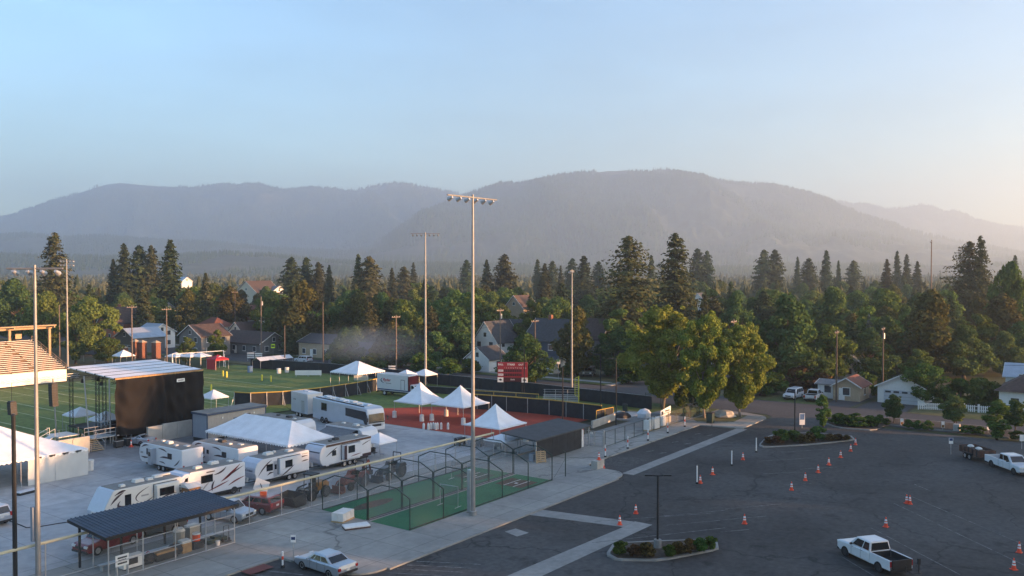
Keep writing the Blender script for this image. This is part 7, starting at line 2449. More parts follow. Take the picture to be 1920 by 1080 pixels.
# ------------------------------------------------------------------ scoreboard
x0, y0 = G(932, 742); x1, y1 = G(988, 748)
ang = HEAD - math.pi / 2 - .12
xc, yc = G(961, 745)
t = thing('scoreboard', 'red baseball scoreboard on two black posts behind the infield', 'scoreboard', (xc, yc, 0), ang)
W, z0, z1 = 5.15, 2.7, 6.05
MB().bx(-W / 2, W / 2, -.15, .15, z0 + .75, z1, 'sb_red').build('panel', t)
MB().bx(-W / 2 + 1.0, W / 2 - 1.0, -.16, .14, z0, z0 + .72, 'sb_dark').build('lower_panel', t)
for s, nm in ((-1, 'left'), (1, 'right')):
    q = MB().bx(s * (W / 2 - .5) - .5, s * (W / 2 - .5) + .5, -.17, .14, z0 - .1, z0 + .72, 'sign_white').build('sponsor_panel', t)
    MB().poly([(s * (W / 2 - .5) + a * .32, -.18, z0 + .3 + c * .25) for a, c in ((-1, -.2), (-.6, .6), (0, .9), (.7, .5), (1, -.5), (.5, -.2), (.2, -.8), (-.3, -.3))], 'ink_dark').build('emblem', q, fix=False)
    MB().bx(s * (W / 2 - .95) - .14, s * (W / 2 - .95) + .14, -.1, .1, 0, z0 + .6, 'black_steel').build('post', t)
yF = -.165
for x, s in ((-W / 2 + .55, 'BALL'), (-.25, 'STRIKE'), (W / 2 - 1.1, 'OUT')): text_part(t, s, .42, (x, yF, z1 - .4), SIDE_R, 'ink_white', bold=.008)
for x, s in ((-W / 2 + .52, 'GUEST'), (-W / 2 + .52, 'HOME')):
    z = z1 - 1.45 if s == 'GUEST' else z1 - 2.15
    MB().bx(-W / 2 + .1, -W / 2 + .98, yF - .005, yF + .01, z - .17, z + .17, 'ink_white').build('name_plate', t)
    text_part(t, s, .27, (x, yF - .01, z), SIDE_R, 'sb_red')
for k in range(10):
    text_part(t, str(k + 1), .26, (-W / 2 + 1.25 + k * .31, yF, z1 - .98), SIDE_R, 'ink_white')
    for z in (z1 - 1.45, z1 - 2.15): MB().bx(-W / 2 + 1.13 + k * .31, -W / 2 + 1.36 + k * .31, yF - .004, yF + .01, z - .24, z + .24, 'sb_dark').build('digit_window', t)
text_part(t, 'R', .26, (W / 2 - .62, yF, z1 - .98), SIDE_R, 'ink_white'); text_part(t, 'H', .26, (W / 2 - .3, yF, z1 - .98), SIDE_R, 'ink_white')
text_part(t, '10:00', .36, (0, -.172, z0 + .36), SIDE_R, 'ink_white')

# small bleacher and foul pole
x0, y0 = G(1052, 755)
t = thing('small_bleacher', 'small aluminium bleacher with rail behind the infield fence', 'bleacher', (x0, y0, 0), ang)
for k in range(4):
    MB().bx(-3.0, 3.0, -1.2 + k * .65, -.95 + k * .65, .42 + k * .25, .47 + k * .25, 'aluminium').build('seat_plank', t)
    MB().bx(-3.0, 3.0, -.9 + k * .65, -.65 + k * .65, .18 + k * .25, .22 + k * .25, 'aluminium').build('foot_plank', t)
for x in (-2.8, -1, 1, 2.8): MB().cyl((x, -1.2, 0), (x, 1.2, 1.2), .04, 'galv', n=5).cyl((x, 1.2, 0), (x, 1.2, 2.0), .04, 'galv', n=5).build('frame', t)
for z in (1.6, 2.0): MB().cyl((-3.0, 1.25, z), (3.0, 1.25, z), .03, 'galv', n=5).build('rail', t)
x0, y0 = G(1085, 762)
t = thing('foul_pole', 'bright yellow foul pole with mesh wing by the small bleacher', 'foul pole', (x0, y0, 0), ang)
MB().cyl((0, 0, 0), (0, 0, 4.9), .09, 'bright_yellow', n=8).build('shaft', t)
MB().tube([(0, 0, 4.8), (-.6, 0, 4.5), (-.6, 0, 1.8), (0, 0, 1.5)], .05, 'bright_yellow', 5).build('wing_frame', t)
b = MB()
for k in range(9): b.cyl((0, 0, 1.8 + k * .33), (-.6, 0, 1.8 + k * .31), .035, 'bright_yellow', n=4)
b.build('wing_mesh', t)

# ------------------------------------------------------------------ traffic cones and posts
mat('cone_orange', (.72, .075, .03), .5, var=.1, scale=4)
mat('reflective', (.72, .72, .72), .4, var=.05)
def make_cone(label, px, py, z=ZL, group='traffic cones on the car park', tilt=0):
    x, y = G(px, py, z)
    t = thing('traffic_cone', label, 'cone', (x, y, z), rng.uniform(0, 1.5), group)
    if 'body' not in CONE:
        CONE['base'] = MB().box((0, 0, .025), (.44, .44, .05), 'cone_orange').build('base', t, bevel=.015)
        CONE['body'] = MB().cyl((0, 0, .05), (0, 0, .86), .17, 'cone_orange', .035, n=14).build('body', t)
        CONE['a'] = MB().cyl((0, 0, .52), (0, 0, .68), .1045 * 1.02 - .013 + .012, 'reflective', .078, n=14, caps=False).build('reflective_band', t)
        CONE['b'] = MB().cyl((0, 0, .34), (0, 0, .44), .127, 'reflective', .111, n=14, caps=False).build('reflective_band', t)
    else:
        for k in ('base', 'body', 'a', 'b'): share(CONE[k], t)
    return t
CONE = {}
for px, py, lab in ((1313, 906, 'orange cone at the foot of the leftmost tall delineator post'), (1336, 890, 'orange cone between the leftmost and middle tall delineator posts'), (1393, 862, 'orange cone between the middle and right tall delineator posts'),
                    (1604, 834, 'farthest cone of the slanting row, at the island tip'), (1595, 846, 'second farthest cone of the slanting row'), (1576, 858, 'third farthest cone of the slanting row'), (1554, 872, 'fourth farthest cone of the slanting row, middle one'), (1534, 886, 'third nearest cone of the slanting row'), (1510, 901, 'second nearest cone of the slanting row'), (1484, 919, 'nearest cone of the slanting row'),
                    (1192, 963, 'orange cone left of the black twin headed lamp'), (1162, 984, 'orange cone on the tip of the concrete gutter'), (1396, 982, 'orange cone alone right of the black twin headed lamp'), (1700, 944, 'left cone of the touching pair on the open asphalt'), (1706, 945, 'right cone of the touching pair on the open asphalt'), (1661, 988, 'orange cone just beyond the white pickup'), (1911, 1036, 'farther cone of the two at the right border'), (1901, 1068, 'nearer cone of the two at the right border'),
                    (1131, 878, 'orange cone standing against the grey concrete blocks')):
    make_cone(lab, px, py)
x0, y0 = G(1118, 874)
c = make_cone('orange cone on top of the grey concrete blocks', 1123, 862, 0.9)
x0, y0 = G(246, 838); make_cone('orange cone at the foot of the stage curtain', 246, 838, .02)
x0, y0 = G(1116, 875, ZL)
t = thing('concrete_blocks', 'grey concrete barrier blocks at the kerb corner', 'blocks', (c.location.x - .1, c.location.y + .1, ZL))
for k in range(2):
    for j in range(2): MB().bx(-.75 + j * .8, .0 + j * .8, -.4, .4, k * .51, .5 + k * .51, 'concrete_wall').build('block', t, bevel=.02)

def delineator(label, px, base, top, z=ZL, orange=True):
    x, y = G(px, base, z)
    h = (base - top) / (base - 505) * (CAMH - z)
    t = thing('delineator_post', label, 'post', (x, y, z), 0, 'white delineator posts')
    MB().cyl((0, 0, 0), (0, 0, .18), .17, 'rubber', .12, n=10).build('base', t)
    MB().cyl((0, 0, .1), (0, 0, h), .07, 'reflective', n=8).build('shaft', t)
    if orange:
        MB().cyl((0, 0, h * .5), (0, 0, h * .72), .075, 'cone_orange', n=8).build('orange_band', t)
    else:
        MB().cyl((0, 0, h - .08), (0, 0, h), .075, 'dark_metal', n=8).build('cap', t)
for px, b0, tp, lab in ((1307, 907, 871, 'tall white delineator post beside a cone, nearest of three'), (1372, 873, 843, 'tall white delineator post, middle of three'), (1418, 848, 819, 'tall white delineator post by the shrub island, farthest of three')):
    delineator(lab, px, b0, tp, ZL, False)
for i, (px, b0, tp) in enumerate(((1135, 857, 834), (1177, 841, 818), (1215, 826, 805), (1252, 812, 792), (1284, 800, 781))):
    delineator('orange banded delineator on the pavement edge, %s from the concrete blocks' % ('first', 'second', 'third', 'fourth', 'fifth')[i], px, b0, tp, 0, True)
delineator('orange banded delineator beside the silver saloon', 530, 1064, 1034, 0, True)

# ------------------------------------------------------------------ signs
def sign(label, px, base, top, w, hb, m='sign_white', text=None, z=0.0, ink='ink_dark', post='galv', extra=None, yaw=0.0):
    x, y = G(px, base, z)
    h = (base - top) / (base - 505) * (CAMH - z)
    t = thing('sign', label, 'sign', (x, y, z), HEAD - math.pi / 2 + yaw)
    MB().cyl((0, .04, 0), (0, .04, h), .035, post, n=6).build('post', t)
    pl = MB().bx(-w / 2, w / 2, -.015, .015, h - hb, h, m).build('plate', t, bevel=.004)
    if text: text_part(t, text, hb * .7 if len(text) < 3 else w / len(text) * 1.5, (0, -.022, h - hb / 2), SIDE_R, ink)
    if extra: MB().bx(-w / 2 * .8, w / 2 * .8, -.024, -.012, h - hb + hb * extra[0], h - hb + hb * extra[1], extra[2]).build('print', t)
    return t
sign('white disabled parking sign on a pole by the silver saloon', 550, 1052, 1003, .38, .55, 'sign_white', None, extra=(.35, .75, 'ink_blue'))
sign('tall white and blue welcome sign at the middle shrub island', 1504, 803, 775, .75, 1.6, 'sign_white', None, ZL, extra=(.45, .95, 'tarp_blue'))
sign('white sign with orange foot on the verge, left of two', 1691, 799, 785, .42, .85, 'sign_white', None, 0, extra=(.05, .45, 'loader_orange'))
sign('white sign with orange foot on the verge, right of two', 1768, 806, 790, .42, .9, 'sign_white', None, 0, extra=(.05, .45, 'loader_orange'))
sign('white and blue sign on a post at the dump trailer', 1783, 852, 821, .5, .7, 'sign_white', None, ZL, extra=(.5, .95, 'ink_blue'))
sign('yellow green pedestrian crossing sign on the far street', 512, 672, 645, 1.0, 1.0, 'sign_lime', None, 0, extra=(.3, .7, 'ink_dark'))
sign('white and green sign at the corner of the side street', 1047, 712, 674, .7, .9, 'sign_white', None, 0, extra=(.5, 1.0, 'cage_turf'))
sign('small white sign on a post at the right border', 1916, 842, 815, .55, .8, 'sign_white', None, ZL)
sign('small white sign by the verge shrubs', 1853, 812, 798, .4, .6, 'sign_white', None, 0)
x0, y0 = G(500, 955)
t = thing('tilted_board', 'tilted white board with hand lettering on the red car', 'sign', (43.2 * K, 55.8 * K, 1.62), HEAD - math.pi / 2)
q = MB().mesh([(-.75, 0, .55), (.45, 0, .1), (.8, 0, 1.15), (-.4, 0, 1.6), (-.75, .05, .55), (.45, .05, .1), (.8, .05, 1.15), (-.4, .05, 1.6)], [(0, 1, 2, 3), (7, 6, 5, 4), (0, 4, 5, 1), (1, 5, 6, 2), (2, 6, 7, 3), (3, 7, 4, 0)], 'sign_white').build('board', t)
text_part(t, '1', .6, (.02, -.02, .85), (math.pi / 2, -.35, 0), 'ink_dark')
MB().cyl((-.1, .06, 0), (-.1, .06, .9), .03, 'pallet_wood', n=5).build('stake', t)
MB().bx(-.1, .5, -.03, .03, -.1, .35, 'signal_orange').build('small_sign', t)
for i, (px, py, lab) in enumerate(((470, 663, 'left of the pair'), (485, 664, 'right of the pair'), (736, 690, 'single one behind the box truck'))):
    x0, y0 = G(px, py + 14)
    t = thing('barricade', 'white striped road barricade on the street, ' + lab, 'barricade', (x0, y0, 0), HEAD - math.pi / 2)
    for k in range(3): MB().bx(-.85, .85, -.03, .03, .75 + k * .5, 1.05 + k * .5, 'sign_white').build('board', t)
    for x in (-.7, .7): MB().bx(x - .05, x + .05, .03, .1, 0, 2.05, 'galv').build('leg', t)

# ------------------------------------------------------------------ planted islands, shrubs
SHR = {}
for nm, sd, m, nn in (('a', 201, 'shrub_green', 1500), ('b', 202, 'shrub_russet', 1300), ('c', 203, 'shrub_green', 1800)):
    C, Nn, S = broad_crown(sd, w=1.15, lobes=22, n=nn, leaf=.11, base=.0, shape='round')
    C[:, 2] = np.maximum(C[:, 2], .02)
    SHR[nm] = quads_mesh('foliage', C, Nn, S, m)
_stem = MB().cyl((0, 0, 0), (.03, 0, .5), .04, 'bark', .02, n=5).cyl((0, 0, 0), (-.12, .08, .45), .03, 'bark', .015, n=5).cyl((0, 0, 0), (.1, -.1, .4), .03, 'bark', .015, n=5).build('stem')
STEM = _stem.data
bpy.data.objects.remove(_stem)
def shrub(kind, x, y, r, h, label, group, z=0.0):
    t = thing('shrub', label, 'shrub', (x, y, z), rng.uniform(0, 6.28), group)
    t.scale = (2 * r / 1.15, 2 * r / 1.15, h)
    for nm, me in (('stem', STEM), ('foliage', SHR[kind])):
        o = bpy.data.objects.new(nm, me); COL.objects.link(o); o.parent = t
    return t
mat('mulch', (.06, .045, .032), .95, var=.4, scale=3, bump=.6)
def island(pts, z=ZL, name='planting_island'):
    P = [G(*p, z) for p in pts]
    # rounded outline
    Q = []
    n = len(P)
    for k in range(n):
        a, b_, c = P[k - 1], P[k], P[(k + 1) % n]
        for q in (.25, .12):
            Q.append((b_[0] + (a[0] - b_[0]) * q, b_[1] + (a[1] - b_[1]) * q))
        Q.append((b_[0] * .86 + (a[0] + c[0]) * .07, b_[1] * .86 + (a[1] + c[1]) * .07))
        for q in (.12, .25):
            Q.append((b_[0] + (c[0] - b_[0]) * q, b_[1] + (c[1] - b_[1]) * q))
    o = sheet(name, Q, z + .15, 'kerb_concrete', .16)
    cx, cy = sum(p[0] for p in Q) / len(Q), sum(p[1] for p in Q) / len(Q)
    def ins(p, d=.28):
        l = math.hypot(p[0] - cx, p[1] - cy)
        return (cx + (p[0] - cx) * (1 - d / l), cy + (p[1] - cy) * (1 - d / l))
    m = sheet('mulch_bed', [ins(p) for p in Q], z + .156, 'mulch')
    return o
island([(1136, 1042), (1155, 1052), (1240, 1053), (1348, 1032), (1345, 1018), (1330, 1014), (1240, 1016), (1150, 1021)])
island([(1422, 836), (1432, 840), (1520, 835), (1604, 826), (1596, 818), (1500, 812), (1440, 818)])
island([(1530, 789), (1570, 803), (1640, 808), (1662, 797), (1700, 801), (1740, 806), (1800, 810), (1905, 824), (1918, 812), (1840, 800), (1740, 790), (1640, 783), (1560, 780)])
def shrubs_px(spec, label, group, z):
    for i, (kind, px, py, rpx, hpx_) in enumerate(spec):
        x, y = G(px, py, z)
        d = math.hypot(x, y)
        shrub(kind, x, y, rpx / FPX * d * 1.25, hpx_ / FPX * d * 1.3, label[i] if isinstance(label, list) else label % (i + 1), group, z)
g1 = 'shrubs of the near island'
ordn = ['leftmost', 'second from left', 'third from left', 'fourth from left', 'fifth from left', 'sixth from left', 'seventh from left', 'eighth from left', 'ninth from left', 'tenth from left', 'eleventh from left']
sp = [('a', 1165, 1040, 15, 20), ('b', 1190, 1043, 14, 17), ('b', 1214, 1045, 17, 22), ('a', 1255, 1043, 13, 17), ('b', 1272, 1040, 14, 19), ('b', 1292, 1037, 15, 21), ('a', 1312, 1034, 14, 20), ('a', 1333, 1029, 13, 18)]
shrubs_px(sp, ['%s shrub under the twin headed lamp, %s' % ('green' if s[0] == 'a' else 'russet', ordn[i]) for i, s in enumerate(sp)], g1, ZL + .15)
sp = [('b', 1440, 832, 10, 10), ('b', 1455, 833, 12, 12), ('a', 1466, 829, 16, 18), ('a', 1488, 828, 14, 16), ('b', 1505, 831, 11, 12), ('b', 1520, 829, 11, 14), ('a', 1534, 826, 16, 20), ('b', 1556, 827, 10, 10), ('b', 1572, 826, 10, 9), ('b', 1587, 825, 8, 7)]
shrubs_px(sp, ['%s shrub on the middle island, %s' % ('dark green' if s[0] == 'a' else 'brownish', ordn[i]) for i, s in enumerate(sp)], 'shrubs of the middle island', ZL + .15)
sp = [('c', 1570, 795, 14, 13), ('c', 1590, 798, 15, 13), ('c', 1612, 800, 15, 13), ('c', 1632, 799, 14, 14), ('c', 1575, 787, 12, 9), ('c', 1605, 787, 12, 9), ('c', 1650, 793, 9, 11)]
shrubs_px(sp, ['clipped green bush in the hedge by the exit, %s' % ordn[i] for i in range(len(sp))], 'bushes of the exit hedge', ZL + .15)
sp = [('c', 1663, 797, 6, 9), ('c', 1703, 802, 8, 11), ('c', 1721, 804, 9, 11), ('c', 1740, 807, 9, 13), ('c', 1810, 812, 9, 10), ('c', 1823, 813, 9, 10), ('c', 1838, 814, 9, 10), ('c', 1908, 824, 12, 11)]
shrubs_px(sp, ['round bush on the street verge, %s' % ordn[i] for i in range(len(sp))], 'round bushes on the verge', ZL + .15)
# hedges and bushes across the street
sp = [('a', 1425, 742, 26, 34), ('a', 1450, 738, 24, 30), ('b', 1500, 733, 26, 34), ('b', 1540, 735, 22, 30), ('a', 1400, 744, 22, 30), ('a', 1640, 742, 10, 14), ('a', 1598, 745, 8, 16), ('a', 1620, 733, 20, 26), ('c', 1770, 762, 16, 22), ('c', 1800, 760, 22, 34), ('c', 1835, 762, 24, 36), ('a', 1862, 765, 20, 34), ('a', 1300, 762, 18, 30), ('a', 1280, 766, 16, 34), ('a', 1320, 764, 14, 30)]
shrubs_px(sp, ['tall hedge bush across the street, %s along it' % (ordn + ['twelfth from left', 'thirteenth from left', 'fourteenth from left', 'fifteenth from left'])[i] for i in sorted(range(len(sp)), key=lambda k: 0) for i in [sorted(range(len(sp)), key=lambda k: sp[k][1]).index(i)]], 'hedge across the street', ZG)
sp = [('a', 640, 690, 24, 26), ('a', 700, 696, 26, 26), ('a', 790, 700, 26, 30), ('a', 840, 704, 22, 26), ('a', 880, 700, 18, 22), ('a', 1060, 706, 14, 16), ('a', 1140, 705, 24, 34), ('a', 1180, 720, 26, 34)]
shrubs_px(sp, ['dark bush beyond the windscreen fence, %s' % ordn[i] for i in range(len(sp))], 'bushes beyond the windscreen', ZG)

# picket fence
def picket(label, a, c):
    A, B = G(*a, ZG), G(*c, ZG)
    d = math.hypot(B[0] - A[0], B[1] - A[1])
    t = thing('picket_fence', label, 'fence', (A[0], A[1], ZG), math.atan2(B[1] - A[1], B[0] - A[0]))
    first = None
    n = int(d / .28)
    for k in range(n):
        if first is None: first = MB().bx(-.08, .08, -.02, .02, .08, 1.1, 'trim_white').build('picket', t)
        else: share(first, t, (k * .28, 0, 0))
    for z in (.35, .9): MB().bx(0, d, .02, .05, z, z + .08, 'trim_white').build('rail', t)
    for x in (0, d): MB().bx(x - .08, x + .08, -.06, .1, 0, 1.3, 'trim_white').build('post', t)
picket('white picket fence left of the little bronze tree', (1722, 768), (1776, 770))
picket('white picket fence in front of the garden, left panel', (1808, 772), (1834, 774))
picket('white picket fence in front of the garden, right panel', (1836, 774), (1861, 776))
MB_ = MB
t = thing('utility_box', 'green grey utility box on the verge beside the little bronze tree', 'utility box', (*G(1794, 808, 0), 0))
MB().bx(-.5, .5, -.4, .4, .05, .95, 'office_grey').build('housing', t, bevel=.03)
MB().bx(-.55, .55, -.45, .45, 0, .05, 'kerb_concrete').build('plinth', t)

# ------------------------------------------------------------------ small things of the venue
x0, y0 = G(1332, 793)
t = thing('litter_bin', 'dark green litter bin on the pavement under the street trees', 'bin', (x0, y0, 0))
MB().bx(-.45, .45, -.45, .45, .05, 1.35, 'green_steel').build('body', t, bevel=.04)
MB().bx(-.5, .5, -.5, .5, 1.35, 1.5, 'black_plastic').build('lid', t, bevel=.03)
x0, y0 = G(1358, 781)
t = thing('boulder', 'flat pale boulder on the corner lawn', 'boulder', (x0, y0, 0))
lump(MB(), (0, 0, .35), 1.7, 'concrete_wall', sq=.4, seed=5).build('stone', t)
for i in range(4):
    pass
# white tanks and clutter behind the pavement fence
for i, (px, py, w, h, lab) in enumerate(((1222, 808, 1.0, 1.5, 'white plastic tank behind the fence, left of three'), (1234, 805, 1.6, 1.6, 'white plastic tank behind the fence, middle of three'), (1247, 800, 1.0, 1.4, 'white plastic tank behind the fence, right of three'))):
    x0, y0 = G(px, py)
    t = thing('water_tank', lab, 'tank', (x0, y0 + .6, 0), .0)
    MB().bx(-w / 2, w / 2, -.5, .5, .12, h, 'plastic_white').build('body', t, bevel=.08)
    MB().bx(-w / 2, w / 2, -.5, .5, 0, .12, 'pallet_wood').build('pallet', t)
    MB().cyl((0, 0, h), (0, 0, h + .1), .15, 'black_plastic', n=10).build('cap', t)
x0, y0 = G(1256, 796)
t = thing('tarpaulin_stack', 'grey covered stack beside the white tanks', 'stack', (x0 + .5, y0 + 1.8, 0))
MB().bx(-1.6, 1.6, -1.0, 1.0, .0, .9, 'office_grey').build('lower_bundle', t, bevel=.08)
MB().bx(-1.2, 1.3, -.9, .9, .9, 1.5, 'siding_grey').build('upper_bundle', t, bevel=.1)
x0, y0 = G(1226, 785)
t = thing('tarpaulin_heap', 'pale blue tarpaulin heap by the outfield corner', 'tarpaulin', (x0, y0 + 1.5, 0))
lump(MB(), (0, 0, .4), 1.1, 'awning_pale', sq=.9, seed=12).build('cover', t)
t = thing('black_heap', 'black heap of covers left of the blue tarpaulin', 'heap', (x0 - 1.8, y0 + 4.2, 0))
lump(MB(), (0, 0, .25), 1.2, 'black_plastic', sq=.5, seed=14).build('cover', t)
lump(MB(), (.3, .2, .6), .6, 'siding_tan', sq=.5, seed=15).build('sack', t)
x0, y0 = G(1165, 778)
t = thing('ground_tarp', 'pale ground sheet with dark bundle beside the lamp post', 'tarpaulin', (x0, y0, .0))
MB().bx(-3.2, 3.2, -2.2, 2.2, .0, .03, 'tent_wall').build('sheet', t)
lump(MB(), (-1.2, -1.4, .15), .8, 'black_plastic', sq=.5, seed=17).build('bundle', t)
x0, y0 = G(1168, 772)
t = thing('litter_bin', 'dark barrel bin on the lawn beside the ground sheet', 'bin', (x0 + .3, y0 - .2, 0))
MB().cyl((0, 0, 0), (0, 0, 1.1), .4, 'green_steel', .42, n=12).build('body', t)
MB().cyl((0, 0, 1.1), (0, 0, 1.18), .44, 'black_plastic', n=12).build('rim', t)
x0, y0 = G(1275, 800)
t = thing('banner_board', 'white banner with dark print on the corner fence', 'banner', (x0, y0 + 2.2, 1.2), 0)
MB().mesh([(-1.6, 0, 0), (1.6, 0, .35), (1.6, 0, 1.35), (-1.6, 0, 1.0), (-1.6, .06, 0), (1.6, .06, .35), (1.6, .06, 1.35), (-1.6, .06, 1.0)], [(0, 1, 2, 3), (7, 6, 5, 4), (0, 4, 5, 1), (1, 5, 6, 2), (2, 6, 7, 3), (3, 7, 4, 0)], 'sign_white').build('sheet', t)
MB().bx(-1.3, -.8, -.02, -.005, .35, .85, 'ink_dark').build('print', t); MB().bx(-.2, 1.2, -.02, -.005, .72, .9, 'ink_dark').build('print', t)
for x in (-1.5, 1.5): MB().cyl((x, .08, -1.2), (x, .08, .9), .04, 'galv', n=5).build('post', t)
# jugs by the tents
x0, y0 = G(817, 806)
JUG = None
for i, (dx, dy) in enumerate(((-.9, 1.4), (-.5, .9), (-.1, .8), (.2, .2), (.5, .1), (.8, -.3), (.3, .7), (1.3, -1.1))):
    t = thing('water_jug', 'white water jug in the cluster at the infield edge', 'jug', (x0 + dx, y0 + dy, .01), 0, 'water jugs at the infield edge')
    if JUG is None:
        JUG = (MB().cyl((0, 0, 0), (0, 0, .75), .17, 'plastic_white', .16, n=8).cyl((0, 0, .75), (0, 0, .95), .16, 'plastic_white', .06, n=8).build('body', t), MB().cyl((0, 0, .95), (0, 0, 1.02), .07, 'ink_red', n=8).build('cap', t))
    else:
        for q in JUG: share(q, t)
# chairs by the small canopy
for i, (px, py, lab) in enumerate(((702, 856, 'black folding chair under the small canopy'), (716, 858, 'grey folding chair right of the small canopy'))):
    x0, y0 = G(px, py)
    t = thing('folding_chair', lab, 'chair', (x0, y0, 0), .6 * i)
    m = 'black_plastic' if i == 0 else 'office_end'
    MB().bx(-.28, .28, -.25, .25, .42, .47, m).build('seat', t)
    MB().bx(-.28, .28, .22, .27, .5, .98, m).build('backrest', t)
    for sx in (-.25, .25):
        for sy in (-.22, .22): MB().cyl((sx, sy, 0), (sx, sy, .45), .02, 'galv', n=5).build('leg', t)
# field markers and far field things
for i, (px, py) in enumerate(((418, 706), (425, 708), (491, 714), (508, 716), (378, 730), (396, 733))):
    x0, y0 = G(px, py)
    t = thing('field_marker', 'yellow upright marker on the football field, %s' % ordn[(2, 3, 4, 5, 0, 1)[i]], 'marker', (x0, y0, -.02), 0, 'yellow field markers')
    MB().bx(-.12, .12, -.12, .12, .04, 1.25, 'bright_yellow').build('pylon', t)
    MB().bx(-.25, .25, -.25, .25, 0, .05, 'black_plastic').build('foot', t)
for i, (px, py, m, lab, sc) in enumerate(((469, 698, 'tarp_blue', 'blue recycling bin at the far side of the field', 1.0), (523, 700, 'plastic_white', 'white barrel on the far sideline, left of two', .8), (538, 698, 'plastic_white', 'white barrel on the far sideline, right of two', .8))):
    x0, y0 = G(px, py)
    t = thing('barrel', lab, 'barrel', (x0, y0, -.02))
    MB().cyl((0, 0, 0), (0, 0, 1.25 * sc), .55 * sc, m, n=12).build('body', t)
    MB().cyl((0, 0, 1.25 * sc), (0, 0, 1.33 * sc), .57 * sc, m, n=12).build('lid', t)
for i, px in enumerate((566, 590, 677)):
    x0, y0 = G(px, 706 if i < 2 else 716)
    t = thing('sideline_board', 'white board on the far sideline, %s of three' % ('left', 'middle', 'right')[i], 'board', (x0, y0, -.02), HEAD - math.pi / 2)
    MB().bx(-1.4, 1.4, -.04, .04, .3, 1.3, 'sign_white').build('panel', t)
    for x in (-1.2, 1.2): MB().bx(x - .04, x + .04, .04, .1, 0, 1.2, 'galv').build('leg', t)
# brick gate piers beside the far corner
for i, (px, py, h) in enumerate(((254, 672, 4.2), (267, 672, 4.0), (293, 672, 3.9), (232, 670, 2.4))):
    x0, y0 = G(px, py)
    t = thing('gate_pier', 'brick gate pier with pointed cap, %s of four' % ('second', 'third', 'rightmost', 'leftmost')[i], 'pier', (x0, y0, 0), .2, 'brick gate piers')
    MB().bx(-.75, .75, -.75, .75, 0, h, 'brick').build('shaft', t)
    MB().mesh([(-.9, -.9, h), (.9, -.9, h), (.9, .9, h), (-.9, .9, h), (0, 0, h + .6)], [(3, 2, 1, 0), (0, 1, 4), (1, 2, 4), (2, 3, 4), (3, 0, 4)], 'siding_tan').build('cap', t)
# long low canopy beside the street and a dark pop-up
x0, y0 = G(512, 690)
t = thing('long_canopy', 'long low grey canopy over the ticket lane by the street', 'canopy', (x0, y0, 0), -.62 + math.pi / 2 + HEAD - math.pi / 2)
MB().mesh([(-4.6, -1.4, 2.0), (4.6, -1.4, 2.0), (4.6, 0, 2.7), (-4.6, 0, 2.7), (4.6, 1.4, 2.0), (-4.6, 1.4, 2.0)], [(0, 1, 2, 3), (3, 2, 4, 5)], 'awning_pale').build('sheet', t, fix=False)
for x in (-4.5, -1.5, 1.5, 4.5):
    for y in (-1.35, 1.35): MB().cyl((x, y, 0), (x, y, 2.0), .04, 'galv', n=5).build('leg', t)
x0, y0 = G(187, 678)
peak_tent('dark pop up canopy beside the brick piers', x0 / K, y0 / K, 5.2, 2.0, 3.4, 1.0, cloth='black_plastic', name='pop_up_canopy')
x0, y0 = G(372, 690)
t = thing('goal_frame', 'pale orange lit frame at the far end of the field', 'goal', (x0, y0, 0), -.4)
MB().tube([(-5.5, 0, 0), (-5.5, 0, 3.4), (5.5, 0, 3.6), (5.5, 0, 0)], .09, 'trim_white', 6).build('frame', t)
MB().tube([(-5.5, 0, 3.4), (-5.5, -2, 0)], .05, 'trim_white', 5).tube([(5.5, 0, 3.6), (5.5, -2, 0)], .05, 'trim_white', 5).build('stay', t)
# equipment on the near concourse behind the dugout end
for i, (px, py, lab, m) in enumerate(((868, 836, 'dark covered machine by the yellow topped fence near the mast', 'dark_metal'), (905, 838, 'grey gas grill by the end of the yellow topped fence', 'grey_paint'), (940, 842, 'pale tool cart at the open end of the dugout', 'office_grey'))):
    x0, y0 = G(px, py)
    t = thing('grounds_machine', lab, 'machine', (x0, y0 + .5, 0), .3 * i)
    MB().bx(-.7, .7, -.4, .4, .35, 1.0, m).build('body', t, bevel=.08)
    MB().tube([(-.7, -.3, .9), (-1.2, -.3, 1.25), (-1.2, .3, 1.25), (-.7, .3, .9)], .03, 'galv', 5).build('handle', t)
    for x in (-.45, .45):
        for s in (-1, 1): wheel(t, x, s * .38, .2, .1, 'dark_metal')
x0, y0 = G(50, 925)
t = thing('cable_crate', 'flat dark case lying on the yard by the left mast', 'case', (x0, y0, 0), .2)
MB().bx(-1.0, 1.0, -.4, .4, .0, .25, 'black_plastic').build('body', t, bevel=.03)
MB().bx(-1.0, 1.0, -.4, .4, .25, .32, 'awning_pale').build('lid', t)
x0, y0 = G(170, 882)
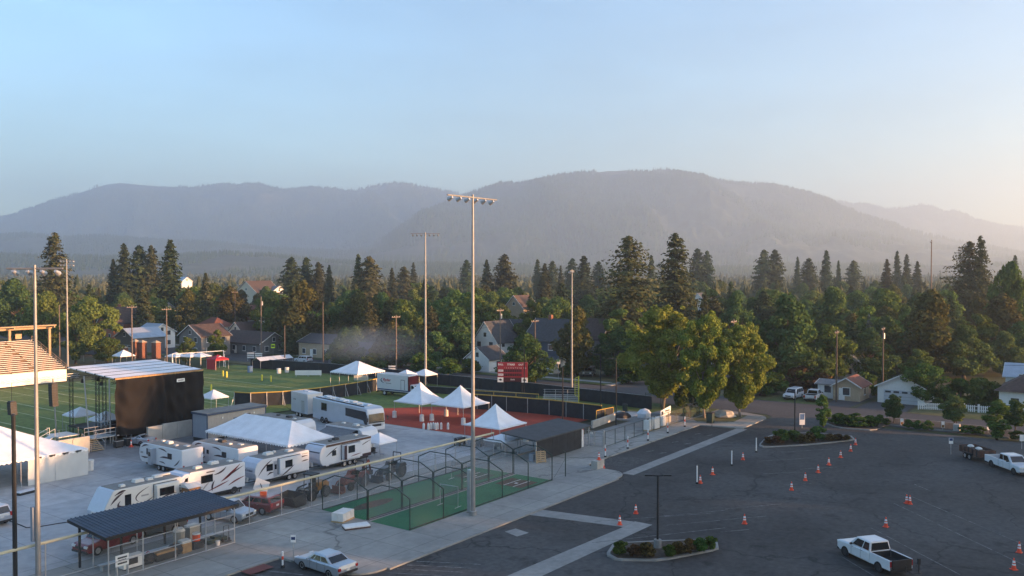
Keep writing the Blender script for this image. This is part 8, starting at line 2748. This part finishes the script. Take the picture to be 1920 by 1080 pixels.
for i, (px, py, lab) in enumerate(((168, 882, 'white plastic tub at the right corner of the walled tent'), (60, 902, 'white plastic tub at the front corner of the walled tent'))):
    x0, y0 = G(px, py)
    t = thing('ballast_tub', lab, 'tub', (x0, y0, 0))
    MB().cyl((0, 0, 0), (0, 0, 1.1), .42, 'plastic_white', .46, n=12).build('body', t)
    MB().cyl((0, 0, 1.1), (0, 0, 1.16), .48, 'ac_white', n=12).build('rim', t)
t = thing('yard_cable', 'black power cable snaking across the yard from the left border to the trailer', 'cable', (0, 0, .03))
MB().tube([(*G(px, py), 0) for px, py in ((-5, 972), (20, 978), (38, 985), (50, 990), (75, 988), (110, 982), (145, 977))], .05, 'black_plastic', 5).build('wire', t)

# ------------------------------------------------------------------ thin smoke drifting over the street
sm = bpy.data.materials.new('smoke_air')
sm.use_nodes = True
N, L = sm.node_tree.nodes, sm.node_tree.links
N.remove(N['Principled BSDF'])
pv2 = N.new('ShaderNodeVolumePrincipled')
pv2.inputs['Color'].default_value = (.58, .74, .95, 1)
tc = N.new('ShaderNodeTexCoord')
ln = N.new('ShaderNodeVectorMath'); ln.operation = 'LENGTH'
L.new(tc.outputs['Object'], ln.inputs[0])
mr = N.new('ShaderNodeMapRange')
mr.interpolation_type = 'SMOOTHSTEP'
mr.inputs[1].default_value = .15; mr.inputs[2].default_value = 1.0; mr.inputs[3].default_value = .022; mr.inputs[4].default_value = 0.0
L.new(ln.outputs['Value'], mr.inputs[0])
L.new(mr.outputs[0], pv2.inputs['Density'])
L.new(pv2.outputs[0], N['Material Output'].inputs['Volume'])
MATS['smoke_air'] = sm
bm = bmesh.new()
bmesh.ops.create_icosphere(bm, subdivisions=3, radius=1.0)
me = bpy.data.meshes.new('smoke'); bm.to_mesh(me); bm.free()
me.materials.append(sm)
o = bpy.data.objects.new('smoke', me); COL.objects.link(o)
x0, y0 = col_at(695, 190)
o.location = (x0, y0, 5.6); o.scale = (16, 12, 5.2); o.rotation_euler = (0, 0, HEAD - math.pi / 2)
tag(o, 'thin grey smoke drifting over the street behind the marquee', 'smoke', kind='stuff')
